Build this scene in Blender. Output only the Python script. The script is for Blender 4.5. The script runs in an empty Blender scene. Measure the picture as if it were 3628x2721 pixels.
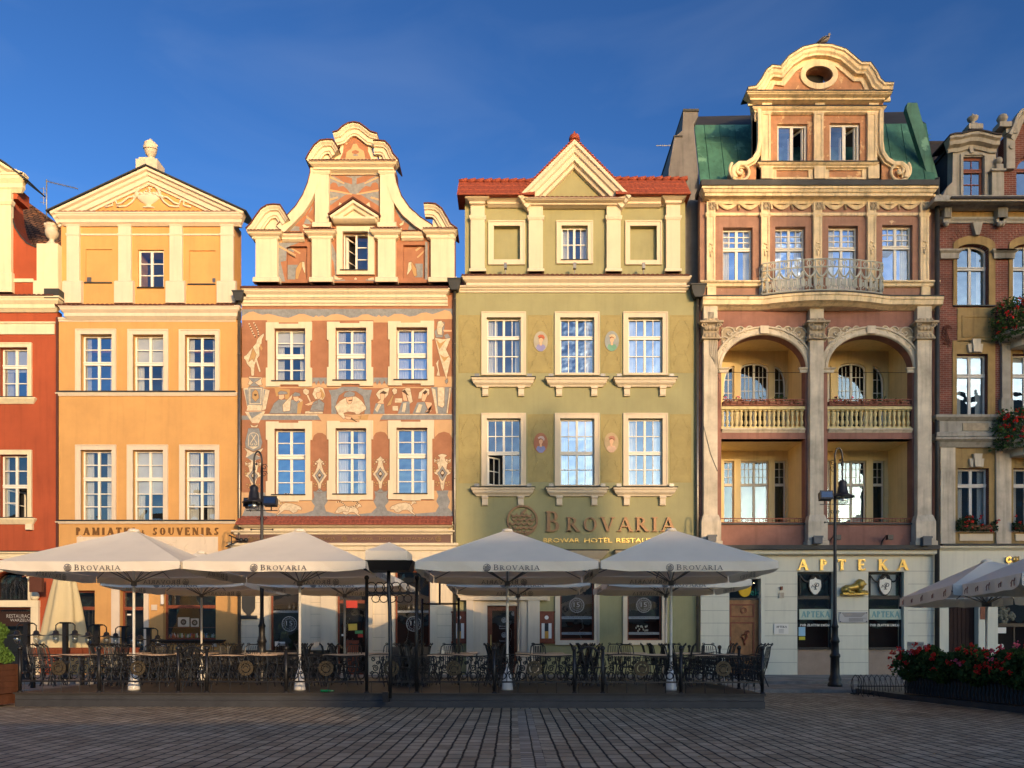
import bpy, math, random
from mathutils import Vector, Matrix
from mathutils.geometry import tessellate_polygon
random.seed(7)
R = math.radians
SC = bpy.context.scene
COL = SC.collection

# ------------------------------------------------------------------ camera, sky, sun
cam = bpy.data.cameras.new('camera'); camo = bpy.data.objects.new('camera', cam); COL.objects.link(camo)
camo.location = (0, 0, 1.6); camo.rotation_euler = (R(90), 0, 0)
cam.sensor_width = 36; cam.lens = 26.86; cam.shift_y = 0.2517; cam.clip_end = 2000; cam.clip_start = 0.1
SC.camera = camo
TA, TZ = 0.50, 0.175                       # sun: sideways and upward per metre of depth
SUN_EL = math.atan(TZ / math.sqrt(1 + TA * TA)); AZ = math.atan(TA)
w = bpy.data.worlds.new('World'); SC.world = w; w.use_nodes = True
nt = w.node_tree; nt.nodes.clear()
sky = nt.nodes.new('ShaderNodeTexSky'); sky.sky_type = 'NISHITA'; sky.sun_disc = False
sky.sun_elevation = SUN_EL; sky.sun_rotation = math.pi - AZ
sky.air_density = 1.0; sky.dust_density = 1.1; sky.ozone_density = 3.0; sky.altitude = 100
gm = nt.nodes.new('ShaderNodeGamma'); gm.inputs[1].default_value = 1.68; nt.links.new(sky.outputs[0], gm.inputs[0])
hs = nt.nodes.new('ShaderNodeHueSaturation'); hs.inputs['Saturation'].default_value = 1.0; hs.inputs['Hue'].default_value = .5; hs.inputs['Value'].default_value = 0.49; nt.links.new(gm.outputs[0], hs.inputs['Color'])
bg = nt.nodes.new('ShaderNodeBackground'); bg.inputs[1].default_value = 0.15
ow = nt.nodes.new('ShaderNodeOutputWorld'); 
tcw = nt.nodes.new('ShaderNodeTexCoord'); mpw = nt.nodes.new('ShaderNodeMapping'); mpw.inputs['Scale'].default_value = (2.2, 2.2, 7); mpw.inputs['Rotation'].default_value = (.3, .5, 0); nt.links.new(tcw.outputs['Generated'], mpw.inputs[0])
nw = nt.nodes.new('ShaderNodeTexNoise'); nw.inputs['Scale'].default_value = 1.6; nw.inputs['Detail'].default_value = 7; nw.inputs['Distortion'].default_value = .6; nt.links.new(mpw.outputs[0], nw.inputs['Vector'])
rw = nt.nodes.new('ShaderNodeMapRange'); rw.inputs[1].default_value = .48; rw.inputs[2].default_value = .8; rw.inputs[3].default_value = 0; rw.inputs[4].default_value = .075; nt.links.new(nw.outputs['Fac'], rw.inputs[0])
mw = nt.nodes.new('ShaderNodeMix'); mw.data_type = 'RGBA'; nt.links.new(rw.outputs[0], mw.inputs[0]); nt.links.new(hs.outputs[0], mw.inputs[6]); mw.inputs[7].default_value = (2.6, 3.0, 3.5, 1)      # thin high haze wisps
nt.links.new(mw.outputs[2], bg.inputs[0]); nt.links.new(bg.outputs[0], ow.inputs[0])
sl = bpy.data.lights.new('sun', 'SUN'); sl.energy = 1.95; sl.angle = R(0.6); sl.color = (1.0, 0.67, 0.37)
so = bpy.data.objects.new('sun', sl); COL.objects.link(so)
so.rotation_euler = Vector((TA, -1, TZ)).to_track_quat('Z', 'Y').to_euler(); so.location = (20, -40, 30)
SC.view_settings.view_transform = 'Standard'; SC.view_settings.look = 'None'
SC.view_settings.exposure = 0.75; SC.view_settings.gamma = 1
SC.cycles.max_bounces = 6; SC.cycles.transparent_max_bounces = 12; SC.cycles.sample_clamp_indirect = 6
SC.cycles.use_denoising = True

# ------------------------------------------------------------------ picture frames -> metres
F = 2706.4; HY = 2273; CX = 1814; YF = 32.5
class Fr:
    def __init__(s, ox, oy, k): s.ox, s.oy, s.k = ox, oy, k
    def X(s, u, y=YF): return (s.ox + u * s.k - CX) * y / F
    def Z(s, v, y=YF): return 1.6 + (HY - s.oy - v * s.k) * y / F
    def P(s, pts, y=YF): return [(s.X(u, y), s.Z(v, y)) for u, v in pts]
S = Fr(0, 0, 1)

# ------------------------------------------------------------------ mesh builder
class MB:
    def __init__(s, mat=None): s.v = []; s.f = []; s.m = mat; s.smooth = []; s.cur = 0; s.mi = []
    def pt(s, p):
        if s.m is not None: p = s.m @ Vector(p)
        s.v.append(tuple(p)); return len(s.v) - 1
    def face(s, idx, sm=False): s.f.append(tuple(idx)); s.smooth.append(sm); s.mi.append(s.cur)
    def box(s, x0, x1, y0, y1, z0, z1, bev=0):
        if x0 > x1: x0, x1 = x1, x0
        if y0 > y1: y0, y1 = y1, y0
        if z0 > z1: z0, z1 = z1, z0
        i = [s.pt((x, y, z)) for x in (x0, x1) for y in (y0, y1) for z in (z0, z1)]
        for q in ((0, 1, 3, 2), (4, 6, 7, 5), (0, 4, 5, 1), (2, 3, 7, 6), (0, 2, 6, 4), (1, 5, 7, 3)): s.face([i[k] for k in q])
        return s
    def fb(s, fr, u0, v0, u1, v1, yf, yb):          # box given by its outline in a frame at its front depth
        return s.box(fr.X(u0, yf), fr.X(u1, yf), yf, yb, fr.Z(v0, yf), fr.Z(v1, yf))
    def plate(s, outer, yf, yb, holes=(), back=True):   # extruded polygon in xz with holes
        loops = [outer] + list(holes)
        tri = tessellate_polygon([[Vector((x, z, 0)) for x, z in L] for L in loops])
        flat = [p for L in loops for p in L]
        a = [s.pt((x, yf, z)) for x, z in flat]
        for t in tri:
            p = [flat[k] for k in t]
            ar = (p[1][0]-p[0][0])*(p[2][1]-p[0][1]) - (p[2][0]-p[0][0])*(p[1][1]-p[0][1])
            s.face([a[k] for k in (t if ar > 0 else t[::-1])])
        if yb is None: return s
        b = [s.pt((x, yb, z)) for x, z in flat]
        if back:
            for t in tri: s.face([b[k] for k in t])
        o = 0
        for L in loops:
            n = len(L)
            for k in range(n): s.face((a[o+k], a[o+(k+1) % n], b[o+(k+1) % n], b[o+k]))
            o += n
        return s
    def sheet(s, outer, y, holes=()): return s.plate(outer, y, None, holes)
    def cornice(s, x0, x1, yw, prof, el=1, er=1):   # prof: (projection, z) from top to bottom, mitred returns
        n = len(prof); L = []
        for p, z in prof:
            L.append([s.pt((x0 - p*el, yw, z)), s.pt((x0 - p*el, yw - p, z)), s.pt((x1 + p*er, yw - p, z)), s.pt((x1 + p*er, yw, z))])
        for k in range(n - 1):
            for j in range(3): s.face((L[k][j], L[k+1][j], L[k+1][j+1], L[k][j+1]))
        s.face(L[0]); s.face(L[-1][::-1])
        return s
    def sweep(s, path, yw, prof, closed=False):     # path in xz; prof: (offset along left normal, projection)
        n = len(path); rows = []
        for k, (x, z) in enumerate(path):
            if closed: a, b = path[k-1], path[(k+1) % n]
            else: a, b = path[max(k-1, 0)], path[min(k+1, n-1)]
            def un(p, q):
                d = Vector((q[0]-p[0], q[1]-p[1])); 
                return Vector((-d.y, d.x)).normalized() if d.length > 1e-9 else None
            n1 = un(a, (x, z)) if a != (x, z) else None; n2 = un((x, z), b) if b != (x, z) else None
            n1 = n1 or n2; n2 = n2 or n1
            m = (n1 + n2); m = m / max(m.length_squared / 2, .35)
            rows.append([s.pt((x + m.x*o, yw - p, z + m.y*o)) for o, p in prof])
        for k in range(n if closed else n - 1):
            r0, r1 = rows[k], rows[(k+1) % n]
            for j in range(len(prof) - 1): s.face((r0[j], r0[j+1], r1[j+1], r1[j]))
        if not closed: s.face(rows[0]); s.face(rows[-1][::-1])
        return s
    def tube(s, pts, r, n=6, closed=False, flat=None):
        pts = [Vector(p) for p in pts]; N = len(pts); rows = []; prev = None
        for k in range(N):
            if closed: t = pts[(k+1) % N] - pts[k-1]
            else: t = pts[min(k+1, N-1)] - pts[max(k-1, 0)]
            if t.length < 1e-9: t = Vector((0, 0, 1))
            t.normalize()
            if prev is None:
                up = Vector((0, 0, 1)) if abs(t.z) < .9 else Vector((0, 1, 0))
                a = t.cross(up).normalized()
            else:
                a = prev - t * prev.dot(t)
                a = a.normalized() if a.length > 1e-6 else t.orthogonal().normalized()
            prev = a; b = t.cross(a)
            rr = r[k] if isinstance(r, (list, tuple)) else r
            rows.append([s.pt(pts[k] + a*(rr*math.cos(2*math.pi*j/n)) + b*(rr*math.sin(2*math.pi*j/n))) for j in range(n)])
        for k in range(N if closed else N - 1):
            r0, r1 = rows[k], rows[(k+1) % N]
            for j in range(n): s.face((r0[j], r0[(j+1) % n], r1[(j+1) % n], r1[j]), n > 5)
        if not closed: s.face(rows[0][::-1]); s.face(rows[-1])
        return s
    def lathe(s, cx, cy, prof, n=16, sx=1, sy=1):     # prof (r, z)
        rows = [[s.pt((cx + r*sx*math.cos(2*math.pi*j/n), cy + r*sy*math.sin(2*math.pi*j/n), z)) for j in range(n)] for r, z in prof]
        for a, b in zip(rows, rows[1:]):
            for j in range(n): s.face((a[j], a[(j+1) % n], b[(j+1) % n], b[j]), n > 5)
        s.face(rows[0][::-1]); s.face(rows[-1])
        return s
    def ball(s, c, r, n=8, m=6, sx=1, sy=1, sz=1):
        prof = []
        rows = []
        for i in range(m + 1):
            a = math.pi * i / m
            rows.append([s.pt((c[0] + sx*r*math.sin(a)*math.cos(2*math.pi*j/n), c[1] + sy*r*math.sin(a)*math.sin(2*math.pi*j/n), c[2] + sz*r*math.cos(a))) for j in range(n)])
        for a, b in zip(rows, rows[1:]):
            for j in range(n): s.face((a[j], b[j], b[(j+1) % n], a[(j+1) % n]), True)
        return s
    def build(s, name, mat, parent=None, loc=None):
        me = bpy.data.meshes.new(name); me.from_pydata(s.v, [], s.f); 
        me.polygons.foreach_set('use_smooth', s.smooth)
        for m_ in (mat if isinstance(mat, (list, tuple)) else [mat]): me.materials.append(m_)
        if s.cur or any(s.mi): me.polygons.foreach_set('material_index', s.mi)
        me.update()
        import bmesh
        bm = bmesh.new(); bm.from_mesh(me); bmesh.ops.recalc_face_normals(bm, faces=bm.faces)
        bm.to_mesh(me); bm.free()
        o = bpy.data.objects.new(name, me); COL.objects.link(o)
        if parent is not None: o.parent = parent
        if loc: o.location = loc
        return o
def bx(x0, x1, y0, y1, z0, z1): return MB().box(x0, x1, y0, y1, z0, z1)
def rect(x0, z0, x1, z1): return [(x0, z0), (x1, z0), (x1, z1), (x0, z1)]
def arc(cx, cz, rx, rz, a0, a1, n=16): return [(cx + rx*math.cos(R(a0 + (a1-a0)*k/n)), cz + rz*math.sin(R(a0 + (a1-a0)*k/n))) for k in range(n + 1)]
def thing(name, label, cat, loc=(0, 0, 0), rz=0, group=None):
    o = bpy.data.objects.new(name, None); COL.objects.link(o); o.location = loc; o.rotation_euler = (0, 0, rz)
    o.empty_display_size = .3
    return tag(o, label, cat, group)
def tag(o, label=None, cat=None, group=None, kind=None):
    if label: o['label'] = label
    if cat: o['category'] = cat
    if group: o['group'] = group
    if kind: o['kind'] = kind
    return o
def dup(root, loc, rz, label, scale=None):
    kids = {}
    for o in COL.objects:
        if o.parent is not None: kids.setdefault(o.parent.name, []).append(o)
    def cp(o, par):
        c = o.copy(); COL.objects.link(c); c.parent = par
        for k in kids.get(o.name, []): cp(k, c)
        return c
    r = cp(root, None); r.location = loc; r.rotation_euler = (0, 0, rz); r['label'] = label
    if scale: r.scale = scale
    return r

# ------------------------------------------------------------------ materials
MATS = {}
def node_mat(name):
    m = bpy.data.materials.new(name); m.use_nodes = True; t = m.node_tree
    return m, t, t.nodes['Principled BSDF'], t.nodes, t.links
def mat(name, col, rough=.8, metal=0, var=.12, scale=1.5, bump=.15, bscale=40, spots=None, spec=.3, streak=0, alpha_t=None):
    """noise-varied surface; spots=(colour, amount, scale): patches of another colour (peeling, dirt)"""
    if name in MATS: return MATS[name]
    m, t, b, N, L = node_mat(name)
    tc = N.new('ShaderNodeTexCoord')
    b.inputs['Roughness'].default_value = rough; b.inputs['Metallic'].default_value = metal
    b.inputs['Specular IOR Level'].default_value = spec
    n1 = N.new('ShaderNodeTexNoise'); n1.inputs['Scale'].default_value = scale; n1.inputs['Detail'].default_value = 6; n1.inputs['Roughness'].default_value = .65
    L.new(tc.outputs['Object'], n1.inputs['Vector'])
    mr = N.new('ShaderNodeMapRange'); mr.inputs[1].default_value = .3; mr.inputs[2].default_value = .7
    mr.inputs[3].default_value = 1 - var; mr.inputs[4].default_value = 1 + var
    L.new(n1.outputs['Fac'], mr.inputs[0])
    mx = N.new('ShaderNodeVectorMath'); mx.operation = 'SCALE'; mx.inputs[0].default_value = col[:3]
    L.new(mr.outputs[0], mx.inputs['Scale']); out = mx.outputs[0]
    if streak:
        mp = N.new('ShaderNodeMapping'); mp.inputs['Scale'].default_value = (5, 5, .35); L.new(tc.outputs['Object'], mp.inputs['Vector'])
        n3 = N.new('ShaderNodeTexNoise'); n3.inputs['Scale'].default_value = 1.2; n3.inputs['Detail'].default_value = 5; L.new(mp.outputs[0], n3.inputs['Vector'])
        m3 = N.new('ShaderNodeMapRange'); m3.inputs[1].default_value = .5; m3.inputs[2].default_value = .75; m3.inputs[3].default_value = 1; m3.inputs[4].default_value = 1 - streak
        L.new(n3.outputs['Fac'], m3.inputs[0])
        v3 = N.new('ShaderNodeVectorMath'); v3.operation = 'SCALE'; L.new(out, v3.inputs[0]); L.new(m3.outputs[0], v3.inputs['Scale']); out = v3.outputs[0]
    if spots:
        n2 = N.new('ShaderNodeTexNoise'); n2.inputs['Scale'].default_value = spots[2]; n2.inputs['Detail'].default_value = 8; n2.inputs['Roughness'].default_value = .6
        L.new(tc.outputs['Object'], n2.inputs['Vector'])
        m2 = N.new('ShaderNodeMapRange'); m2.inputs[1].default_value = 1 - spots[1]; m2.inputs[2].default_value = 1 - spots[1] + .04; L.new(n2.outputs['Fac'], m2.inputs[0])
        c2 = N.new('ShaderNodeMix'); c2.data_type = 'RGBA'; L.new(m2.outputs[0], c2.inputs[0]); L.new(out, c2.inputs[6]); c2.inputs[7].default_value = (*spots[0], 1); out = c2.outputs[2]
    L.new(out, b.inputs['Base Color'])
    if bump:
        nb = N.new('ShaderNodeTexNoise'); nb.inputs['Scale'].default_value = bscale; nb.inputs['Detail'].default_value = 4; L.new(tc.outputs['Object'], nb.inputs['Vector'])
        bp = N.new('ShaderNodeBump'); bp.inputs['Strength'].default_value = bump; bp.inputs['Distance'].default_value = .01
        L.new(nb.outputs['Fac'], bp.inputs['Height']); L.new(bp.outputs[0], b.inputs['Normal'])
    MATS[name] = m; return m
def brick_mat(name, c1, c2, mortar, bw, bh, ms=.012, rot=None, rough=.85, bump=.6, distort=.0, dist=.02, off=.5, swap=False, varn=.0, bias=0, ground=False):
    m, t, b, N, L = node_mat(name)
    tc = N.new('ShaderNodeTexCoord'); sep = N.new('ShaderNodeSeparateXYZ'); cmb = N.new('ShaderNodeCombineXYZ')
    src = tc.outputs['Object']
    if distort:
        nd = N.new('ShaderNodeTexNoise'); nd.inputs['Scale'].default_value = 2.2; nd.inputs['Detail'].default_value = 3; L.new(src, nd.inputs['Vector'])
        va = N.new('ShaderNodeVectorMath'); va.operation = 'MULTIPLY_ADD'; L.new(nd.outputs['Color'], va.inputs[0]); va.inputs[1].default_value = (distort,)*3; L.new(src, va.inputs[2]); src = va.outputs[0]
    L.new(src, sep.inputs[0])
    if ground: L.new(sep.outputs['Y'], cmb.inputs['X']); L.new(sep.outputs['X'], cmb.inputs['Y'])
    else:
        if swap: L.new(sep.outputs['Y'], cmb.inputs['X'])
        else: L.new(sep.outputs['X'], cmb.inputs['X'])
        L.new(sep.outputs['Z'], cmb.inputs['Y'])
    bt = N.new('ShaderNodeTexBrick'); bt.offset = off; bt.inputs['Scale'].default_value = 1
    bt.inputs['Brick Width'].default_value = bw; bt.inputs['Row Height'].default_value = bh
    bt.inputs['Mortar Size'].default_value = ms; bt.inputs['Mortar Smooth'].default_value = .35; bt.inputs['Bias'].default_value = bias
    bt.inputs['Color1'].default_value = (*c1, 1); bt.inputs['Color2'].default_value = (*c2, 1); bt.inputs['Mortar'].default_value = (*mortar, 1)
    L.new(cmb.outputs[0], bt.inputs['Vector'])
    n1 = N.new('ShaderNodeTexNoise'); n1.inputs['Scale'].default_value = 1.1; n1.inputs['Detail'].default_value = 7; L.new(tc.outputs['Object'], n1.inputs['Vector'])
    mr = N.new('ShaderNodeMapRange'); mr.inputs[1].default_value = .3; mr.inputs[2].default_value = .7; mr.inputs[3].default_value = 1-varn; mr.inputs[4].default_value = 1+varn
    L.new(n1.outputs['Fac'], mr.inputs[0])
    vs = N.new('ShaderNodeVectorMath'); vs.operation = 'SCALE'; L.new(bt.outputs['Color'], vs.inputs[0]); L.new(mr.outputs[0], vs.inputs['Scale'])
    L.new(vs.outputs[0], b.inputs['Base Color']); b.inputs['Roughness'].default_value = rough; b.inputs['Specular IOR Level'].default_value = .25
    n2 = N.new('ShaderNodeTexNoise'); n2.inputs['Scale'].default_value = 7 if ground else 9; n2.inputs['Detail'].default_value = 8; L.new(tc.outputs['Object'], n2.inputs['Vector'])
    ma = N.new('ShaderNodeMath'); ma.operation = 'MULTIPLY_ADD'; ma.inputs[1].default_value = -1.0
    L.new(bt.outputs['Fac'], ma.inputs[0]); L.new(n2.outputs['Fac'], ma.inputs[2])
    bp = N.new('ShaderNodeBump'); bp.inputs['Strength'].default_value = bump; bp.inputs['Distance'].default_value = dist
    L.new(ma.outputs[0], bp.inputs['Height']); L.new(bp.outputs[0], b.inputs['Normal'])
    MATS[name] = m; return m
def glass_mat(name, refl=.28, tint=(.9, .95, 1), wob=.012, sc=2.0):
    m, t, b, N, L = node_mat(name); N.remove(b)
    g = N.new('ShaderNodeBsdfGlossy'); g.inputs['Roughness'].default_value = .015; g.inputs['Color'].default_value = (*tint, 1)
    tr = N.new('ShaderNodeBsdfTransparent'); tr.inputs[0].default_value = (.8, .83, .82, 1)
    mx = N.new('ShaderNodeMixShader'); mx.inputs[0].default_value = refl
    L.new(tr.outputs[0], mx.inputs[1]); L.new(g.outputs[0], mx.inputs[2]); L.new(mx.outputs[0], N['Material Output'].inputs[0])
    tc = N.new('ShaderNodeTexCoord'); n = N.new('ShaderNodeTexNoise'); n.inputs['Scale'].default_value = sc; n.inputs['Detail'].default_value = 1
    L.new(tc.outputs['Object'], n.inputs['Vector'])
    bp = N.new('ShaderNodeBump'); bp.inputs['Strength'].default_value = 1; bp.inputs['Distance'].default_value = wob; L.new(n.outputs['Fac'], bp.inputs['Height']); L.new(bp.outputs[0], g.inputs['Normal'])
    MATS[name] = m; return m
def cloth_mat(name, col, trans=.35):
    m, t, b, N, L = node_mat(name); N.remove(b)
    tc = N.new('ShaderNodeTexCoord'); n = N.new('ShaderNodeTexNoise'); n.inputs['Scale'].default_value = 1.3; n.inputs['Detail'].default_value = 5; L.new(tc.outputs['Object'], n.inputs['Vector'])
    mr = N.new('ShaderNodeMapRange'); mr.inputs[3].default_value = .88; mr.inputs[4].default_value = 1.06; L.new(n.outputs['Fac'], mr.inputs[0])
    v = N.new('ShaderNodeVectorMath'); v.operation = 'SCALE'; v.inputs[0].default_value = col; L.new(mr.outputs[0], v.inputs['Scale'])
    d = N.new('ShaderNodeBsdfDiffuse'); L.new(v.outputs[0], d.inputs[0]); tr = N.new('ShaderNodeBsdfTranslucent'); L.new(v.outputs[0], tr.inputs[0])
    mx = N.new('ShaderNodeMixShader'); mx.inputs[0].default_value = trans; L.new(d.outputs[0], mx.inputs[1]); L.new(tr.outputs[0], mx.inputs[2]); L.new(mx.outputs[0], N['Material Output'].inputs[0])
    n2 = N.new('ShaderNodeTexNoise'); n2.inputs['Scale'].default_value = 2.2; n2.inputs['Detail'].default_value = 3; L.new(tc.outputs['Object'], n2.inputs['Vector'])
    bp = N.new('ShaderNodeBump'); bp.inputs['Strength'].default_value = .35; bp.inputs['Distance'].default_value = .05; L.new(n2.outputs['Fac'], bp.inputs['Height']); L.new(bp.outputs[0], d.inputs['Normal'])
    MATS[name] = m; return m
CREAM = mat('cream_plaster', (.70, .58, .41), var=.05, streak=.12, bump=.1)
GLASSL = glass_mat('glass_loggia', .10, tint=(.5, .72, .95), wob=.004)
WHITE = mat('white_paint', (.78, .73, .62), rough=.5, var=.03, bump=0)
GLASS = glass_mat('glass'); GVAR = [GLASS, glass_mat('glass_clear', .17, wob=.02, sc=1.4), glass_mat('glass_mirror', .38, tint=(.8, .9, 1), wob=.008), glass_mat('glass_old', .25, wob=.03, sc=3.2)]
GLASSD = glass_mat('glass_dark', .16, wob=.006)
GLASSB = glass_mat('glass_bright', .2, tint=(.6, .8, 1), wob=.004)
DARK = mat('dark_room', (.018, .017, .016), var=.3, bump=0)  # near-black colour holds the shade of unlit rooms
CURT = mat('curtain_cloth', (.62, .6, .55), var=.1, bump=.4, bscale=6)
IRON = mat('black_iron', (.012, .012, .013), rough=.42, var=.2, bump=.1, spec=.5)
ZINC = mat('zinc', (.22, .2, .17), rough=.38, metal=.85, var=.15, scale=4, bump=.05)
LEAD = mat('lead_sheet', (.05, .05, .047), rough=.6, metal=.3, var=.25, bump=.2, bscale=10)
TILE = mat('roof_tile_red', (.42, .10, .04), var=.25, scale=6, bump=.3, bscale=18)
TILED = mat('tile_edge_brown', (.10, .035, .022), var=.3, scale=5, bump=.3)

# ------------------------------------------------------------------ lettering
def T_(x, z, k): return k
SER = {}
def _g(ch, w, *st): SER[ch] = (w, st)
# stroke kinds: s = straight (x0,z0,x1,z1,width)   a = arc (cx,cz,rx,rz,a0,a1,wmax,wmin)   f = serif (x,z,halfwidth)
K, TN = .15, .07
_g('A', .78, ('s', .10, 0, .39, 1, TN), ('s', .39, 1, .68, 0, K), ('s', .2, .36, .58, .36, TN), ('f', .1, 0, .12), ('f', .68, 0, .13))
_g('B', .62, ('s', .14, 0, .14, 1, K), ('a', .28, .76, .2, .24, -90, 90, K, TN), ('a', .28, .27, .26, .27, -90, 90, K, TN), ('s', .1, .97, .3, .97, TN), ('s', .1, .52, .3, .52, TN), ('s', .1, .03, .3, .03, TN), ('f', .12, 0, .1), ('f', .12, 1, .1))
_g('C', .68, ('a', .4, .5, .34, .5, 50, 310, K, TN), ('s', .64, .72, .64, 1, TN))
_g('D', .74, ('s', .14, 0, .14, 1, K), ('a', .28, .5, .38, .48, -90, 90, K, TN), ('s', .1, .97, .3, .97, TN), ('s', .1, .03, .3, .03, TN), ('f', .12, 0, .1), ('f', .12, 1, .1))
_g('E', .6, ('s', .14, 0, .14, 1, K), ('s', .1, .96, .54, .96, TN), ('s', .1, .52, .44, .52, TN), ('s', .1, .04, .56, .04, TN), ('s', .53, .8, .53, 1, TN*.8), ('s', .43, .42, .43, .62, TN*.7), ('s', .55, 0, .55, .2, TN*.8), ('f', .12, 0, .1), ('f', .12, 1, .1))
_g('H', .8, ('s', .16, 0, .16, 1, K), ('s', .64, 0, .64, 1, K), ('s', .16, .5, .64, .5, TN), ('f', .16, 0, .14), ('f', .16, 1, .14), ('f', .64, 0, .14), ('f', .64, 1, .14))
_g('I', .36, ('s', .18, 0, .18, 1, K), ('f', .18, 0, .15), ('f', .18, 1, .15))
_g('J', .42, ('s', .26, .2, .26, 1, K), ('a', .12, .2, .14, .2, 270, 360, K, TN), ('f', .26, 1, .14))
_g('K', .74, ('s', .16, 0, .16, 1, K), ('s', .2, .45, .58, 1, TN), ('s', .3, .6, .64, 0, K), ('f', .16, 0, .14), ('f', .16, 1, .14), ('f', .58, 1, .12), ('f', .64, 0, .13))
_g('L', .6, ('s', .16, 0, .16, 1, K), ('s', .1, .04, .56, .04, TN), ('s', .55, 0, .55, .24, TN*.8), ('f', .16, 0, .12), ('f', .16, 1, .14))
_g('M', .95, ('s', .14, 0, .16, 1, TN), ('s', .16, 1, .46, .05, K), ('s', .46, .05, .78, 1, TN), ('s', .78, 1, .8, 0, K), ('f', .14, 0, .12), ('f', .8, 0, .14), ('f', .14, 1, .1), ('f', .8, 1, .12))
_g('N', .82, ('s', .15, 0, .15, 1, TN), ('s', .15, 1, .66, 0, K), ('s', .66, 0, .66, 1, TN), ('f', .15, 0, .12), ('f', .13, 1, .12), ('f', .66, 1, .12))
_g('O', .8, ('a', .4, .5, .33, .5, 0, 360, K, TN))
_g('P', .62, ('s', .16, 0, .16, 1, K), ('a', .28, .73, .25, .26, -90, 90, K, TN), ('s', .1, .965, .3, .965, TN), ('s', .16, .47, .3, .47, TN), ('f', .16, 0, .14), ('f', .13, 1, .1))
_g('R', .72, ('s', .16, 0, .16, 1, K), ('a', .28, .75, .23, .24, -90, 90, K, TN), ('s', .1, .965, .3, .965, TN), ('s', .16, .51, .3, .51, TN), ('s', .32, .5, .62, 0, K), ('f', .16, 0, .14), ('f', .13, 1, .1), ('f', .64, 0, .1))
_g('S', .56, ('a', .28, .75, .2, .24, 40, 270, K*.9, TN), ('a', .28, .26, .22, .25, -140, 90, K*.9, TN), ('s', .46, .78, .46, .98, TN), ('s', .08, .02, .08, .24, TN))
_g('T', .7, ('s', .35, 0, .35, 1, K), ('s', .06, .96, .64, .96, TN), ('s', .07, .76, .07, 1, TN*.8), ('s', .63, .76, .63, 1, TN*.8), ('f', .35, 0, .15))
_g('U', .78, ('s', .16, .3, .16, 1, K), ('s', .62, .3, .62, 1, TN), ('a', .39, .3, .23, .3, 180, 360, TN, TN), ('f', .16, 1, .14), ('f', .62, 1, .12))
_g('V', .76, ('s', .12, 1, .39, 0, K), ('s', .39, 0, .65, 1, TN), ('f', .12, 1, .13), ('f', .65, 1, .11))
_g('W', 1.1, ('s', .1, 1, .34, 0, K), ('s', .34, 0, .54, .9, TN), ('s', .54, .9, .76, 0, K), ('s', .76, 0, .98, 1, TN), ('f', .1, 1, .12), ('f', .98, 1, .11))
_g('Y', .74, ('s', .12, 1, .37, .48, K), ('s', .62, 1, .37, .48, TN), ('s', .37, 0, .37, .5, K), ('f', .37, 0, .14), ('f', .12, 1, .12), ('f', .63, 1, .11))
_g('Z', .64, ('s', .1, .96, .56, .96, TN), ('s', .56, .96, .08, .04, K), ('s', .08, .04, .58, .04, TN), ('s', .1, .8, .1, 1, TN), ('s', .57, 0, .57, .2, TN))
_g('Ł', .6, ('s', .16, 0, .16, 1, K), ('s', .1, .04, .56, .04, TN), ('s', .55, 0, .55, .24, TN), ('s', .02, .4, .36, .64, TN), ('f', .16, 1, .14))
_g('&', .7, ('a', .3, .76, .16, .22, 0, 360, TN*1.3, TN), ('a', .28, .26, .22, .25, 90, 340, K*.8, TN), ('s', .22, .62, .62, 0, K*.8), ('s', .5, .2, .62, .45, TN))
_g('.', .25, ('s', .1, .06, .2, .06, .12))
_g(' ', .4)
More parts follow.
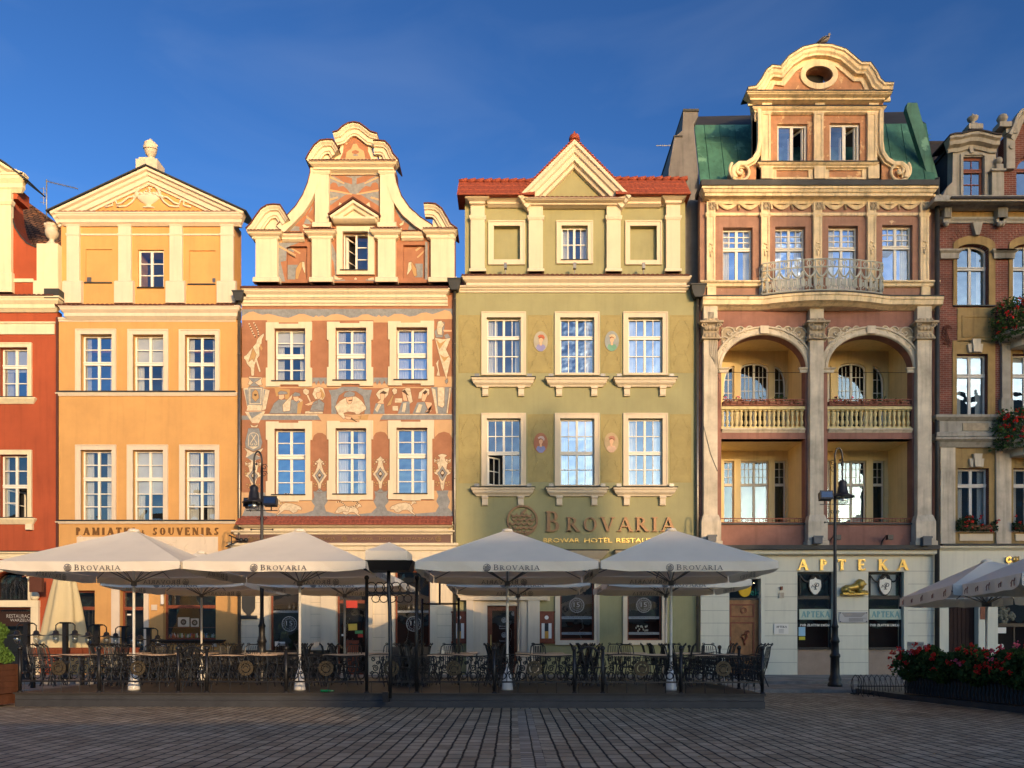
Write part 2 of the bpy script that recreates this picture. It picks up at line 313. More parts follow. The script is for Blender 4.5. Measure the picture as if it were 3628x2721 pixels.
def serif(mb, text, x, z, h, y, depth, sx=1, gap=.06, small=None, weight=1, width=None):
    """small: height factor of every letter after a word's first. Adds the letters to mb, front faces toward -y."""
    def run(put, x, sx):
        first = True; q = 0
        for ch in text:
            hh = h if (first or not small) else h*small
            first = (ch == ' ')
            wd, st = SER.get(ch, SER['.'])
            if put:
                for stt in st:
                    q += 1; y0 = y - (q % 5)*.0006*max(h, .4); kd = stt[0]
                    if kd == 's':
                        _, a, b, c, d, ww = stt; A = Vector((x + a*hh*sx, z + b*hh)); B = Vector((x + c*hh*sx, z + d*hh))
                        dr = (B - A); ww *= hh*weight
                        if abs(dr.y) > .3*abs(dr.x):    # cut level
                            hw = ww*.5*dr.length/abs(dr.y); hw = min(hw, ww)
                            P = [(A.x-hw, A.y), (A.x+hw, A.y), (B.x+hw, B.y), (B.x-hw, B.y)]
                        else:
                            nrm = Vector((-dr.y, dr.x)).normalized()*ww*.5
                            P = [(A.x-nrm.x, A.y-nrm.y), (B.x-nrm.x, B.y-nrm.y), (B.x+nrm.x, B.y+nrm.y), (A.x+nrm.x, A.y+nrm.y)]
                        mb.plate(P, y0 - depth, y)
                    elif kd == 'f':
                        _, a, b, hw = stt; zz = z + b*hh; t = .07*hh*(1 if weight < 1.4 else 1.3)
                        s_ = 1 if b == 0 else -1
                        mb.plate([(x + (a-hw)*hh*sx, zz), (x + (a+hw)*hh*sx, zz), (x + (a+hw*.8)*hh*sx, zz + s_*t), (x + (a-hw*.8)*hh*sx, zz + s_*t)], y0 - depth, y)
                    else:
                        _, cx, cz, rx, rz, a0, a1, wM, wm = stt; n = 14; I = []; O = []
                        for k in range(n + 1):
                            a = R(a0 + (a1-a0)*k/n); c, s_ = math.cos(a), math.sin(a); ww = (wm + (wM-wm)*c*c)*weight
                            O.append((x + (cx + (rx+0*ww)*c)*hh*sx, z + (cz + rz*s_)*hh)); I.append((x + (cx + (rx-ww/max(.6,sx))*c)*hh*sx, z + (cz + (rz-ww*.9)*s_)*hh))
                        for k in range(n): mb.plate([O[k], O[k+1], I[k+1], I[k]], y0 - depth, y, back=False)
            x += (wd + gap)*hh*sx
        return x
    if width:
        w0 = run(False, 0, 1) - gap*h
        sx = width / w0
    return run(True, x, sx)
_fc = [0]
def sans(mb, text, x, z, h, y, depth=.0, width=None, mirror=False):
    """letters in the program's own plain type, added to mb; x,z = lower left corner"""
    cu = bpy.data.curves.new('t', 'FONT'); cu.body = text; cu.size = 1; cu.extrude = 0; cu.resolution_u = 2
    o = bpy.data.objects.new('t', cu); COL.objects.link(o); bpy.context.view_layer.update()
    me = o.to_mesh(); vs = [v.co.copy() for v in me.vertices]; fs = [list(p.vertices) for p in me.polygons]
    o.to_mesh_clear(); bpy.data.objects.remove(o); bpy.data.curves.remove(cu)
    if not vs: return
    mx = max(v.x for v in vs); mn = min(v.x for v in vs); top = max(v.y for v in vs); bot = min(v.y for v in vs)
    kz = h / (.73 if not text.isdigit() else top - bot); kx = (width / (mx-mn)) if width else kz
    n = len(vs); idx = []
    for v in vs:
        xx = (v.x - mn)*kx
        if mirror: xx = (mx-mn)*kx - xx
        idx.append(mb.pt((x + xx, y - depth, z + (v.y - min(bot, 0)*0)*kz)))
    for f in fs: mb.face([idx[k] for k in f])
    if depth:
        ed = {}
        for f in fs:
            for a, b in zip(f, f[1:] + f[:1]): ed[(a, b)] = 1
        bk = [mb.pt((mb.v[i][0], y, mb.v[i][2])) for i in idx]
        for (a, b) in ed:
            if (b, a) not in ed: mb.face((idx[a], idx[b], bk[b], bk[a]))
def ring(mb, cx, cz, r0, r1, y, depth=None, n=28, a0=0, a1=360):
    O = arc(cx, cz, r1, r1, a0, a1, n); I = arc(cx, cz, r0, r0, a0, a1, n)
    for k in range(n): mb.plate([I[k], O[k], O[k+1], I[k+1]], y - (depth or 0), y if depth else None, back=False)
def hop_logo(mb, cx, cz, r, y, depth=None):
    """round hop-cone emblem: ring with overlapping scales and a stalk"""
    ring(mb, cx, cz, r*.88, r, y, depth)
    random.seed(3)
    for row in range(5):
        zz = cz + r*(.42 - row*.26); wd = r*(.5 + .25*math.sin((row+1)*.6))
        for k in range(4):
            x = cx - wd + 2*wd*(k + (.5 if row % 2 else .1))/4 + .08*r
            P = arc(x, zz, r*.2, r*.2, 180, 360, 6)
            Q = arc(x, zz + r*.05, r*.13, r*.14, 360, 180, 6)
            mb.plate(P + Q, y - (depth or 0)*.8 - (.0004 if not depth else .004*k), y if depth else None)
    mb.plate([(cx-.1*r, cz+.5*r), (cx+.25*r, cz+.8*r), (cx+.32*r, cz+.74*r), (cx+.1*r, cz+.4*r)], y - (depth or 0)*.7, y if depth else None)
# ------------------------------------------------------------------ house builder
class House:
    def __init__(s, name, label, x0, x1, cat='house'):
        s.L = Vector(((x0 + x1)/2, YF, .2)); s.x0, s.x1 = x0, x1
        s.root = thing(name, label, cat, s.L); s.holes = {}
    def add(s, name, mb, m, parent=None, label=None):
        if parent is None: o = mb.build(name, m, s.root); o.location = -s.L
        else: o = mb.build(name, m, parent)
        if label: o['label'] = label
        return o
    def hole(s, key, poly): s.holes.setdefault(key, []).append(poly)
    def wall(s, key, outer, m, y=YF, th=.35, name='wall'):
        mb = MB(); mb.plate(outer, y, y + th, s.holes.get(key, [])); return s.add(name, mb, m)
    def window(s, fr, u0, v0, u1, v1, key='main', yw=YF, dep=.2, ts=None, up=(1, 2), lo=(1, 2), fw=.065, sash=2, m=None, glass=None, curt=.35,
               outer=None, sm=None, sproj=.05, blind=0, name='window', top=None, muntin=.032, skip_lo=None, hole=True, sill=True, tth=.15, frame_t=.07):
        """window in an opening given in frame pixels; fw frame width m; ts transom height as a fraction from the top"""
        m = m or WHITE; glass = glass or GLASS
        if glass is GLASS: glass = random.choice(GVAR)
        if curt and random.random() < .18 and not blind: blind = random.choice((.3, .45, .6))
        x0, x1, z1, z0 = fr.X(u0, yw), fr.X(u1, yw), fr.Z(v0, yw), fr.Z(v1, yw)
        W, Hh = x1 - x0, z1 - z0; y = yw + dep
        if top: # arched top rise in metres
            cx = (x0 + x1)/2; poly = [(x0, z0), (x1, z0)] + arc(cx, z1 - top, W/2, top, 0, 180, 12)
        else: poly = rect(x0, z0, x1, z1)
        if hole: s.hole(key, poly)
        f = MB(); sx = (W)/sash; zt = z1 - Hh*ts if ts else None
        f.box(x0, x0+fw, y, y+frame_t, z0, z1); f.box(x1-fw, x1, y, y+frame_t, z0, z1)
        f.box(x0+fw, x1-fw, y, y+frame_t, z0, z0+fw*.9); f.box(x0+fw, x1-fw, y, y+frame_t, z1-fw*(1 if not top else 1), z1)
        if top: f.plate([(x0+fw, z1-fw), (x0+fw, z1-top)] + arc((x0+x1)/2, z1-top-fw, W/2-fw, top, 180, 0, 12) + [(x1-fw, z1-top), (x1-fw, z1-fw)], y+.001, y+frame_t)
        cells = []
        zs = [(zt + tth/2, z1 - fw, up), (z0 + fw*.9, zt - tth/2, lo)] if ts else [(z0+fw*.9, z1-fw, lo)]
        if ts:
            f.box(x0+.015, x1-.015, y-.035, y+frame_t, zt - tth/2, zt + tth/2)
            f.box(x0+.015, x1-.015, y-.06, y-.035, zt + tth*.1, zt + tth/2-.01)
        for i in range(sash):
            xa = x0 + sx*i + (fw if i == 0 else fw*.75); xb = x0 + sx*(i+1) - (fw if i == sash-1 else fw*.75)
            if i: f.box(x0+sx*i - fw*.75, x0+sx*i + fw*.75, y-.012, y+frame_t, z0+fw*.9, z1-fw)
            for q, (za, zb, (nx, nz)) in enumerate(zs):
                if skip_lo is not None and q == len(zs)-1 and i == skip_lo: continue
                for k in range(1, nx):
                    xm = xa + (xb-xa)*k/nx; f.box(xm-muntin/2, xm+muntin/2, y+.004, y+.05, za, zb)
                for k in range(1, nz):
                    zm = za + (zb-za)*k/nz; f.box(xa, xb, y+.0, y+.046, zm-muntin*.6, zm+muntin*.6)
        w_ = s.add(name, f, m)
        g = MB()
        gl = poly if skip_lo is None else None
        if gl: g.sheet([( min(max(px, x0+.01), x1-.01), pz) for px, pz in poly], y+.03)
        else:
            zc = zs[-1][1]
            g.sheet(rect(x0, zc, x1, z1), y+.03)
            a, b_ = (x0+sx, x1) if skip_lo == 0 else (x0, x0+sx)
            g.sheet(rect(a, z0, b_, zc-.001), y+.03)
        s.add('pane', g, glass, w_)
        if curt and random.random() < .95:
            c = MB(); n = 9
            for sd in (0, 1):
                cw = W*curt*random.uniform(.5, 1.1)
                if random.random() < .12: continue
                xa = x0 if sd == 0 else x1 - cw
                P = [c.pt((xa + cw*k/n, y + .16 + .03*(k % 2), z)) for k in range(n+1) for z in (z0, z1)]
                for k in range(n): c.face((P[2*k], P[2*k+2], P[2*k+3], P[2*k+1]))
            if blind: 
                c.box(x0, x1, y+.1, y+.11, z1-Hh*blind, z1)
            if c.v: s.add('curtain', c, CURT, w_)
        if outer:
            a, b_, c_, d = outer; X0, X1, Z1, Z0 = fr.X(a, yw), fr.X(c_, yw), fr.Z(b_, yw), fr.Z(d, yw)
            hz0 = z0 if Z0 < z0 - .02 else Z0
            o = MB()
            if Z0 < z0 - .02:
                o.plate(rect(X0, Z0, X1, Z1), yw-sproj, yw+.03, [poly]); e = .045
                o.plate(rect(X0-.0, Z0-.0, X1+.0, Z1+.0), yw-sproj-.03, yw-sproj+.005, [rect(X0+e, Z0+e, X1-e, Z1-e)])
            else:
                o.plate([(X0, Z0), (x0, Z0), (x0, z1), (x1, z1), (x1, Z0), (X1, Z0), (X1, Z1), (X0, Z1)], yw-sproj, yw+.03); e = .045
                o.plate([(X0, Z0), (X0+e, Z0), (X0+e, Z1-e), (X1-e, Z1-e), (X1-e, Z0), (X1, Z0), (X1, Z1), (X0, Z1)], yw-sproj-.03, yw-sproj+.005)
            s.add('surround', o, sm or CREAM, w_)
        if sill:
            s.add('sill', bx(x0-.03, x1+.03, yw-.09, y, z0-.035, z0-.003), LEAD, w_)
        return w_
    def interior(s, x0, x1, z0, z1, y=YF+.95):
        s.add('interior', bx(x0, x1, y, y+.1, z0, z1), DARK)  # dark sheet stands in for the shade behind the panes
    def shell(s, x0, x1, z1, depth, m, y=YF+.6, roof=None, rise=3, rm=None):
        """side walls, back wall and a pitched roof behind the front"""
        b = MB(); b.box(x0, x0+.3, y, y+depth, .1, z1); b.box(x1-.3, x1, y, y+depth, .1, z1); b.box(x0+.3, x1-.3, y+depth-.3, y+depth, .1, z1)
        s.add('side_wall', b, m)
        r = MB(); ym = y + depth/2
        A = [r.pt(p) for p in ((x0-.1, y-.1, z1), (x1+.1, y-.1, z1), (x1+.1, ym, z1+rise), (x0-.1, ym, z1+rise), (x1+.1, y+depth, z1), (x0-.1, y+depth, z1))]
        r.face((A[0], A[1], A[2], A[3])); r.face((A[3], A[2], A[4], A[5])); r.face((A[1], A[4], A[2])); r.face((A[0], A[3], A[5])); r.face((A[0], A[5], A[4], A[1]))
        s.add('roof', r, rm or TILE)
def tiles(mb, x0, x1, y0, z0, y1, z1, step=.2, amp=.03, rows=1, th=.05):
    """corrugated tile strip from its front edge (y0,z0) up to (y1,z1), each course lapping the one below"""
    n = max(4, int((x1-x0)/step*4)); 
    for r in range(rows):
        ya, yb = y0 + (y1-y0)*r/rows, y0 + (y1-y0)*(r+1)/rows; za, zb = z0 + (z1-z0)*r/rows, z0 + (z1-z0)*(r+1)/rows
        za += th*.6; T = []; B = []
        for k in range(n+1):
            x = x0 + (x1-x0)*k/n; c = amp*abs(math.cos(math.pi*k/4))
            T.append((mb.pt((x, ya, za+c)), mb.pt((x, yb, zb+c*.7)))); B.append(mb.pt((x, ya, za - th + c*.4)))
        for k in range(n):
            mb.face((T[k][0], T[k+1][0], T[k+1][1], T[k][1])); mb.face((B[k], B[k+1], T[k+1][0], T[k][0]))
    mb.box(x0, x1, y0+.01, y1, min(z0, z1)-.02, z0+th*.2)
CORN = lambda z, h, p: [(p, z), (p, z-.12*h), (p*.93, z-.13*h), (p*.86, z-.3*h), (p*.66, z-.45*h), (p*.56, z-.52*h), (p*.56, z-.78*h), (p*.5, z-.8*h), (p*.3, z-.93*h), (p*.2, z-h)]
def pilaster(H, fr, u0, v0, u1, v1, yw, m, cap=None, base=None, proj=.14, parent=None, pw=.1, name='pilaster', panel=None):
    y = yw - proj; b = MB(); x0, x1, z0, z1 = fr.X(u0, y), fr.X(u1, y), fr.Z(v1, y), fr.Z(v0, y)
    b.box(x0, x1, y, yw+.02, z0, z1)
    if cap:
        for c0, c1, e in cap: b.cornice(x0+proj, x1-proj, yw+.01, [(proj+e, fr.Z(c0, y)), (proj+e, fr.Z(c0, y)*.6+fr.Z(c1, y)*.4), (proj+e*.4, fr.Z(c1, y))])
    if base:
        c0, e = base; zz = fr.Z(c0, y); b.cornice(x0-e, x1+e, yw+.01, [(proj+.01, zz), (proj+e*.8, zz-.08), (proj+e*.8, z0)], 0, 0)
    if panel:
        e = panel; b.plate(rect(x0, z0, x1, z1), y-.03, y+.001, [rect(x0+e, z0+e*1.3, x1-e, z1-e*1.3)])
    return H.add(name, b, m, parent)
def gutter_pipe(H, S_x, z_top, yw, z_bot=.25, head=None, r=.06, slope=0):
    x = S.X(S_x, yw - .15); b = MB(); y = yw - .15
    b.tube([(x, y, z_top), (x, y, z_bot)], r, 10)
    z = z_top - .3
    while z > z_bot: b.tube([(x, y, z), (x, y, z-.03)], r*1.25, 10); z -= 1.9
    o = H.add('downpipe', b, ZINC)
    if head:
        h = MB(); zc = z_top; wd = head
        h.plate([(x-wd*.45, zc), (x+wd*.45, zc), (x+wd*.7, zc+wd*.5), (x+wd*.9, zc+wd*1.5), (x-wd*.9, zc+wd*1.5), (x-wd*.7, zc+wd*.5)], y-wd*.7, y+.1)
        h.box(x-wd, x+wd, y-wd*.8, y+.12, zc+wd*1.45, zc+wd*1.62)
        H.add('hopper', h, LEAD, o)
    return o
# ================================================================== ground
COB = brick_mat('cobbles', (.34, .255, .165), (.50, .40, .27), (.014, .012, .011), .38, .225, ms=.02, distort=.045, dist=.13, bump=1.0, ground=True, varn=.28, rough=.62, off=.37)
GR = MB(); GR.box(-300, 300, -200, 400, -.5, 0); tag(GR.build('ground', COB), kind='structure')
st = MB(); st.box(.12, .44, 2, 18.2, -.02, .004)
tag(st.build('paving_strip', brick_mat('strip', (.27, .22, .16), (.44, .37, .28), (.015, .013, .012), .19, .32, ms=.014, distort=.03, dist=.03, bump=.9, ground=True, varn=.25, rough=.6)), kind='structure')
PAVE = brick_mat('pavement_slabs', (.22, .205, .175), (.30, .28, .235), (.04, .038, .035), .6, .6, ms=.008, ground=True, varn=.25, distort=.01)
PV = MB(); PV.box(-60, 60, 27.2, 33.4, -.2, .2); tag(PV.build('pavement', PAVE), kind='structure')
KB = MB(); KB.box(-60, 60, 24.2, 27.2, -.2, .1); tag(KB.build('lower_pavement', PAVE), kind='structure')
KS = mat('kerb_stone', (.24, .23, .21), var=.25, scale=3, bump=.4, bscale=14)
kb = MB()
for k in range(-30, 31):
    kb.box(k*1.05+.006, k*1.05+1.044, 23.95+.01*(k % 3), 24.2, -.2, .104)
    kb.box(k*1.05+.3, k*1.05+1.338, 26.98, 27.198, -.2, .206)
tag(kb.build('kerb', KS), kind='structure')

# ================================================================== orange house
ORA = mat('orange_plaster', (.57, .31, .105), var=.09, scale=.8, streak=.07, bump=.2, bscale=25)
OCR = mat('orange_house_cream', (.66, .55, .41), var=.05, streak=.08, bump=.08)
BRN = mat('brown_wood', (.20, .055, .025), rough=.5, var=.2, scale=8, bump=.1)
SGN = mat('sign_brown', (.16, .075, .02), rough=.5, var=.1, bump=0)
C1, C2, C3 = Fr(0, 400, .5425), Fr(0, 1000, .5425), Fr(0, 1850, .4219)
XO0, XO1 = S.X(207), S.X(846)
HO = House('orange_house', 'orange townhouse with urn-topped triangular gable and three columns of white windows', XO0, XO1)
for i, (a, b, oa, ob) in enumerate(((530, 733, 497, 762), (870, 1070, 837, 1102), (1210, 1407, 1172, 1438))):
    HO.window(C2, a, 340+2*i, b, 712+2*i, ts=.49, up=(1, 2), lo=(1, 2), outer=(oa, 307+2*i, ob, 714+2*i), sm=OCR, glass=GLASS)
for i, (a, b, oa, ob) in enumerate(((530, 733, 497, 762), (870, 1068, 833, 1100), (1210, 1405, 1175, 1435))):
    HO.window(C2, a, 1095, b, 1553, ts=.405, up=(1, 2), lo=(1, 3), outer=(oa, 1062, ob, 1555), sm=OCR, glass=GLASSD if i == 0 else GLASS)
# shop front
HO.hole('main', rect(C3.X(600), .9, C3.X(797), C3.Z(572)))
HO.hole('main', rect(C3.X(1010), .2, C3.X(1210), C3.Z(570)))
HO.hole('main', rect(C3.X(1372), C3.Z(985), C3.X(1812), C3.Z(555)))
ztop = C2.Z(245)
HO.wall('main', rect(XO0, .2, XO1, ztop), ORA)
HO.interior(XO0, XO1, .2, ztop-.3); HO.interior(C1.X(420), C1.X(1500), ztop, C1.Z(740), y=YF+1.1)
HO.shell(XO0, XO1, ztop-1.2, 10, ORA, rise=3.2)
def shopwin(H, x0, x1, z0, z1, zt, name='shop_window', m=BRN, g=None, y=YF+.22, mull=None):
    f = MB(); e = .07
    f.box(x0, x0+e, y, y+.08, z0, z1); f.box(x1-e, x1, y, y+.08, z0, z1); f.box(x0+e, x1-e, y, y+.08, z0, z0+e); f.box(x0+e, x1-e, y, y+.08, z1-e, z1)
    if zt: f.box(x0+e, x1-e, y-.03, y+.08, zt-.07, zt+.07)
    if mull: f.box(mull-.03, mull+.03, y+.002, y+.07, z0+e, (zt or z1)-.07)
    o = H.add(name, f, m); p = MB(); p.sheet(rect(x0+.01, z0, x1-.01, z1), y+.04); H.add('pane', p, g or GLASSD, o); return o
shopwin(HO, C3.X(600), C3.X(797), .9, C3.Z(572), C3.Z(720))
gb = MB()
for k in range(6): x = C3.X(640)+k*.16; gb.tube([(x, YF+.12, 1.2), (x, YF+.12, C3.Z(735))], .009, 5)
for z in (1.5, 2.0, 2.45): gb.tube([(C3.X(602), YF+.12, z), (C3.X(815), YF+.12, z)], .008, 5)
HO.add('window_grille', gb, IRON)
dr = shopwin(HO, C3.X(1012), C3.X(1208), .2, C3.Z(572), C3.Z(722), name='door')
dd = MB(); dd.box(C3.X(1040), C3.X(1180), YF+.235, YF+.28, .25, 1.1); HO.add('door_panel', dd, BRN, dr)
pl = MB(); pl.box(C3.X(1048), C3.X(1082), YF+.2, YF+.215, C3.Z(780), C3.Z(767)); HO.add('door_plate', pl, WHITE, dr)
sr = MB(); 
for a, b in ((940, 1008), (1212, 1252)): sr.box(C3.X(a), C3.X(b), YF-.06, YF+.02, .2, C3.Z(568))
sr.box(C3.X(940), C3.X(1252), YF-.062, YF+.02, C3.Z(568)+.002, C3.Z(500)); HO.add('door_surround', sr, OCR)
sw = shopwin(HO, C3.X(1374), C3.X(1810), C3.Z(983), C3.Z(556), C3.Z(707), mull=None)
sl_ = MB(); sl_.cornice(C3.X(1345), C3.X(1840), YF, [(.3, C3.Z(985)), (.3, C3.Z(992)), (.18, C3.Z(1012)), (.05, C3.Z(1018))]); HO.add('sill', sl_, LEAD, sw)
cs = MB()
for a in (1355, 1790): cs.box(C3.X(a), C3.X(a+34), YF-.12, YF, C3.Z(1045), C3.Z(1018))
HO.add('sill_bracket', cs, OCR, sw)
# goods on display
SHC = [mat('ware_%s' % n, c, rough=.5, bump=0) for n, c in (('red', (.5, .05, .03)), ('white', (.75, .72, .65)), ('blue', (.08, .15, .4)), ('amber', (.6, .3, .05)), ('green', (.1, .3, .1)))]
random.seed(11)
sh = MB()
for z in (C3.Z(970), C3.Z(878)): sh.box(C3.X(1378), C3.X(1806), YF+.35, YF+.7, z-.03, z)
HO.add('display_shelf', sh, BRN, sw)
for ci, mm in enumerate(SHC):
    b = MB()
    for k in range(18):
        x = random.uniform(C3.X(1385), C3.X(1800)); h = random.uniform(.08, .22); r = random.uniform(.03, .07); y = YF + random.uniform(.38, .6)
        b.lathe(x, y, [(r*.6, C3.Z(970)), (r, C3.Z(970)+h*.4), (r*.4, C3.Z(970)+h*.7), (r*.5, C3.Z(970)+h)], 8)
    HO.add('display_wares', b, mm, sw)
b = MB(); b.box(C3.X(1460), C3.X(1556), YF+.4, YF+.42, C3.Z(875), C3.Z(795)); b.box(C3.X(1570), C3.X(1637), YF+.4, YF+.42, C3.Z(875), C3.Z(805))
HO.add('framed_picture', b, WHITE, sw)
b = MB(); 
for cx, cz in ((1508, 835), (1603, 840)): ring(b, C3.X(cx), C3.Z(cz), .05, .13, YF+.39); ring(b, C3.X(cx), C3.Z(cz), .0, .03, YF+.39)
HO.add('picture_motif', b, IRON, sw)
b = MB(); b.box(C3.X(1275), C3.X(1322), YF-.05, YF, C3.Z(738), C3.Z(692)); HO.add('wall_box', b, OCR)
b = MB()
b.plate([(C3.X(u), C3.Z(v)) for u, v in ((1378, 690), (1378, 610), (1385, 592), (1398, 600), (1402, 640), (1402, 690))], YF-.32, YF-.27)
HO.add('hanging_sign', b, WHITE)
# strings, cornices
def string(H, fr, u0, u1, v0, v1, m, p=.09):
    c = MB(); z = fr.Z(v0+6); c.cornice(fr.X(u0), fr.X(u1), YF, [(p, z), (p, z-.03), (p*.6, z-.1), (p*.5, fr.Z(v1))]); o = H.add('string_course', c, m)
    t = MB(); t.box(fr.X(u0), fr.X(u1), YF-p-.03, YF, z+.002, z+.065); H.add('flashing', t, LEAD, o)
string(HO, C2, 381, 1540, 716, 743, OCR); string(HO, C2, 381, 1540, 1556, 1577, OCR)
c = MB(); yc = YF-.32
c.cornice(C2.X(388, yc)+.3, C2.X(1512, yc), YF+.0, CORN(C2.Z(150, yc), C2.Z(150, yc)-C2.Z(228, yc), .34)); H_c = HO.add('cornice', c, OCR)
c = MB(); c.cornice(C2.X(388), C2.X(1535), YF, [(.07, C2.Z(232)), (.07, C2.Z(243)), (.03, C2.Z(246)), (.03, C2.Z(258))]); HO.add('frieze_band', c, OCR)
c = MB(); tiles(c, C2.X(360, yc), C2.X(1530, yc), YF-.36, C2.Z(150, yc)-.0, YF+.25, C2.Z(150, yc)+.14); HO.add('tile_edge', c, TILED)
# attic
ya = YF + .25
a0, a1 = C1.X(400, ya), C1.X(1525, ya); z0 = C1.Z(1250, ya); z1 = C1.Z(715, ya)
for (u0, v0, u1, v1) in ((560, 890, 733, 1110), (1235, 898, 1407, 1120)):
    HO.hole('attic', rect(C1.X(u0, ya), C1.Z(v1, ya), C1.X(u1, ya), C1.Z(v0, ya)))
    c = MB(); c.box(C1.X(u0, ya)-.01, C1.X(u1, ya)+.01, ya+.05, ya+.2, C1.Z(v1, ya)-.01, C1.Z(v0, ya)+.01); HO.add('blind_panel', c, ORA)
    c = MB(); c.box(C1.X(u0-8, ya), C1.X(u1, ya), ya-.05, ya+.04, C1.Z(v1+4, ya), C1.Z(v1-4, ya)); HO.add('flashing', c, LEAD)
c = MB(); c.box(C1.X(565, ya), C1.X(593, ya), ya+.03, ya+.06, C1.Z(1098, ya), C1.Z(1070, ya)); HO.add('vent_grille', c, ZINC); c = MB(); c.box(C1.X(1385, ya), C1.X(1408, ya), ya+.03, ya+.06, C1.Z(1103, ya), C1.Z(1076, ya)); HO.add('vent_grille', c, ZINC)
HO.window(C1, 903, 893, 1070, 1140, key='attic', yw=ya, dep=.1, lo=(1, 3), curt=0, glass=GLASSD)
HO.wall('attic', rect(a0, z0-.3, a1, z1+.1), ORA, y=ya, th=.95, name='attic_wall')
for u in (435, 772, 1107, 1440):
    pilaster(HO, C1, u, 720, u+83, 1245, ya, OCR, proj=.1, cap=[(722, 738, .04), (786, 802, .035)], base=(1095, .13))
for a, b in ((515, 772), (858, 1107), (1190, 1440), (1523, 1525)):
    if b-a < 10: continue
    c = MB(); c.box(C1.X(a, ya), C1.X(b, ya), ya-.04, ya, C1.Z(739, ya), C1.Z(716, ya)); c.box(C1.X(a, ya), C1.X(b, ya), ya-.03, ya, C1.Z(801, ya), C1.Z(790, ya)); HO.add('panel_moulding', c, OCR)
yp = ya - .33; zc = C1.Z(645, yp)
c = MB(); c.cornice(C1.X(355, yp)+.33, C1.X(1588, yp)-.33, ya, CORN(zc, zc-C1.Z(717, yp), .34)); HO.add('gable_cornice', c, OCR)
xL, xR, xA, zA = C1.X(325, yp), C1.X(1592, yp), C1.X(955, yp), C1.Z(352, yp)
c = MB(); h = .52
prof = [(0, .0), (0, .36), (-.1, .36), (-.14, .27), (-.24, .24), (-.28, .17), (-.44, .15), (-.46, .08), (-.55, .06), (-.55, .0)]
c.sweep([(xL, zc), (xA, zA), (xR, zc)], ya, [(-o, p) if False else (o, p) for o, p in prof])
HO.add('raking_cornice', c, OCR)
c = MB(); c.plate([(xL+.5, zc), (xR-.5, zc), (xA, zA-.25)], ya, ya+.95); HO.add('tympanum', c, ORA)
c = MB(); c.sweep([(xL-.12, zc-.02), (xA, zA+.03), (xR+.12, zc-.02)], ya+.9, [(0, 0), (0, 1.32), (.05, 1.32), (.05, 0)]); HO.add('roof_edge', c, LEAD)
c = MB(); tiles(c, C1.X(365, yp), C1.X(1555, yp), yp, zc, ya, zc+.07); HO.add('tile_edge', c, TILED)
# basket relief
c = MB(); X = lambda u: C1.X(u, ya); Z = lambda v: C1.Z(v, ya)
c.lathe(X(970), ya, [(.27, Z(622)), (.25, Z(614)), (.1, Z(606)), (.12, Z(598)), (.3, Z(585)), (.48, Z(562)), (.52, Z(545)), (.5, Z(543))], 20, sy=.25)
random.seed(5)
for k in range(26): c.ball((X(random.uniform(900, 1040)), ya-.05, Z(random.uniform(528, 548))), .07, 7, 5)
for k in range(6): c.ball((X(random.uniform(945, 990)), ya-.04, Z(random.uniform(495, 528))), .05, 6, 4)
for p in arc(X(970), Z(545), X(1048)-X(970), Z(468)-Z(545), 0, 180, 18): c.ball((p[0], ya-.03, p[1]), .075, 7, 5)
for sgn in (-1, 1):
    f = lambda u: X(970 + sgn*(u-970))
    c.tube([(f(1050), ya-.03, Z(550)), (f(1075), ya-.04, Z(585)), (f(1110), ya-.03, Z(610)), (f(1150), ya-.03, Z(615)), (f(1175), ya-.03, Z(612))], .045, 6)
    c.tube([(f(1050), ya-.03, Z(548)), (f(1095), ya-.05, Z(555)), (f(1140), ya-.04, Z(590)), (f(1175), ya-.03, Z(600)), (f(1180), ya-.03, Z(575)), (f(1205), ya-.03, Z(572)), (f(1200), ya-.03, Z(605)), (f(1250), ya-.03, Z(618))], .045, 6)
    c.ball((f(1060), ya-.04, Z(552)), .09)
HO.add('basket_relief', c, OCR)
c = MB(); yu = ya+.3; X = lambda u: C1.X(u, yu); Z = lambda v: C1.Z(v, yu)
c.box(X(912), X(1052), yu-.35, yu+.35, Z(400), Z(332)); c.box(X(930), X(1030), yu-.3, yu+.3, Z(332), Z(316)); 
c.lathe(X(984), yu, [(.22, Z(316)), (.2, Z(308)), (.08, Z(298)), (.1, Z(288)), (.2, Z(275)), (.25, Z(250)), (.28, Z(225)), (.25, Z(212)), (.27, Z(205)), (.2, Z(196)), (.12, Z(186)), (.09, Z(182)), (.07, Z(176)), (.02, Z(169))], 18)
for sg in (-1, 1): c.ball((X(984)+sg*.26, yu, Z(215)), .06); 
c.tube([(X(984)+.27*math.cos(a), yu-.27*math.sin(a), Z(232)-.09*math.sin(a)) for a in [math.pi*k/12 for k in range(13)]], .035, 5)
STONE = mat('pale_stone', (.55, .47, .36), var=.15, scale=4, bump=.3)
HO.add('urn', c, STONE)
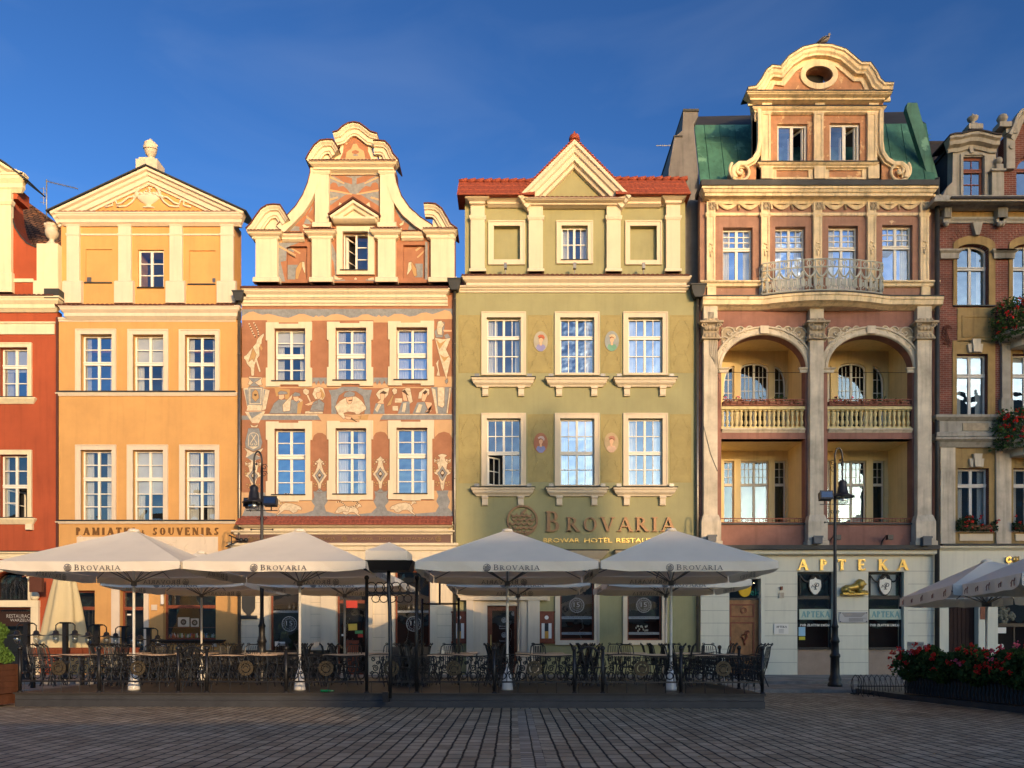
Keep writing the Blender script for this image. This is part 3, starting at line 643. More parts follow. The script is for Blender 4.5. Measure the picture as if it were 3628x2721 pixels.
# sign
c = MB(); yy = YF-.002
xs = C3.X(640); wtot = C3.X(1137)-C3.X(640); serif(c, 'PAMIATKI', xs, C3.Z(107), C3.Z(45)-C3.Z(107), yy, .03, gap=.3, weight=1.9, width=wtot)
serif(c, '&', C3.X(1190), C3.Z(103), .19, yy, .03, weight=1.3)
serif(c, 'SOUVENIRS', C3.X(1284), C3.Z(107), C3.Z(45)-C3.Z(107), yy, .03, gap=.26, weight=1.9, width=C3.X(1838)-C3.X(1284)); HO.add('sign_letters', c, SGN)
c = MB(); c.box(C3.X(648), C3.X(1832), YF-.03, YF, C3.Z(330), C3.Z(122)); rp = HO.add('relief_panel', c, OCR)
c = MB(); random.seed(9)
for k in range(46):
    x = random.uniform(C3.X(670), C3.X(1800)); z = random.uniform(C3.Z(310), C3.Z(150)); r = random.uniform(.06, .2); a = random.uniform(0, 360)
    c.tube([(px, YF-.035, pz) for px, pz in arc(x, z, r, r*random.uniform(.6, 1.6), a, a+random.uniform(120, 280), 10)], .012, 4)
HO.add('relief', c, OCR, rp)
gutter_pipe(HO, 848, C1.Z(1245), YF, head=.26)
c = MB(); c.box(C2.X(372), C2.X(385), YF-.08, YF, .2, C2.Z(230)); HO.add('corner_cable_duct', c, mat('dark_red_metal', (.09, .03, .02), rough=.5))
# ================================================================== green house
G1, G2, G3 = Fr(1600, 450, .4219), Fr(1600, 1050, .5425), Fr(1600, 1850, .4219)
GRN = mat('green_plaster', (.31, .29, .145), var=.1, scale=.8, streak=.08, bump=.2, bscale=25)
GPN = mat('ochre_panel', (.33, .27, .11), var=.12, scale=2.5, bump=.4, bscale=12)
GCR = mat('green_house_cream', (.66, .55, .39), var=.04, streak=.1, bump=.08)
XG0, XG1 = S.X(1614), S.X(2472)
HG = House('green_house', 'olive green brewery restaurant with red tiled pointed gable and bronze lettering', XG0, XG1)
gx = ((195, 486, 230, 452), (673, 965, 708, 932), (1120, 1411, 1153, 1377))
def sill_bracketed(H, fr, u0, u1, v0, m, w_, lamps=True):
    yc = YF-.3; x0, x1 = fr.X(u0, yc)+.2, fr.X(u1, yc)-.2; z = fr.Z(v0, yc); c = MB()
    c.cornice(x0+.05, x1-.05, YF, [(.3, z), (.3, z-.07), (.26, z-.08), (.22, z-.2), (.12, z-.28), (.1, z-.33)])
    H.add('window_shelf', c, m, w_)
    t = MB(); t.box(x0-.28, x1+.28, YF-.34, YF+.1, z+.003, z+.035); H.add('flashing', t, LEAD, w_)
    for xx in (x0+.33, x1-.33):
        c = MB(); c.plate(rect(xx-.12, z-.68, xx+.12, z-.335), YF-.14, YF); c.box(xx-.14, xx+.14, YF-.2, YF, z-.42, z-.336); c.box(xx-.13, xx+.13, YF-.11, YF, z-.72, z-.681); H.add('bracket', c, m, w_)
    if lamps:
        for xx in (x0-.02, x1+.02):
            c = MB(); c.box(xx-.1, xx+.1, YF-.25, YF-.13, z+.04, z+.17); H.add('spot_lamp', c, ZINC, w_)
for (a, b, c_, d) in gx:
    w_ = HG.window(G2, c_, 138, d, 500, ts=.345, up=(2, 1), lo=(2, 2), outer=(a, 103, b, 516), sm=GCR, curt=.3, sill=False, dep=.17)
    sill_bracketed(HG, G2, {195: 137, 673: 622, 1120: 1068}[a], {195: 537, 673: 1017, 1120: 1467}[a], 527, GCR, w_)
for i, (a, b, c_, d) in enumerate(gx):
    w_ = HG.window(G2, c_, 797, d, 1232, ts=.51, up=(2, 2), lo=(2, 2), outer=(a, 763, b, 1238), sm=GCR, curt=.3, sill=False, dep=.17, skip_lo=0 if i == 0 else None, glass=GLASS if i < 2 else GLASSB)
    if i == 0:      # the left casement stands open inwards
        x0, x1 = G2.X(c_), G2.X(d); xm = (x0+x1)/2; z0, z1 = G2.Z(1232)+.06, G2.Z(1035)-.02; f = MB(Matrix.Translation((x0+.06, YF+.2, 0)) @ Matrix.Rotation(R(38), 4, 'Z')); ww = xm-x0-.1
        f.box(0, .05, 0, .05, z0, z1); f.box(ww-.05, ww, 0, .05, z0, z1); f.box(.05, ww-.05, 0, .05, z0, z0+.05); f.box(.05, ww-.05, 0, .05, z1-.05, z1); f.box(ww/2-.015, ww/2+.015, .01, .04, z0+.05, z1-.05); f.box(.05, ww-.05, .012, .038, (z0+z1)/2-.015, (z0+z1)/2+.015)
        HG.add('open_casement', f, WHITE, w_)
    sill_bracketed(HG, G2, {195: 135, 673: 624, 1120: 1066}[a], {195: 535, 673: 1018, 1120: 1467}[a], 1246, GCR, w_)
# ground floor openings
dx0, dx1 = G3.X(300), G3.X(550); HG.hole('main', rect(dx0, .2, dx1, G3.Z(700)))
for a, b in ((910, 1197), (1475, 1765)): HG.hole('main', rect(G3.X(a), G3.Z(990), G3.X(b), G3.Z(350)))
zt = G1.Z(1392)
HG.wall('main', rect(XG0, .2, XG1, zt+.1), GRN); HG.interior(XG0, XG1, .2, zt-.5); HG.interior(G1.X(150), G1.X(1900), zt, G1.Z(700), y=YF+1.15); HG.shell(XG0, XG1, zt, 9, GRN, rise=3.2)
for (u0, v0, u1, v1) in ((45, 122, 190, 500), (497, 122, 660, 500), (975, 122, 1110, 500), (1425, 122, 1580, 500), (45, 768, 190, 1220), (497, 768, 665, 1212), (975, 768, 1110, 1215), (1425, 768, 1565, 1215)):
    x0, x1, z0, z1 = G2.X(u0), G2.X(u1), G2.Z(v1), G2.Z(v0); c = MB(); c.plate(rect(x0, z0, x1, z1), YF-.006, YF)
    o = HG.add('wall_panel', c, GPN); c = MB(); cx = (x0+x1)/2; zc = (z0+z1)/2; random.seed(int(u0+v0))
    for sg in (-1, 1):          # incised swags, leaves and an oval
        for k in range(12):
            t = k/11; c.ball((cx + sg*(.12+.26*math.sin(t*2.6)), YF-.008, z1-.25-t*1.1), .026, 5, 4, sy=.3, sz=1.6)
            c.ball((cx + sg*(.42-.3*t+.04*math.sin(k*2)), YF-.01, z0+.2+t*.75), .022, 5, 4, sy=.3, sz=1.6)
    c.tube([(px, YF-.008, pz) for px, pz in arc(cx, zc+.05, .33, .5, 0, 360, 24)], .006, 4)
    c.tube([(x0+.04, YF-.008, z0+.04), (x1-.04, YF-.008, z0+.04), (x1-.04, YF-.008, z1-.04), (x0+.04, YF-.008, z1-.04)], .007, 4, closed=True)
    HG.add('stucco_relief', c, GPN, o)
SKIN = mat('painted_skin', (.72, .42, .25), var=.08, bump=0); PC = {}
def pm(name, col):
    if name not in PC: PC[name] = mat('painted_' + name, col, var=.12, scale=3, bump=.1)
    return PC[name]
def portrait(cx, cz, bgc, hat, hatn, dress, dn, bgn):
    x, z = G2.X(cx), G2.Z(cz); k = G2.k*YF/F; y = YF-.03
    c = MB(); c.plate(arc(x, z, 46*k, 66*k, 0, 360, 30)[:-1], y, YF); o = HG.add('medallion', c, pm(bgn, bgc))
    P = lambda L: [(x + a*k, z + b*k) for a, b in L]
    for nm, m_, L, e in (('dress', pm(dn, dress), [(-30, -42), (-12, -64), (12, -64), (32, -40), (22, -22), (8, -20), (0, -32), (-8, -20), (-22, -22)], 1),
                         ('face', SKIN, [(-7, -26), (7, -26), (6, -8), (13, 4), (13, 18), (5, 26), (-7, 26), (-12, 14), (-11, 2), (-6, -8)], 2),
                         ('hair', pm('hair', (.22, .09, .04)), [(-12, 14), (-13, 26), (0, 34), (14, 26), (14, 14), (8, 22), (-4, 22)], 3),
                         ('hat', pm(hatn, hat), [(-14, 24), (-20, 34), (-4, 44), (16, 42), (26, 26), (20, 8), (14, 22), (0, 30)], 4)):
        c = MB(); c.plate(P(L), y - .004*e, y - .004*e + .003); HG.add('painted_' + nm, c, m_, o)
portrait(582, 295, (.40, .36, .27), (.48, .13, .07), 'hat_red', (.25, .24, .42), 'dress_blue', 'oval_grey')
portrait(1046, 293, (.30, .32, .30), (.6, .48, .3), 'hat_straw', (.16, .33, .22), 'dress_green', 'oval_blue')
portrait(582, 957, (.38, .16, .09), (.55, .42, .36), 'hat_pink', (.22, .24, .42), 'dress_indigo', 'oval_red')
portrait(1043, 955, (.46, .34, .19), (.42, .2, .13), 'hat_rose', (.6, .4, .27), 'dress_peach', 'oval_peach')
# sign
BRZ = mat('bronze_letter', (.24, .135, .065), rough=.45, metal=.35, var=.15, bump=.1, scale=5)
GOLD = mat('gold_letter', (.75, .48, .14), rough=.35, metal=.6, var=.08, bump=0)
c = MB(); hop_logo(c, G2.X(462), G2.Z(1465), 102*G2.k*YF/F, YF-.04, .05); HG.add('logo_emblem', c, BRZ)
c = MB(); zb = G2.Z(1537); x1_ = serif(c, 'B', G2.X(610), zb, G2.Z(1405)-zb, YF-.05, .06, width=G2.X(715)-G2.X(610), weight=1.1)
serif(c, 'ROVARIA', G2.X(745), zb, G2.Z(1443)-zb, YF-.05, .06, width=G2.X(1463)-G2.X(745), gap=.1, weight=1.2); HG.add('sign_letters', c, BRZ)
c = MB(); zb = G2.Z(1607); hh = G2.Z(1578)-zb
for t, a, b in (('BROWAR', 600, 835), ('HOTEL', 867, 1047), ('RESTAURACJA', 1075, 1450)): sans(c, t, G2.X(a), zb, hh, YF-.03, .03, width=G2.X(b)-G2.X(a))
for k in range(3): sans(c, '*', G2.X(986+k*14), G2.Z(1576)-.08, .12, YF-.02, .01)
HG.add('small_sign_letters', c, GOLD)
# cornice
yc = YF-.42; z1 = G1.Z(1245, yc); c = MB(); c.cornice(G1.X(84, yc)+.42, G1.X(1993, yc)-.3, YF, CORN(z1, z1-G1.Z(1332, yc), .42)); HG.add('cornice', c, GCR)
c = MB(); c.cornice(G1.X(60)+.08, G1.X(1975)-.1, YF, [(.2, G1.Z(1346)), (.2, G1.Z(1358)), (.14, G1.Z(1362)), (.12, G1.Z(1374)), (.06, G1.Z(1378)), (.05, G1.Z(1392))]); HG.add('frieze_band', c, GCR)
c = MB(); tiles(c, G1.X(85, yc), G1.X(1998, yc), yc-.03, z1, YF+.2, z1+.2, rows=1); HG.add('tile_edge', c, TILED)
# attic
ya = YF+.15
for (o_, q, win) in (((308, 790, 617, 1160), (355, 832, 575, 1115), 0), ((880, 790, 1187, 1152), (922, 830, 1143, 1115), 1), ((1457, 790, 1763, 1160), (1498, 832, 1722, 1120), 0)):
    if win: HG.window(G1, *q, key='attic', yw=ya, dep=.17, ts=None, lo=(2, 2), outer=o_, sm=GCR, curt=.3, glass=GLASS)
    else:
        HG.hole('attic', rect(G1.X(q[0], ya), G1.Z(q[3], ya), G1.X(q[2], ya), G1.Z(q[1], ya)))
        b = MB(); b.box(G1.X(q[0], ya)-.05, G1.X(q[2], ya)+.05, ya+.19, ya+.3, G1.Z(q[3], ya)-.05, G1.Z(q[1], ya)+.05); bp_ = HG.add('blind_panel', b, GRN)
        X0, X1, Z0, Z1 = G1.X(o_[0], ya), G1.X(o_[2], ya), G1.Z(o_[3], ya), G1.Z(o_[1], ya); b = MB()
        b.plate(rect(X0, Z0, X1, Z1), ya-.05, ya+.03, [rect(G1.X(q[0], ya), G1.Z(q[3], ya), G1.X(q[2], ya), G1.Z(q[1], ya))]); b.plate(rect(X0, Z0, X1, Z1), ya-.08, ya-.045, [rect(X0+.05, Z0+.05, X1-.05, Z1-.05)]); HG.add('surround', b, GCR, bp_)
HG.wall('attic', rect(G1.X(112, ya), G1.Z(1225, ya)-.3, G1.X(1962, ya), G1.Z(600, ya)), GRN, y=ya, th=1.1, name='attic_wall')
for u0, u1 in ((160, 278), (648, 767), (1303, 1420), (1803, 1920)):
    pilaster(HG, G1, u0, 628, u1, 1212, ya, GCR, proj=.2, cap=[(745, 778, .06)], base=(1186, .06))
def gc(u0, u1, v0, v1, p, el=1, er=1, name='gable_cornice'):
    y = ya-p; z = G1.Z(v0, y); c = MB(); c.cornice(G1.X(u0, y)+(p if el else 0), G1.X(u1, y)-(p if er else 0), ya, CORN(z, z-G1.Z(v1, y), p), el, er); return HG.add(name, c, GCR)
gc(100, 326, 560, 628, .55); gc(300, 610, 572, 636, .42, 0, 0); gc(606, 1456, 592, 630, .55); gc(1455, 1765, 572, 634, .42, 0, 0); gc(1755, 1990, 548, 622, .55)
c = MB(); 
for a, b in ((278, 648), (767, 1303), (1420, 1803)): c.box(G1.X(a, ya), G1.X(b, ya), ya-.05, ya, G1.Z(667, ya), G1.Z(640, ya))
HG.add('frieze_strip', c, GCR)
# raking gable
yp = ya-.5; xA, zA = G1.X(1033, yp), G1.Z(108, yp); xl, xr, zb = G1.X(588, yp), G1.X(1480, yp), G1.Z(556, yp)
prof = [(0, 0), (0, .55), (-.13, .55), (-.17, .47), (-.3, .42), (-.34, .34), (-.36, .33), (-.52, .33), (-.55, .2), (-.66, .16), (-.68, .0)]
sl0 = (zA-zb)/(xr-xA); xl2, xr2 = xl-.0, xr; c = MB(); c.sweep([(xl2-.14, zb-.14*sl0), (xA, zA), (xr2+.14, zb-.14*sl0)], ya, prof); HG.add('raking_cornice', c, GCR)
c = MB(); c.plate([(xl+.4, G1.Z(592, ya)), (xr-.4, G1.Z(592, ya)), (xA, zA-.35)], ya, ya+1.1); HG.add('tympanum', c, GRN)
TILR = mat('gable_roof_tile', (.27, .06, .03), var=.3, scale=7, bump=.3, bscale=20)
c = MB(); d = Vector((xr-xA, zb-zA)); n = 22
for sg in (1, -1):
    for k in range(n):
        a, b = k/n, (k+1)/n + .01
        pa = (xA + sg*d.x*a, zA + d.y*a); pb = (xA + sg*d.x*b, zA + d.y*b); nx, nz = sg*.7, .7
        c.plate([(pa[0], pa[1]), (pb[0], pb[1]), (pb[0]+nx*.1, pb[1]+nz*.1), (pa[0]+nx*.04, pa[1]+nz*.04)][::sg], yp-.06, ya+1.2)
HG.add('gable_tiles', c, TILR)
c = MB(); c.lathe(xA, yp+.1, [(.22, zA+.0), (.24, zA+.1), (.2, zA+.22), (.1, zA+.3), (.04, zA+.34), (.03, zA+.42)], 12); HG.add('finial', c, TILR)
c = MB(); tiles(c, G1.X(645, yp), G1.X(1400, yp), yp-.02, G1.Z(592, yp), ya, G1.Z(580, yp)+.02); HG.add('tile_edge', c, TILED)
for u0, u1, vf, vb, ha, hb in ((45, 700, 562, 462, 1, 0), (1380, 2010, 556, 445, 0, 1)):
    yf_ = ya-.6; yb_ = ya+.55; c = MB(); x0, x1 = G1.X(u0, yf_), G1.X(u1, yf_)
    tiles(c, x0, x1, yf_, G1.Z(vf, yf_), yb_, G1.Z(vb, yb_), rows=3, step=.19, amp=.02)
    k = x0
    while k < x1-.2:
        c.tube([(k, yb_, G1.Z(vb, yb_)+.02), (k+.38, yb_, G1.Z(vb, yb_)+.09)], .09, 7); k += .36
    HG.add('roof_tiles', c, TILR)
for u in (452, 1033, 1612):
    c = MB(); c.box(G1.X(u-12, yc), G1.X(u+12, yc), yc-.05, yc+.1, z1+.28, z1+.52); c.tube([(G1.X(u, yc), yc+.05, z1+.1), (G1.X(u, yc), yc+.05, z1+.3)], .02, 5); HG.add('floodlight', c, ZINC)
gutter_pipe(HG, 1611, G1.Z(1395), YF, head=.3)
# door with portal
c = MB()
for a, b in ((128, 185), (640, 738)): c.box(G3.X(a), G3.X(b), YF-.28, YF+.02, .2, G3.Z(655))
for a, b in ((185, 250), (585, 640)): c.box(G3.X(a), G3.X(b), YF-.16, YF+.02, .2, G3.Z(655))
for a, b in ((250, 300), (550, 585)): c.box(G3.X(a), G3.X(b), YF-.07, YF+.1, .2, G3.Z(700))
c.box(G3.X(250), G3.X(585), YF-.071, YF+.1, G3.Z(700), G3.Z(655)); po = HG.add('door_portal', c, GCR)
c = MB(); c.cornice(G3.X(128), G3.X(738), YF, [(.4, G3.Z(560)), (.4, G3.Z(610)), (.34, G3.Z(625)), (.31, G3.Z(656)), (.2, G3.Z(657))]); HG.add('entablature', c, GCR, po)
DW = mat('door_wood', (.16, .05, .02), rough=.45, var=.3, scale=6, bump=.15)
f = MB(); y = YF+.1; f.box(dx0, dx0+.2, y, y+.1, .2, G3.Z(702)); f.box(dx1-.12, dx1, y, y+.1, .2, G3.Z(702)); f.box(dx0+.2, dx1-.12, y, y+.1, G3.Z(740), G3.Z(702)); f.box(dx0+.2, dx1-.12, y+.01, y+.09, .25, .7)
do = HG.add('door', f, DW); p = MB(); p.sheet(rect(dx0+.05, .3, dx1-.05, G3.Z(740)), y+.05); HG.add('pane', p, GLASSD, do)
p = MB(); p.tube([(dx0+.15, y-.06, 1.0), (dx0+.15, y-.06, 1.9)], .022, 8); HG.add('handle', p, GOLD, do)
VIN = mat('white_vinyl', (.36, .36, .34), rough=.6, var=.05, bump=0)
p = MB(); hop_logo(p, G3.X(440), G3.Z(820), .11, y+.04); hop_logo(p, G3.X(440), G3.Z(945), .11, y+.04); hop_logo(p, G3.X(520), G3.Z(765), .09, y+.04)
for v in (878, 895, 1000): sans(p, 'BROVARIA' if v == 878 else 'Restauracja', G3.X(400), G3.Z(v), .06, y+.04)
HG.add('vinyl_print', p, VIN, do)
for a in (3, 735):
    c = MB(); c.box(G3.X(a), G3.X(a+126), YF-.1, YF, G3.Z(1015), G3.Z(755)); c.box(G3.X(a-6), G3.X(a+132), YF-.14, YF, G3.Z(760), G3.Z(748)); c.box(G3.X(a-6), G3.X(a+132), YF-.12, YF, G3.Z(1018), G3.Z(1000)); o = HG.add('menu_case', c, BRN)
    c = MB(); c.box(G3.X(a+20), G3.X(a+45), YF-.115, YF-.1, G3.Z(975), G3.Z(848)); c.box(G3.X(a+78), G3.X(a+103), YF-.115, YF-.1, G3.Z(975), G3.Z(848)); HG.add('menu_sheet', c, WHITE, o)
    c = MB(); c.box(G3.X(a+46), G3.X(a+77), YF-.115, YF-.1, G3.Z(975), G3.Z(915)); HG.add('menu_picture', c, SHC[3], o)
    c = MB(); c.box(G3.X(a+46), G3.X(a+77), YF-.115, YF-.1, G3.Z(914), G3.Z(848)); HG.add('menu_photo', c, IRON, o)
    c = MB(); ring(c, G3.X(a+62), G3.Z(800), 0.001, .085, YF-.101, .01); HG.add('round_badge', c, WHITE, o)
c = MB(); c.box(G3.X(785), G3.X(825), YF-.06, YF, G3.Z(660), G3.Z(620)); HG.add('wall_box', c, GCR)
def badge15(H, w_, x, z, r, y, m=None):
    c = MB(); ring(c, x, z, r*.93, r, y); ring(c, x, z, r*.66, r*.7, y); sans(c, '15', x-r*.42, z-r*.22, r*.62, y, width=r*.84); sans(c, 'LAT', x-r*.02, z-r*.5, r*.18, y)
    for k in range(16):
        a = 2*math.pi*k/16; ch = 'NAJLEPSZEPIWO15L'[k]; mm = Matrix.Translation((x + r*.78*math.sin(a), 0, z + r*.78*math.cos(a))) @ Matrix.Rotation(a, 4, 'Y'); q = MB(mm); sans(q, ch, -.04*r, -.03*r, r*.16, y); o = len(c.v); c.v += q.v; c.f += [tuple(i+o for i in f) for f in q.f]; c.smooth += q.smooth; c.mi += q.mi
    H.add('vinyl_badge', c, m or VIN, w_)
VB = mat('vinyl_band', (.22, .24, .25), rough=.5, var=.05, bump=0)
for i, (a, b, o0, o1) in enumerate(((910, 1197, 868, 1240), (1475, 1765, 1437, 1808))):
    x0, x1 = G3.X(a), G3.X(b); z0, z1 = G3.Z(990), G3.Z(350); y = YF+.14
    o = shopwin(HG, x0, x1, z0, z1, None, name='window', m=BRN, g=GLASSD, y=y)
    c = MB(); c.plate(rect(G3.X(o0), G3.Z(1030), G3.X(o1), G3.Z(310)), YF-.06, YF+.02, [rect(x0, z0, x1, z1)]); c.plate(rect(G3.X(o0), G3.Z(1030), G3.X(o1), G3.Z(310)), YF-.1, YF-.055, [rect(G3.X(o0)+.06, G3.Z(1030)+.06, G3.X(o1)-.06, G3.Z(310)-.06)]); HG.add('surround', c, GCR, o)
    badge15(HG, o, (x0+x1)/2, G3.Z(695), 63*G3.k*YF/F, y+.03)
    c = MB()
    for v in (800, 932): c.box(x0+.08, x1-.08, y+.03, y+.034, G3.Z(v+11), G3.Z(v-11))
    HG.add('vinyl_band', c, VB, o); c = MB(); sans(c, 'NOWOŚCI BROWAR WIELKOPOLSKI', x0+.2, G3.Z(804), .06, y+.028, width=x1-x0-.4); sans(c, 'PIWA RZEMIEŚLNICZE', x0+.35, G3.Z(936), .06, y+.028, width=x1-x0-.7); HG.add('vinyl_print', c, IRON, o)
    c = MB(); c.box(x0+.1, x1-.1, y+.5, y+.6, G3.Z(830), G3.Z(600)); HG.add('blind', c, mat('grey_blind', (.05, .048, .045), bump=.3), o)
    c = MB(); c.cornice(G3.X(o0), G3.X(o1), YF, [(.35, G3.Z(245)), (.35, G3.Z(255)), (.2, G3.Z(290)), (.1, G3.Z(308))]); HG.add('window_hood', c, GCR, o)
    c = MB(); c.box(G3.X(o0)-.38, G3.X(o1)+.38, YF-.4, YF, G3.Z(245), G3.Z(245)+.05); HG.add('flashing', c, LEAD, o)
    if i: 
        c = MB(); random.seed(4)
        for k in range(16): c.ball((G3.X(random.uniform(1555, 1670)), y+.3, G3.Z(random.uniform(865, 915))), .035, 5, 4, sz=1.4)
        HG.add('orchid', c, WHITE, o)
# ================================================================== red house
RED = mat('red_plaster', (.36, .075, .028), var=.14, scale=.7, streak=.2, bump=.2, bscale=25)
RCR = mat('red_house_cream', (.72, .62, .41), var=.06, streak=.12, bump=.1)
XR0, XR1 = S.X(-560), S.X(203)
HR = House('red_house', 'brick red townhouse with cream bands at the left edge, its lower window standing open', XR0, XR1)
for du in (0, -330, -660):
    for (v0, v1, o1, ts, lo) in ((425, 755, 757, .36, (1, 2)), (1125, 1540, 1542, .49, (1, 2))):
        op = 1 if (v0 > 1000 and du == 0) else None
        w_ = HR.window(C2, 0+du, v0, 183+du, v1, ts=ts, up=(1, 1) if v0 < 1000 else (1, 2), lo=lo, outer=(-30+du, v0-29, 212+du, o1), sm=RCR, sill=False, skip_lo=op, glass=GLASS if v0 < 1000 else GLASSD, curt=.3 if not op else .22)
        c = MB(); c.cornice(C2.X(-38+du), C2.X(216+du), YF, [(.17, C2.Z(v1+2)), (.17, C2.Z(v1+10)), (.1, C2.Z(v1+26)), (.04, C2.Z(v1+40))]); HR.add('window_shelf', c, RCR, w_)
        c = MB(); c.box(C2.X(-50+du), C2.X(228+du), YF-.2, YF+.2, C2.Z(v1+2)+.003, C2.Z(v1+2)+.03); HR.add('flashing', c, LEAD, w_)
        if v0 > 1000:
            c = MB(); c.box(C2.X(180+du), C2.X(222+du), YF-.16, YF, C2.Z(v1+78), C2.Z(v1+41)); HR.add('bracket', c, RCR, w_)
        if op:
            x0 = C2.X(2); z0_, z1_ = C2.Z(1535), C2.Z(1345); f = MB(Matrix.Translation((C2.X(20), YF+.24, 0)) @ Matrix.Rotation(R(62), 4, 'Z'))
            f.box(0, .06, 0, .05, z0_, z1_); f.box(.75, .81, 0, .05, z0_, z1_); f.box(.06, .75, 0, .05, z0_, z0_+.06); f.box(.06, .75, 0, .05, z1_-.06, z1_); f.box(.06, .75, .01, .04, (z0_+z1_)/2, (z0_+z1_)/2+.035); HR.add('open_casement', f, WHITE, w_)
HR.hole('main', [(C3.X(-60), C3.Z(655)), (C3.X(248), C3.Z(655)), (C3.X(248), C3.Z(500))] + arc(C3.X(94), C3.Z(500), C3.X(248)-C3.X(94), .45, 0, 180, 12)[1:-1] + [(C3.X(-60), C3.Z(500))])
HR.hole('main', rect(C3.X(-60), .2, C3.X(272), C3.Z(712)))
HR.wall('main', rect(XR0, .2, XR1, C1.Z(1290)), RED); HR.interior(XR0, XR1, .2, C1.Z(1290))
f = MB(); f.sheet(rect(C3.X(-60), C3.Z(655), C3.X(250), C3.Z(440)), YF+.25); fl = HR.add('fanlight', f, GLASSD)
f = MB()
for cx, sg in ((40, 1), (180, -1), (110, 1)):
    for q in range(3): f.tube([(C3.X(cx + sg*(30-9*q)*t*math.cos(t*5+q)), YF+.02, C3.Z(575 - 28*q + 40*t*math.sin(t*5+q))) for t in [k/18 for k in range(19)]], .016, 4)
for k in range(7): f.tube([(C3.X(10+k*38), YF+.02, C3.Z(650)), (C3.X(14+k*36), YF+.02, C3.Z(560)), (C3.X(125), YF+.02, C3.Z(480))], .012, 4)
for a, b in (((-50, 650), (246, 650)), ((246, 650), (246, 500))): f.tube([(C3.X(a[0]), YF+.02, C3.Z(a[1])), (C3.X(b[0]), YF+.02, C3.Z(b[1]))], .02, 4)
HR.add('fanlight_grille', f, IRON, fl)
c = MB(); A = arc(C3.X(94), C3.Z(480), C3.X(272)-C3.X(94), .72, 0, 180, 16); B = arc(C3.X(94), C3.Z(500), C3.X(250)-C3.X(94), .47, 180, 0, 16)
c.plate(A + B, YF-.12, YF)
c.box(C3.X(249), C3.X(272), YF-.12, YF, C3.Z(655), C3.Z(480)); c.box(C3.X(-60), C3.X(340), YF-.14, YF, C3.Z(712), C3.Z(656)); c.box(C3.X(274), C3.X(338), YF-.13, YF, .2, C3.Z(713))
HR.add('door_surround', c, RCR)
c = MB(); c.ball((C3.X(305), YF-.1, C3.Z(620)), .2, 14, 8, sy=.5); c.tube([(px, YF-.12, pz) for px, pz in arc(C3.X(305), C3.Z(620), .1, .1, 0, 300, 12)], .02, 5); HR.add('volute', c, RCR)
o = shopwin(HR, C3.X(-60), C3.X(270), .2, C3.Z(714), None, name='door', m=BRN, g=GLASSD)
c = MB(); sans(c, 'RESTAURACJA', C3.X(30), C3.Z(800), .16, YF+.2, width=C3.X(262)-C3.X(30)); sans(c, 'WARZELNIA', C3.X(60), C3.Z(832), .13, YF+.2, width=C3.X(258)-C3.X(60)); HR.add('door_lettering', c, VIN, o)
c = MB(); c.box(C3.X(-60), C3.X(268), YF+.21, YF+.24, C3.Z(870), C3.Z(745)); HR.add('sign_board', c, mat('brown_board', (.03, .014, .01), bump=0), o)
c = MB(); c.box(C3.X(252, YF-.9), C3.X(358, YF-.9), YF-.95, YF-.8, C3.Z(585, YF-.9), C3.Z(455, YF-.9)); c.tube([(C3.X(300), YF-.87, C3.Z(455, YF-.9)), (C3.X(300), YF, C3.Z(440))], .03, 6); HR.add('hanging_sign', c, mat('brown_sign', (.10, .035, .02), bump=.05))
yc = YF-.35; c = MB(); z = C1.Z(1192, yc); c.cornice(XR0, C1.X(330, yc), YF, CORN(z, z-C1.Z(1290, yc)-.05, .36)); HR.add('cornice', c, RCR)
c = MB(); tiles(c, XR0, C1.X(350, yc), yc-.03, z, YF+.2, z+.16); HR.add('tile_edge', c, TILED)
c = MB(); c.box(XR0, C1.X(360), YF-.05, YF, C1.Z(1447), C1.Z(1370)); c.cornice(XR0, C1.X(352), YF, [(.1, C1.Z(1368)), (.1, C1.Z(1376)), (.06, C1.Z(1380)), (.055, C1.Z(1382))]); HR.add('frieze_band', c, RCR)
c = MB(); yb = C3.Z(245); c.cornice(XR0, C3.X(465), YF, [(.16, C3.Z(250)), (.16, C3.Z(262)), (.08, C3.Z(270)), (.08, C3.Z(285)), (.05, C3.Z(308))]); HR.add('string_course', c, RCR)
c = MB(); c.box(XR0, C3.X(468), YF-.2, YF, C3.Z(250)+.002, C3.Z(250)+.04); HR.add('flashing', c, LEAD)
ya = YF+.15; P = lambda L, y=ya: C1.P(L, y)
cur = [(75, 600), (85, 680), (105, 750), (140, 805), (180, 848), (240, 875)]
c = MB(); c.plate(P([(-900, 1200), (240, 1200), (240, 875)] + cur[::-1][1:] + [(72, 560), (115, 560), (115, 480), (-900, 480)]), ya, ya+.8); HR.add('attic_wall', c, RED)
c = MB(); c.sweep(P(cur[::-1]), ya+.8, [(0, 0), (0, .84), (.05, .84), (.05, 0)]); HR.add('coping', c, LEAD)
for u0, u1 in ((-110, 72), (-700, -520)):
    pilaster(HR, C1, u0, 500, u1, 1170, ya, RCR, proj=.15, cap=[(570, 600, .08)], base=(1040, .06))
c = MB(); c.box(C1.X(240, ya-.2), C1.X(378, ya-.2), ya-.2, ya+.9, C1.Z(1170, ya-.2), C1.Z(852, ya-.2)); c.box(C1.X(222, ya-.2), C1.X(385, ya-.2), ya-.26, ya+.94, C1.Z(1175, ya-.2)-.1, C1.Z(1098, ya-.2)); HR.add('pedestal', c, RCR)
c = MB(); c.box(C1.X(75, ya), C1.X(222, ya), ya-.06, ya, C1.Z(1108, ya), C1.Z(1085, ya)); HR.add('panel_moulding', c, RCR)
c = MB(); x = C1.X(312, ya); Z = lambda v: C1.Z(v, ya)
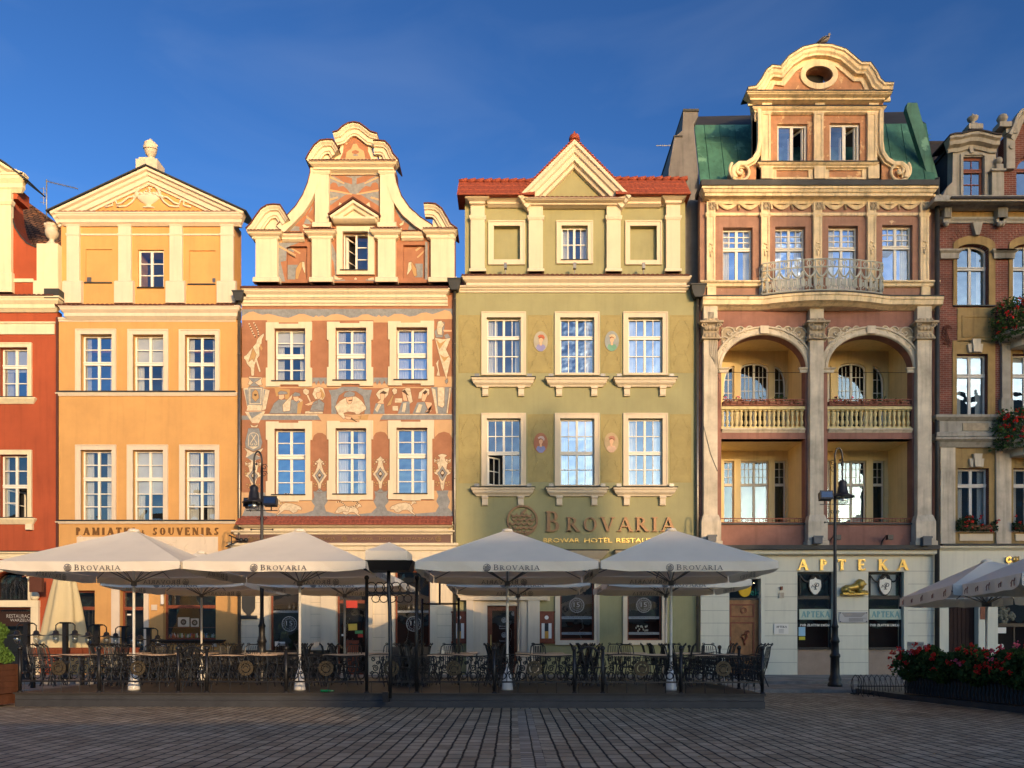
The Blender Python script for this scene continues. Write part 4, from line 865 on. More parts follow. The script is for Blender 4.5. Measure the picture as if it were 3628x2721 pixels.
c.lathe(x, ya+.3, [(.24, Z(850)), (.22, Z(838)), (.1, Z(815)), (.1, Z(802)), (.2, Z(795)), (.26, Z(775)), (.27, Z(750)), (.22, Z(742)), (.27, Z(735)), (.24, Z(705)), (.1, Z(698))], 16)
for k in range(8): c.ball((x+.24*math.cos(k*.785), ya+.3-.24*math.sin(k*.785), Z(718)), .08, 6, 4)
HR.add('urn', c, STONE)
c = MB(); yp = ya-.3; zc = C1.Z(390, yp); c.cornice(C1.X(-900, yp), C1.X(155, yp)-.3, ya, CORN(zc, zc-C1.Z(500, yp), .33)); HR.add('gable_cornice', c, RCR)
c = MB(); c.sweep([(C1.X(-260, yp), C1.Z(150, yp)), (C1.X(45, yp), C1.Z(345, yp)), (C1.X(155, yp), zc)], ya, [(0, 0), (0, .33), (-.1, .33), (-.2, .2), (-.32, .15), (-.35, 0)]); HR.add('raking_cornice', c, RCR)
c = MB(); c.sweep([(C1.X(-260, yp), C1.Z(143, yp)), (C1.X(45, yp), C1.Z(338, yp)), (C1.X(182, yp), C1.Z(445, yp))], ya+.9, [(0, 0), (0, 1.3), (.05, 1.3), (.05, 0)]); HR.add('roof_edge', c, LEAD)
OLD = brick_mat('old_tiles', (.22, .10, .05), (.09, .05, .035), (.02, .013, .01), .2, .16, ms=.02, varn=.4, bump=1, bias=.1)
r = MB(); yr = 36; A = [r.pt((C1.X(u, y), y, C1.Z(v, y))) for u, v, y in ((60, 510, 37.2), (405, 762, 37.2), (405, 1160, 34), (60, 1160, 34))]; r.face(A); HR.add('roof', r, OLD)
r = MB(); r.tube([(C1.X(70, 37.2), 37.2, C1.Z(510, 37.2)), (C1.X(408, 37.2), 37.2, C1.Z(757, 37.2))], .08, 6); HR.add('roof_ridge', r, OLD)
c = MB(); c.box(C1.X(320), C1.X(415), YF-.35, YF+.1, C1.Z(1232), C1.Z(1170)); HR.add('hopper', c, LEAD)
# tv antenna
AN = mat('galvanised_metal', (.30, .30, .29), rough=.5, metal=.6, bump=0)
t = thing('tv_antenna', 'grey television antenna with a long horizontal boom on the roof left of the orange gable', 'antenna', (C1.X(305, 35.5), 35.5, C1.Z(690, 35.5)))
k = C1.k*35.5/F; c = MB(); c.tube([(0, 0, 0), (0, 0, 255*k)], .03, 6); t1 = c.build('mast', AN, t)
c = MB(); c.tube([(-5*k, 0, 245*k), (205*k, 0, 195*k)], .02, 5)
for q in range(12): c.tube([(20*k+q*16*k, -.15, (240-q*4)*k), (20*k+q*16*k, .15, (240-q*4)*k)], .008, 4)
c.build('boom', AN, t)
c = MB()
for q in range(4): c.tube([(-42*k, 0, (198-q*30)*k), (-2*k, 0, (192-q*30)*k)], .012, 4)
c.tube([(-20*k, 0, 205*k), (-20*k, 0, 90*k)], .015, 4); c.build('dipole', AN, t)
# ================================================================== mural house
C4, C5, C6 = Fr(800, 400, .4219), Fr(800, 1000, .5425), Fr(800, 1850, .4219)
TER = mat('terracotta_paint', (.34, .15, .078), var=.14, scale=2.5, streak=.06, bump=.2, bscale=25)
GRY = mat('blue_grey_paint', (.235, .24, .235), var=.22, scale=7, bump=.15)
PEA = mat('peach_paint', (.55, .34, .175), var=.07, scale=2, bump=.15)
CRP = mat('ivory_paint', (.60, .49, .33), var=.28, scale=9, bump=.1)
TAN = mat('tan_paint', (.45, .27, .11), var=.1, scale=3, bump=.1); DKL = mat('dark_line_paint', (.09, .055, .035), var=.1, bump=0)
LNB = mat('contour_paint', (.22, .12, .07), var=.1, bump=0)
PNT = [TER, GRY, PEA, CRP, TAN, DKL, SKIN, LNB]
T0, G0, P0, I0, N0, D0, S0, L0 = range(8)
MCR = mat('mural_house_cream', (.69, .58, .40), var=.05, streak=.12, bump=.08)
XM0, XM1 = S.X(857), S.X(1604)
HM = House('mural_house', 'terracotta townhouse painted with goats and craftsmen under a curved baroque gable', XM0, XM1)
def eared(du, dv, y0, y1, a, b, low):
    L = [(265, y0+3), (347, y0+3), (347, y0+12), (477, y0+12), (477, y0), (565, y0), (565, a), (553, a), (553, b), (565, b), (565, y1), (478, y1), (478, y1-13 if not low else y1+8), (357, y1-13 if not low else y1+8), (357, y1), (265, y1), (265, b), (276, b), (276, a), (265, a)]
    return C5.P([(u+du, v+dv) for u, v in L])
for i, (du, dv) in enumerate(((0, 0), (398, -4), (796, -7))):
    for (y0, y1, a, b, o0, o1, ts, lo, low) in ((262, 683, 383, 560, 303, 645, .505, (1, 2), 0), (908, 1425, 1030, 1300, 958, 1387, .41, (1, 3), 1)):
        w_ = HM.window(C5, 320+du, o0+dv, 521+du, o1+dv, ts=ts, up=(1, 2), lo=lo, curt=.45, sill=False, dep=.2, tth=.2, glass=GLASS)
        x0, x1, z0, z1 = C5.X(320+du), C5.X(521+du), C5.Z(o1+dv), C5.Z(o0+dv)
        c = MB(); c.plate(eared(du, dv, y0, y1, a, b, low), YF-.07, YF+.0, [rect(x0, z0, x1, z1)]); HM.add('surround', c, MCR, w_)
        c = MB(); c.box(x0-.12, x1+.02, YF-.12, YF+.15, z0-.03, z0+.012); HM.add('sill', c, LEAD, w_)
HM.wall('main', rect(XM0, C5.Z(1560), XM1, C4.Z(1500)), TER)
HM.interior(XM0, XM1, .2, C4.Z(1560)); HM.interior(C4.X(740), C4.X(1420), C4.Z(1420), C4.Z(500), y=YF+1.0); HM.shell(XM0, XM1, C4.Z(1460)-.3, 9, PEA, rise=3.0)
# painted facade
mu = MB(); LV = [0]
def paint(ci, pts, lv=1, fr=None, y=YF):
    LV[0] += 1; mu.cur = ci; Q = (fr or C5).P(pts, y); mu.plate(Q, y - .003*lv - .00005*(LV[0] % 40), y, back=False)
    if lv > 2 and len(pts) > 4:        # the scratched contour round each figure
        mu.cur = L0
        for (a, b), (c_, d) in zip(Q, Q[1:] + Q[:1]):
            l_ = math.hypot(c_-a, d-b)
            if l_ > .02: nx, nz = (b-d)/l_*.009, (c_-a)/l_*.009; mu.sheet([(a+nx, b+nz), (c_+nx, d+nz), (c_-nx, d-nz), (a-nx, b-nz)], y - .003*lv - .0021)
def mir(pts, c): return [(2*c-u, v) for u, v in pts][::-1]
cl = [(105, 222), (120, 215), (150, 195), (180, 190), (215, 205), (240, 212), (275, 205), (310, 212), (345, 222), (375, 228), (410, 232), (450, 218), (480, 206), (515, 207), (550, 220), (575, 228), (590, 216), (605, 225), (632, 216), (650, 228), (690, 210), (730, 206), (770, 215), (810, 232), (860, 228), (890, 210), (930, 208), (965, 222), (985, 226), (1000, 212), (1015, 225), (1040, 216), (1060, 228), (1100, 206), (1150, 206), (1200, 224), (1240, 218), (1275, 200), (1310, 196), (1350, 208), (1390, 195), (1430, 180), (1465, 190), (1482, 222)]
paint(G0, [(103, 176), (1482, 172)] + cl[::-1], 1)
paint(P0, [(103, 247)] + cl + [(1482, 240), (1360, 240), (1360, 262), (965, 262), (965, 247), (560, 250), (560, 262), (270, 262), (270, 247)], 1)
paint(P0, [(103, 622), (262, 622), (262, 686), (103, 686)], 1); paint(P0, [(566, 660), (662, 660), (662, 686), (566, 686)], 1); paint(P0, [(962, 660), (1062, 660), (1062, 684), (962, 684)], 1); paint(P0, [(1362, 615), (1482, 615), (1482, 682), (1362, 682)], 1)
for du in (566, 964): paint(G0, [(du, 622), (du+97, 622), (du+97, 645), (du+85, 672), (du+72, 640), (du+55, 672), (du+40, 640), (du+25, 672), (du+12, 645), (du, 662)], 2)
paint(P0, [(103, 683), (1482, 683), (1482, 690), (103, 690)], 1)
paint(I0, [(245, 860), (600, 862), (600, 870), (245, 870)], 2); paint(I0, [(1020, 860), (1480, 860), (1480, 866), (1020, 866)], 2)
paint(G0, [(103, 870), (600, 870), (622, 898), (103, 898)], 1); paint(G0, [(1025, 868), (1482, 866), (1482, 895), (1005, 896)], 1)
paint(P0, [(595, 860), (1028, 860), (1000, 912), (630, 912)], 2)
paint(P0, [(565, 900), (665, 912), (665, 1030), (655, 1000), (630, 983), (600, 982), (575, 1000), (565, 1030)], 1); paint(P0, [(962, 912), (1062, 902), (1062, 1010), (1040, 980), (1010, 974), (980, 982), (962, 1010)], 1); paint(P0, [(1362, 898), (1482, 898), (1482, 1020), (1460, 985), (1425, 974), (1390, 985), (1365, 1010)], 1)
# lower grey scalloped ground
paint(P0, [(103, 1372), (270, 1372), (270, 1425), (1362, 1425), (1362, 1360), (1482, 1360), (1482, 1535), (103, 1535)], 1)
low = [(103, 1535), (115, 1505), (140, 1450), (165, 1400), (180, 1372), (255, 1372), (262, 1410), (250, 1470), (265, 1500), (330, 1510), (420, 1512), (520, 1508), (570, 1490), (582, 1460), (560, 1430), (578, 1400), (572, 1365), (660, 1362), (655, 1400), (668, 1425), (645, 1460), (655, 1495), (720, 1512), (850, 1515), (950, 1505), (985, 1470), (965, 1430), (978, 1400), (970, 1362), (1060, 1360), (1050, 1400), (1065, 1430), (1040, 1460), (1055, 1490), (1120, 1510), (1250, 1510), (1370, 1500), (1392, 1460), (1375, 1430), (1388, 1395), (1375, 1360), (1455, 1358), (1448, 1390), (1465, 1430), (1450, 1470), (1482, 1500), (1482, 1535)]
paint(G0, low, 2)
# central baker under his arch
paint(G0, [(672, 705), (720, 700), (760, 683), (860, 683), (900, 700), (955, 702), (940, 760), (945, 860), (690, 860), (688, 740)], 2)
paint(T0, [(725, 860), (722, 790), (740, 740), (780, 712), (850, 712), (895, 745), (910, 800), (905, 860)], 3)
paint(I0, [(712, 812), (745, 775), (775, 758), (800, 745), (850, 745), (885, 770), (915, 810), (918, 830), (885, 850), (860, 870), (840, 850), (800, 845), (770, 855), (790, 885), (770, 893), (735, 860)], 4)
paint(S0, [(783, 745), (828, 745), (828, 770), (818, 792), (802, 796), (790, 775)], 5); paint(G0, [(768, 748), (778, 722), (810, 710), (845, 722), (842, 742), (800, 752)], 6); paint(D0, [(800, 770), (826, 765), (824, 774), (804, 777)], 6)
paint(P0, [(775, 870), (850, 862), (885, 862), (880, 892), (830, 898), (790, 890)], 5); paint(S0, [(780, 875), (820, 880), (830, 893), (800, 898), (780, 888)], 6); paint(TAN and N0, [(862, 875), (935, 862), (925, 900), (880, 895)], 5); paint(D0, [(820, 885), (858, 910), (852, 912), (815, 893)], 7)
# figures in the frieze
paint(G0, [(283, 858), (315, 790), (345, 765), (400, 765), (432, 765), (480, 770), (495, 858)], 3); paint(G0, [(340, 722), (360, 708), (400, 715), (405, 730), (350, 735)], 5); paint(S0, [(345, 733), (380, 730), (385, 755), (365, 768), (348, 762)], 4)
paint(N0, [(318, 690), (418, 698), (415, 765), (390, 770), (385, 735), (330, 745)], 2); paint(I0, [(375, 845), (372, 800), (440, 725), (425, 780), (420, 840)], 4)
paint(G0, [(435, 738), (452, 716), (485, 725), (490, 742), (450, 748)], 5); paint(S0, [(440, 745), (475, 742), (480, 768), (462, 780), (445, 770)], 4); paint(N0, [(466, 858), (470, 790), (505, 775), (490, 858)], 4); paint(I0, [(480, 755), (503, 770), (490, 782), (476, 770)], 5)
paint(I0, [(505, 705), (518, 692), (545, 705), (545, 725), (528, 738), (508, 725)], 4); paint(I0, [(530, 738), (538, 736), (562, 790), (555, 795)], 4); paint(S0, [(512, 800), (560, 780), (600, 770), (598, 790), (540, 806)], 4); paint(I0, [(520, 842), (590, 832), (635, 840), (635, 858), (515, 858)], 4)
paint(I0, [(565, 730), (580, 690), (610, 682), (638, 690), (652, 740), (635, 770), (600, 762), (585, 765)], 3); paint(S0, [(592, 722), (625, 715), (622, 750), (608, 765), (592, 745)], 5); paint(G0, [(570, 785), (610, 762), (645, 790), (638, 845), (548, 845)], 4); paint(N0, [(620, 690), (650, 740), (630, 765), (612, 720)], 4)
for dx in (0,):
    paint(I0, [(980, 730), (1000, 705), (1040, 688), (1070, 690), (1060, 735), (1035, 765), (1000, 765)], 3); paint(S0, [(1008, 728), (1036, 720), (1040, 750), (1030, 775), (1035, 795), (985, 790), (1012, 765)], 5); paint(D0, [(1005, 725), (1030, 708), (1055, 722), (1040, 730)], 6); paint(G0, [(962, 858), (980, 790), (1032, 792), (1038, 858)], 4); paint(I0, [(975, 830), (1000, 790), (1015, 800), (990, 850)], 5)
    paint(I0, [(1085, 705), (1100, 688), (1120, 700), (1118, 725), (1098, 735)], 4); paint(N0, [(1060, 790), (1090, 735), (1098, 738), (1080, 800), (1050, 810)], 4); paint(I0, [(1105, 758), (1152, 758), (1152, 785), (1105, 785)], 4); paint(I0, [(1090, 808), (1125, 808), (1125, 838), (1090, 838)], 4)
    paint(I0, [(1150, 705), (1180, 688), (1205, 690), (1222, 780), (1200, 795), (1175, 720)], 3); paint(S0, [(1150, 712), (1172, 708), (1178, 735), (1188, 775), (1160, 775)], 5); paint(D0, [(1150, 712), (1170, 700), (1195, 740), (1180, 735)], 6); paint(G0, [(1122, 858), (1152, 780), (1200, 778), (1202, 858)], 4); paint(I0, [(1160, 790), (1180, 785), (1170, 850), (1150, 845)], 5)
    paint(I0, [(1255, 760), (1262, 720), (1300, 690), (1330, 698), (1330, 730), (1300, 760)], 3); paint(S0, [(1285, 725), (1310, 712), (1318, 735), (1300, 780), (1278, 775)], 5); paint(D0, [(1285, 722), (1305, 703), (1318, 715), (1300, 735)], 6); paint(G0, [(1220, 858), (1250, 785), (1300, 780), (1325, 858)], 4); paint(S0, [(1300, 780), (1345, 785), (1348, 800), (1300, 850), (1355, 830), (1330, 855)], 5); paint(I0, [(1240, 850), (1262, 795), (1285, 800), (1270, 850)], 5)
paint(G0, [(1340, 684), (1478, 684), (1448, 860), (1378, 858)], 2); paint(I0, [(1382, 684), (1430, 684), (1428, 805), (1415, 820), (1385, 805)], 3); paint(I0, [(1345, 690), (1368, 700), (1385, 855), (1375, 858)], 3); paint(I0, [(1460, 690), (1472, 686), (1450, 858), (1440, 855), (1455, 740)], 3)
# left column of emblems
paint(I0, [(150, 615), (240, 622), (232, 645), (240, 670), (190, 672), (145, 668), (155, 640)], 3); paint(G0, [(150, 625), (232, 628), (190, 655), (225, 682), (150, 680), (180, 655)], 4)
paint(I0, [(115, 692), (150, 688), (158, 800), (145, 835)], 3); paint(I0, [(240, 690), (288, 705), (262, 830), (235, 840), (240, 800)], 3); paint(G0, [(122, 700), (145, 700), (150, 800), (142, 810)], 4); paint(G0, [(248, 702), (260, 700), (245, 780)], 4)
paint(G0, [(148, 684), (242, 684), (240, 802), (150, 800)], 4); paint(I0, [(155, 690), (236, 690), (232, 796), (156, 796)], 5); paint(G0, [(161, 696), (230, 696), (226, 790), (162, 790)], 6); paint(N0, [(175, 720), (195, 700), (212, 715), (218, 755), (195, 780), (172, 755)], 7); paint(D0, [(185, 730), (205, 730), (200, 745), (188, 742)], 8)
paint(I0, [(150, 800), (240, 802), (252, 838), (135, 838)], 3); paint(I0, [(125, 845), (258, 842), (215, 920), (172, 918)], 3); paint(G0, [(150, 848), (240, 846), (170, 890)], 4); paint(I0, [(158, 925), (185, 940), (215, 925), (205, 948), (168, 948)], 3)
paint(G0, [(148, 952), (218, 952), (240, 1045), (230, 1085), (182, 1105), (130, 1080), (126, 1045)], 3)
bell = arc(182, 1010, 32, 28, 0, -180, 10)
def pline(ci, pts, w, lv):
    for (a, b), (c_, d) in zip(pts, pts[1:]):
        L_ = math.hypot(c_-a, d-b) or 1; nx, ny = -(d-b)/L_*w/2, (c_-a)/L_*w/2; paint(ci, [(a+nx, b+ny), (c_+nx, d+ny), (c_-nx, d-ny), (a-nx, b-ny)], lv)
pline(I0, [(148, 1070), (150, 1010)] + [(182-32*math.cos(k*.314), 1010-28*math.sin(k*.314)) for k in range(11)] + [(216, 1070)], 4, 4)
pline(I0, [(168, 995), (200, 1045)], 4, 5); pline(I0, [(198, 995), (165, 1045)], 4, 5); pline(I0, [(165, 1045), (160, 1058), (172, 1064), (178, 1052)], 3, 5); pline(I0, [(200, 1045), (206, 1058), (194, 1064), (186, 1052)], 3, 5); paint(I0, [(150, 1072), (215, 1072), (182, 1090)], 4)
paint(I0, [(118, 1078), (182, 1110), (248, 1080), (235, 1105), (200, 1125), (240, 1145), (182, 1135), (128, 1145), (140, 1110)], 4); paint(G0, [(182, 1115), (230, 1150), (182, 1165), (135, 1145)], 5)
def emblem(cx, cy, s_, grey=True, big=False):
    E = lambda L: [(cx+a*s_, cy+b*s_) for a, b in L]
    if not big:
        H_ = [(0, -115), (12, -100), (30, -88), (14, -80), (18, -55), (30, -20), (52, 5), (30, 35), (14, 60), (8, 100), (0, 112)]
    else:
        H_ = [(0, -115), (14, -112), (30, -105), (14, -90), (25, -70), (55, -85), (50, -60), (30, -50), (25, -20), (55, -10), (50, 8), (28, 20), (14, 60), (10, 100), (0, 118)]
    paint(I0, E(H_ + [(-a, b) for a, b in H_[::-1][1:-1]]), 3)
    paint(G0, E([(0, -40), (18, -10), (32, 5), (10, 40), (0, 55), (-10, 40), (-32, 5), (-18, -10)]), 4); paint(D0 if grey else G0, E([(0, -18), (16, 5), (0, 32), (-16, 5)]), 5); paint(I0, E([(-8, -2), (0, -8), (8, -2), (10, 10), (0, 14), (-10, 10)]), 6)
    for sg in (-1, 1):
        for (a, b, r_) in ((26, -75, 8), (38, -62, 7), (42, -88, 6), (48, -10, 9), (52, -28, 6), (22, 66, 8), (40, 62, 7), (30, 82, 6), (46, 78, 5)):
            paint(I0 if (a+b) % 2 else N0, [(cx+sg*a*s_+r_*s_*math.cos(t), cy+b*s_+r_*s_*math.sin(t)) for t in [k*math.pi/4 for k in range(8)]], 4)
emblem(613, 1256, .95); emblem(1010, 1246, .98); emblem(1415, 1240, 1.05, big=True); emblem(180, 1258, 1.0, big=True)
for du in (613, 1010): paint(G0, [(du-40, 1362), (du, 1375), (du+40, 1362), (du+20, 1362), (du, 1345), (du-20, 1362)], 3)
# goats
def goat(fl, ox, oy, s_, up=False):
    E = lambda L: [(ox + fl*a*s_, oy + b*s_) for a, b in L]
    paint(I0, E([(0, 0), (22, -30), (48, -42), (95, -35), (140, -18), (152, -5), (150, 8), (128, 4), (120, 20), (95, 28), (70, 10), (38, 8), (10, 30), (-12, 42), (-14, 36), (8, 16)]), 4)
    paint(I0, E([(30, -38), (8, -50), (0, -62), (-18, -45), (-22, -34), (0, -32), (12, -20)]), 5); paint(N0, E([(10, -48), (24, -34), (12, -28)]), 6)
    for q in (0, 14):
        pts = [(0+q*.3, -60), (20, -78-q), (48, -86-q), (82, -82-q)]
        for (a, b), (c_, d) in zip(pts, pts[1:]):
            for k in range(5): 
                t0, t1 = k/5, (k+1)/5; pline(I0 if k % 2 else D0, E([(a+(c_-a)*t0, b+(d-b)*t0), (a+(c_-a)*t1, b+(d-b)*t1)]), 6*s_, 6)
    paint(D0, E([(-14, 42), (-20, 50), (-8, 46)]), 6)
goat(1, 345, 1480, 1.0); goat(-1, 870, 1495, .85); goat(-1, 1225, 1478, 1.0)
paint(I0, [(712, 1505), (735, 1470), (780, 1455), (812, 1470), (800, 1500), (770, 1495), (735, 1510)], 5)
for pts in ([(785, 1470), (770, 1445), (748, 1432), (720, 1435)], [(815, 1470), (845, 1458), (862, 1440), (848, 1425), (825, 1432)]):
    for (a, b), (c_, d) in zip(pts, pts[1:]):
        for k in range(4): pline(I0 if k % 2 else D0, [(a+(c_-a)*k/4, b+(d-b)*k/4), (a+(c_-a)*(k+1)/4, b+(d-b)*(k+1)/4)], 7, 7)
paint(I0, [(180, 420), (200, 395), (205, 372), (225, 350), (250, 332), (252, 345), (238, 372), (235, 400), (220, 425), (222, 480), (205, 500), (228, 575), (228, 588), (218, 585), (198, 520), (190, 540), (185, 610), (168, 612), (162, 560), (140, 535), (128, 505), (118, 500), (120, 482), (135, 475), (155, 450)], 4)
paint(N0, [(178, 425), (200, 470), (185, 520), (175, 500), (150, 520), (165, 470)], 5); paint(N0, [(225, 400), (240, 430), (232, 445), (222, 425)], 5)
for pts in ([(215, 352), (212, 320), (200, 290), (182, 262)], [(195, 360), (178, 330), (165, 300), (152, 268)]):
    for (a, b), (c_, d) in zip(pts, pts[1:]):
        for k in range(4): pline(I0 if k % 2 else D0, [(a+(c_-a)*k/4, b+(d-b)*k/4), (a+(c_-a)*(k+1)/4, b+(d-b)*(k+1)/4)], 8, 5)
# tailor's dummy with drapery, upper right
paint(G0, [(1378, 262), (1398, 248), (1430, 262), (1428, 300), (1418, 360), (1372, 362), (1362, 320), (1380, 300)], 3); paint(I0, [(1385, 255), (1408, 250), (1428, 275), (1412, 300), (1415, 345), (1385, 340), (1378, 300)], 4); paint(S0, [(1420, 310), (1475, 312), (1475, 322), (1425, 322)], 4); paint(G0, [(1425, 345), (1450, 335), (1470, 365), (1440, 372)], 4)
paint(I0, [(1365, 362), (1420, 372), (1470, 362), (1440, 440), (1470, 500), (1448, 600), (1442, 640), (1430, 600), (1392, 470)], 4); paint(N0, [(1372, 372), (1400, 400), (1440, 376), (1395, 440)], 5); paint(N0, [(1398, 470), (1430, 490), (1462, 480), (1425, 520)], 5)
paint(I0, [(1372, 530), (1392, 500), (1388, 540), (1400, 612), (1375, 610), (1385, 575)], 4); paint(G0, [(1432, 640), (1450, 628), (1452, 650), (1442, 665), (1434, 655)], 5)
HM.add('mural', mu, PNT)
# ---------------------------------------------- cornice between facade and gable
yc = YF-.36; z = C4.Z(1468, yc); c = MB(); c.cornice(C4.X(130, yc)+.36, C4.X(1868, yc)-.3, YF, CORN(z, z-C4.Z(1550, yc), .36)); HM.add('cornice', c, MCR)
c = MB(); c.cornice(XM0+.05, C4.X(1865), YF, [(.16, C4.Z(1556)), (.16, C4.Z(1572)), (.1, C4.Z(1580)), (.1, C4.Z(1600)), (.05, C4.Z(1606)), (.04, C4.Z(1622))], 1, 0); HM.add('frieze_band', c, MCR)
c = MB(); tiles(c, C4.X(122, yc), C4.X(1868, yc), yc-.04, z, YF+.25, z+.36, step=.17, amp=.025); HM.add('tile_edge', c, TILED)
# ---------------------------------------------- gable
ya = YF+.25; K4 = C4.k*ya/F
P = lambda L, y=ya: C4.P(L, y)
HM.hole('gable', C4.P([(512, 1400), (683, 1400), (683, 1118), (512, 1118)], ya)); HM.hole('gable', C4.P([(1490, 1388), (1672, 1388), (1672, 1108), (1490, 1108)], ya)); HM.hole('gable', C4.P([(1060, 638), (1107, 638), (1107, 568), (1060, 568)], ya))
wg = HM.window(C4, 985, 1005, 1198, 1328, key='gable', yw=ya, dep=.15, lo=(1, 3), curt=.2, fw=.05, sill=False, skip_lo=0)
c = MB(Matrix.Translation((C4.X(1010, ya), ya+.17, 0)) @ Matrix.Rotation(R(60), 4, 'Z')); zz0, zz1 = C4.Z(1320, ya), C4.Z(1030, ya)
c.box(0, .05, 0, .05, zz0, zz1); c.box(.6, .65, 0, .05, zz0, zz1); c.box(.05, .6, 0, .05, zz0, zz0+.05); c.box(.05, .6, 0, .05, zz1-.05, zz1)
for q in (1, 2): c.box(.05, .6, .01, .04, zz0+(zz1-zz0)*q/3-.015, zz0+(zz1-zz0)*q/3+.015)
HM.add('open_casement', c, WHITE, wg)
c = MB(); c.plate(P([(935, 962), (1252, 962), (1252, 1366), (935, 1366)]), ya-.12, ya+.02, [C4.P([(985, 1328), (1198, 1328), (1198, 1005), (985, 1005)], ya)]); HM.add('surround', c, MCR, wg)
c = MB(); c.box(C4.X(965, ya), C4.X(1195, ya), ya-.17, ya+.1, C4.Z(1334, ya), C4.Z(1327, ya)); HM.add('sill', c, LEAD, wg)
Lsw = [(722, 460), (722, 520), (700, 610), (660, 710), (600, 805), (520, 890), (440, 968)]; Rsw = [(1418, 460), (1422, 520), (1440, 610), (1480, 720), (1550, 820), (1640, 900), (1740, 965)]
out = [(250, 1425), (1920, 1425), (1920, 1000), (1740, 965)] + Rsw[::-1][1:] + Lsw[:] + [(250, 1000)]
HM.wall('gable', P(out)[::1], TER, y=ya, th=.8, name='gable_wall')
gm = MB(); mu = gm
def gp(ci, pts, lv=1): paint(ci, pts, lv, C4, ya)
# painted gable field
gp(G0, [(870, 528), (1285, 528), (1290, 780), (1255, 840), (1070, 700), (880, 830), (870, 780)], 1)
gp(T0, [(1000, 690), (1065, 680), (1140, 690), (1285, 780), (1285, 860), (1070, 710), (872, 850), (872, 780)], 2)
for q in (0, 1):
    f = (lambda L: L) if q == 0 else (lambda L: mir(L, 1080))
    gp(T0, f([(905, 530), (1000, 530), (1060, 548), (1062, 600), (1030, 590), (990, 580), (960, 560)]), 2); gp(T0, f([(880, 600), (900, 582), (930, 590), (945, 620), (985, 612), (1020, 640), (1050, 680), (960, 660), (875, 640)]), 2)
    gp(P0, f([(872, 640), (1062, 678), (1058, 688), (872, 656)]), 3); gp(P0, f([(880, 532), (1000, 590), (990, 596), (875, 545)]), 3); gp(P0, f([(872, 722), (940, 702), (945, 715), (876, 736)]), 3)
    gp(I0, f([(945, 790), (955, 750), (985, 770), (970, 785)]), 3)
gp(G0, [(480, 990), (560, 945), (640, 960), (725, 780), (735, 990)], 1); gp(T0, [(615, 970), (640, 930), (730, 935), (735, 800), (690, 850), (700, 900), (735, 960), (735, 992), (625, 990)], 2)
gp(I0, [(640, 940), (660, 935), (685, 952), (715, 945), (690, 965), (655, 965)], 3); gp(P0, [(672, 860), (735, 905), (735, 920), (680, 885)], 3)
gp(G0, [(1425, 800), (1500, 880), (1560, 930), (1650, 985), (1430, 985)], 1); gp(T0, [(1430, 900), (1425, 820), (1450, 860), (1470, 900), (1540, 940), (1530, 985), (1470, 985), (1440, 950)], 2); gp(I0, [(1455, 935), (1480, 920), (1485, 902), (1498, 910), (1492, 940), (1465, 952)], 3)
gp(G0, [(436, 1088), (615, 1088), (512, 1130), (508, 1240), (460, 1250), (480, 1330), (500, 1415), (436, 1415)], 1); gp(P0, [(615, 1070), (615, 1088), (440, 1088), (440, 1070)], 2); gp(P0, [(436, 1105), (590, 1190), (585, 1200), (436, 1122)], 2)
gp(G0, [(1675, 1080), (1695, 1085), (1695, 1400), (1672, 1400)], 1)
gp(G0, [(885, 1080), (935, 1200), (935, 1362), (905, 1400), (1250, 1395), (1250, 1410), (885, 1410)], 1); gp(T0, [(885, 1210), (905, 1250), (920, 1360), (885, 1380)], 2); gp(I0, [(905, 1355), (950, 1385), (990, 1388), (960, 1402), (915, 1400)], 3); gp(I0, [(1195, 1392), (1240, 1380), (1245, 1400), (1200, 1405)], 3); gp(T0, [(1000, 1400), (1090, 1372), (1180, 1400), (1180, 1408), (1000, 1408)], 2); gp(I0, [(1075, 1395), (1090, 1378), (1107, 1395), (1100, 1402), (1082, 1402)], 3)
yb_ = ya+.14
for (u0, u1, v0, v1) in ((512, 683, 1118, 1400), (1490, 1672, 1108, 1388)):
    c = MB(); c.box(C4.X(u0, ya)-.03, C4.X(u1, ya)+.03, yb_, yb_+.1, C4.Z(v1, ya)-.03, C4.Z(v0, ya)+.03); HM.add('blind_panel', c, TER)
def gb_(ci, pts, lv=1): paint(ci, pts, lv, C4, yb_)
gb_(G0, [(515, 1120), (560, 1120), (575, 1170), (515, 1150)], 1); gb_(P0, [(518, 1120), (535, 1120), (630, 1175), (622, 1185)], 2); gb_(P0, [(515, 1160), (592, 1205), (588, 1215), (515, 1175)], 2)
gb_(G0, [(513, 1275), (605, 1275), (590, 1310), (585, 1398), (513, 1398)], 2); gb_(N0, [(585, 1395), (590, 1310), (620, 1260), (645, 1242), (662, 1255), (640, 1300), (615, 1370), (610, 1395)], 3); gb_(I0, [(640, 1250), (662, 1252), (668, 1310), (668, 1355), (655, 1330), (640, 1290)], 4)
gb_(P0, [(1590, 1150), (1665, 1095), (1668, 1110), (1600, 1162)], 2); gb_(P0, [(1605, 1210), (1668, 1150), (1668, 1165), (1612, 1218)], 2); gb_(G0, [(1590, 1265), (1655, 1265), (1655, 1380), (1590, 1380), (1605, 1320)], 2); gb_(N0, [(1540, 1250), (1560, 1245), (1600, 1310), (1605, 1370), (1580, 1370), (1560, 1310)], 3); gb_(I0, [(1535, 1255), (1560, 1250), (1562, 1310), (1535, 1350), (1520, 1365), (1528, 1310)], 4)
HM.add('gable_mural', gm, PNT)
for u0, u1, b in ((250, 432, .1), (722, 880, .1), (1277, 1425, .1), (1722, 1920, .1)):
    pilaster(HM, C4, u0, 1035, u1, 1422, ya, MCR, proj=.22, cap=[(1042, 1058, .05)], base=(1376, .1))
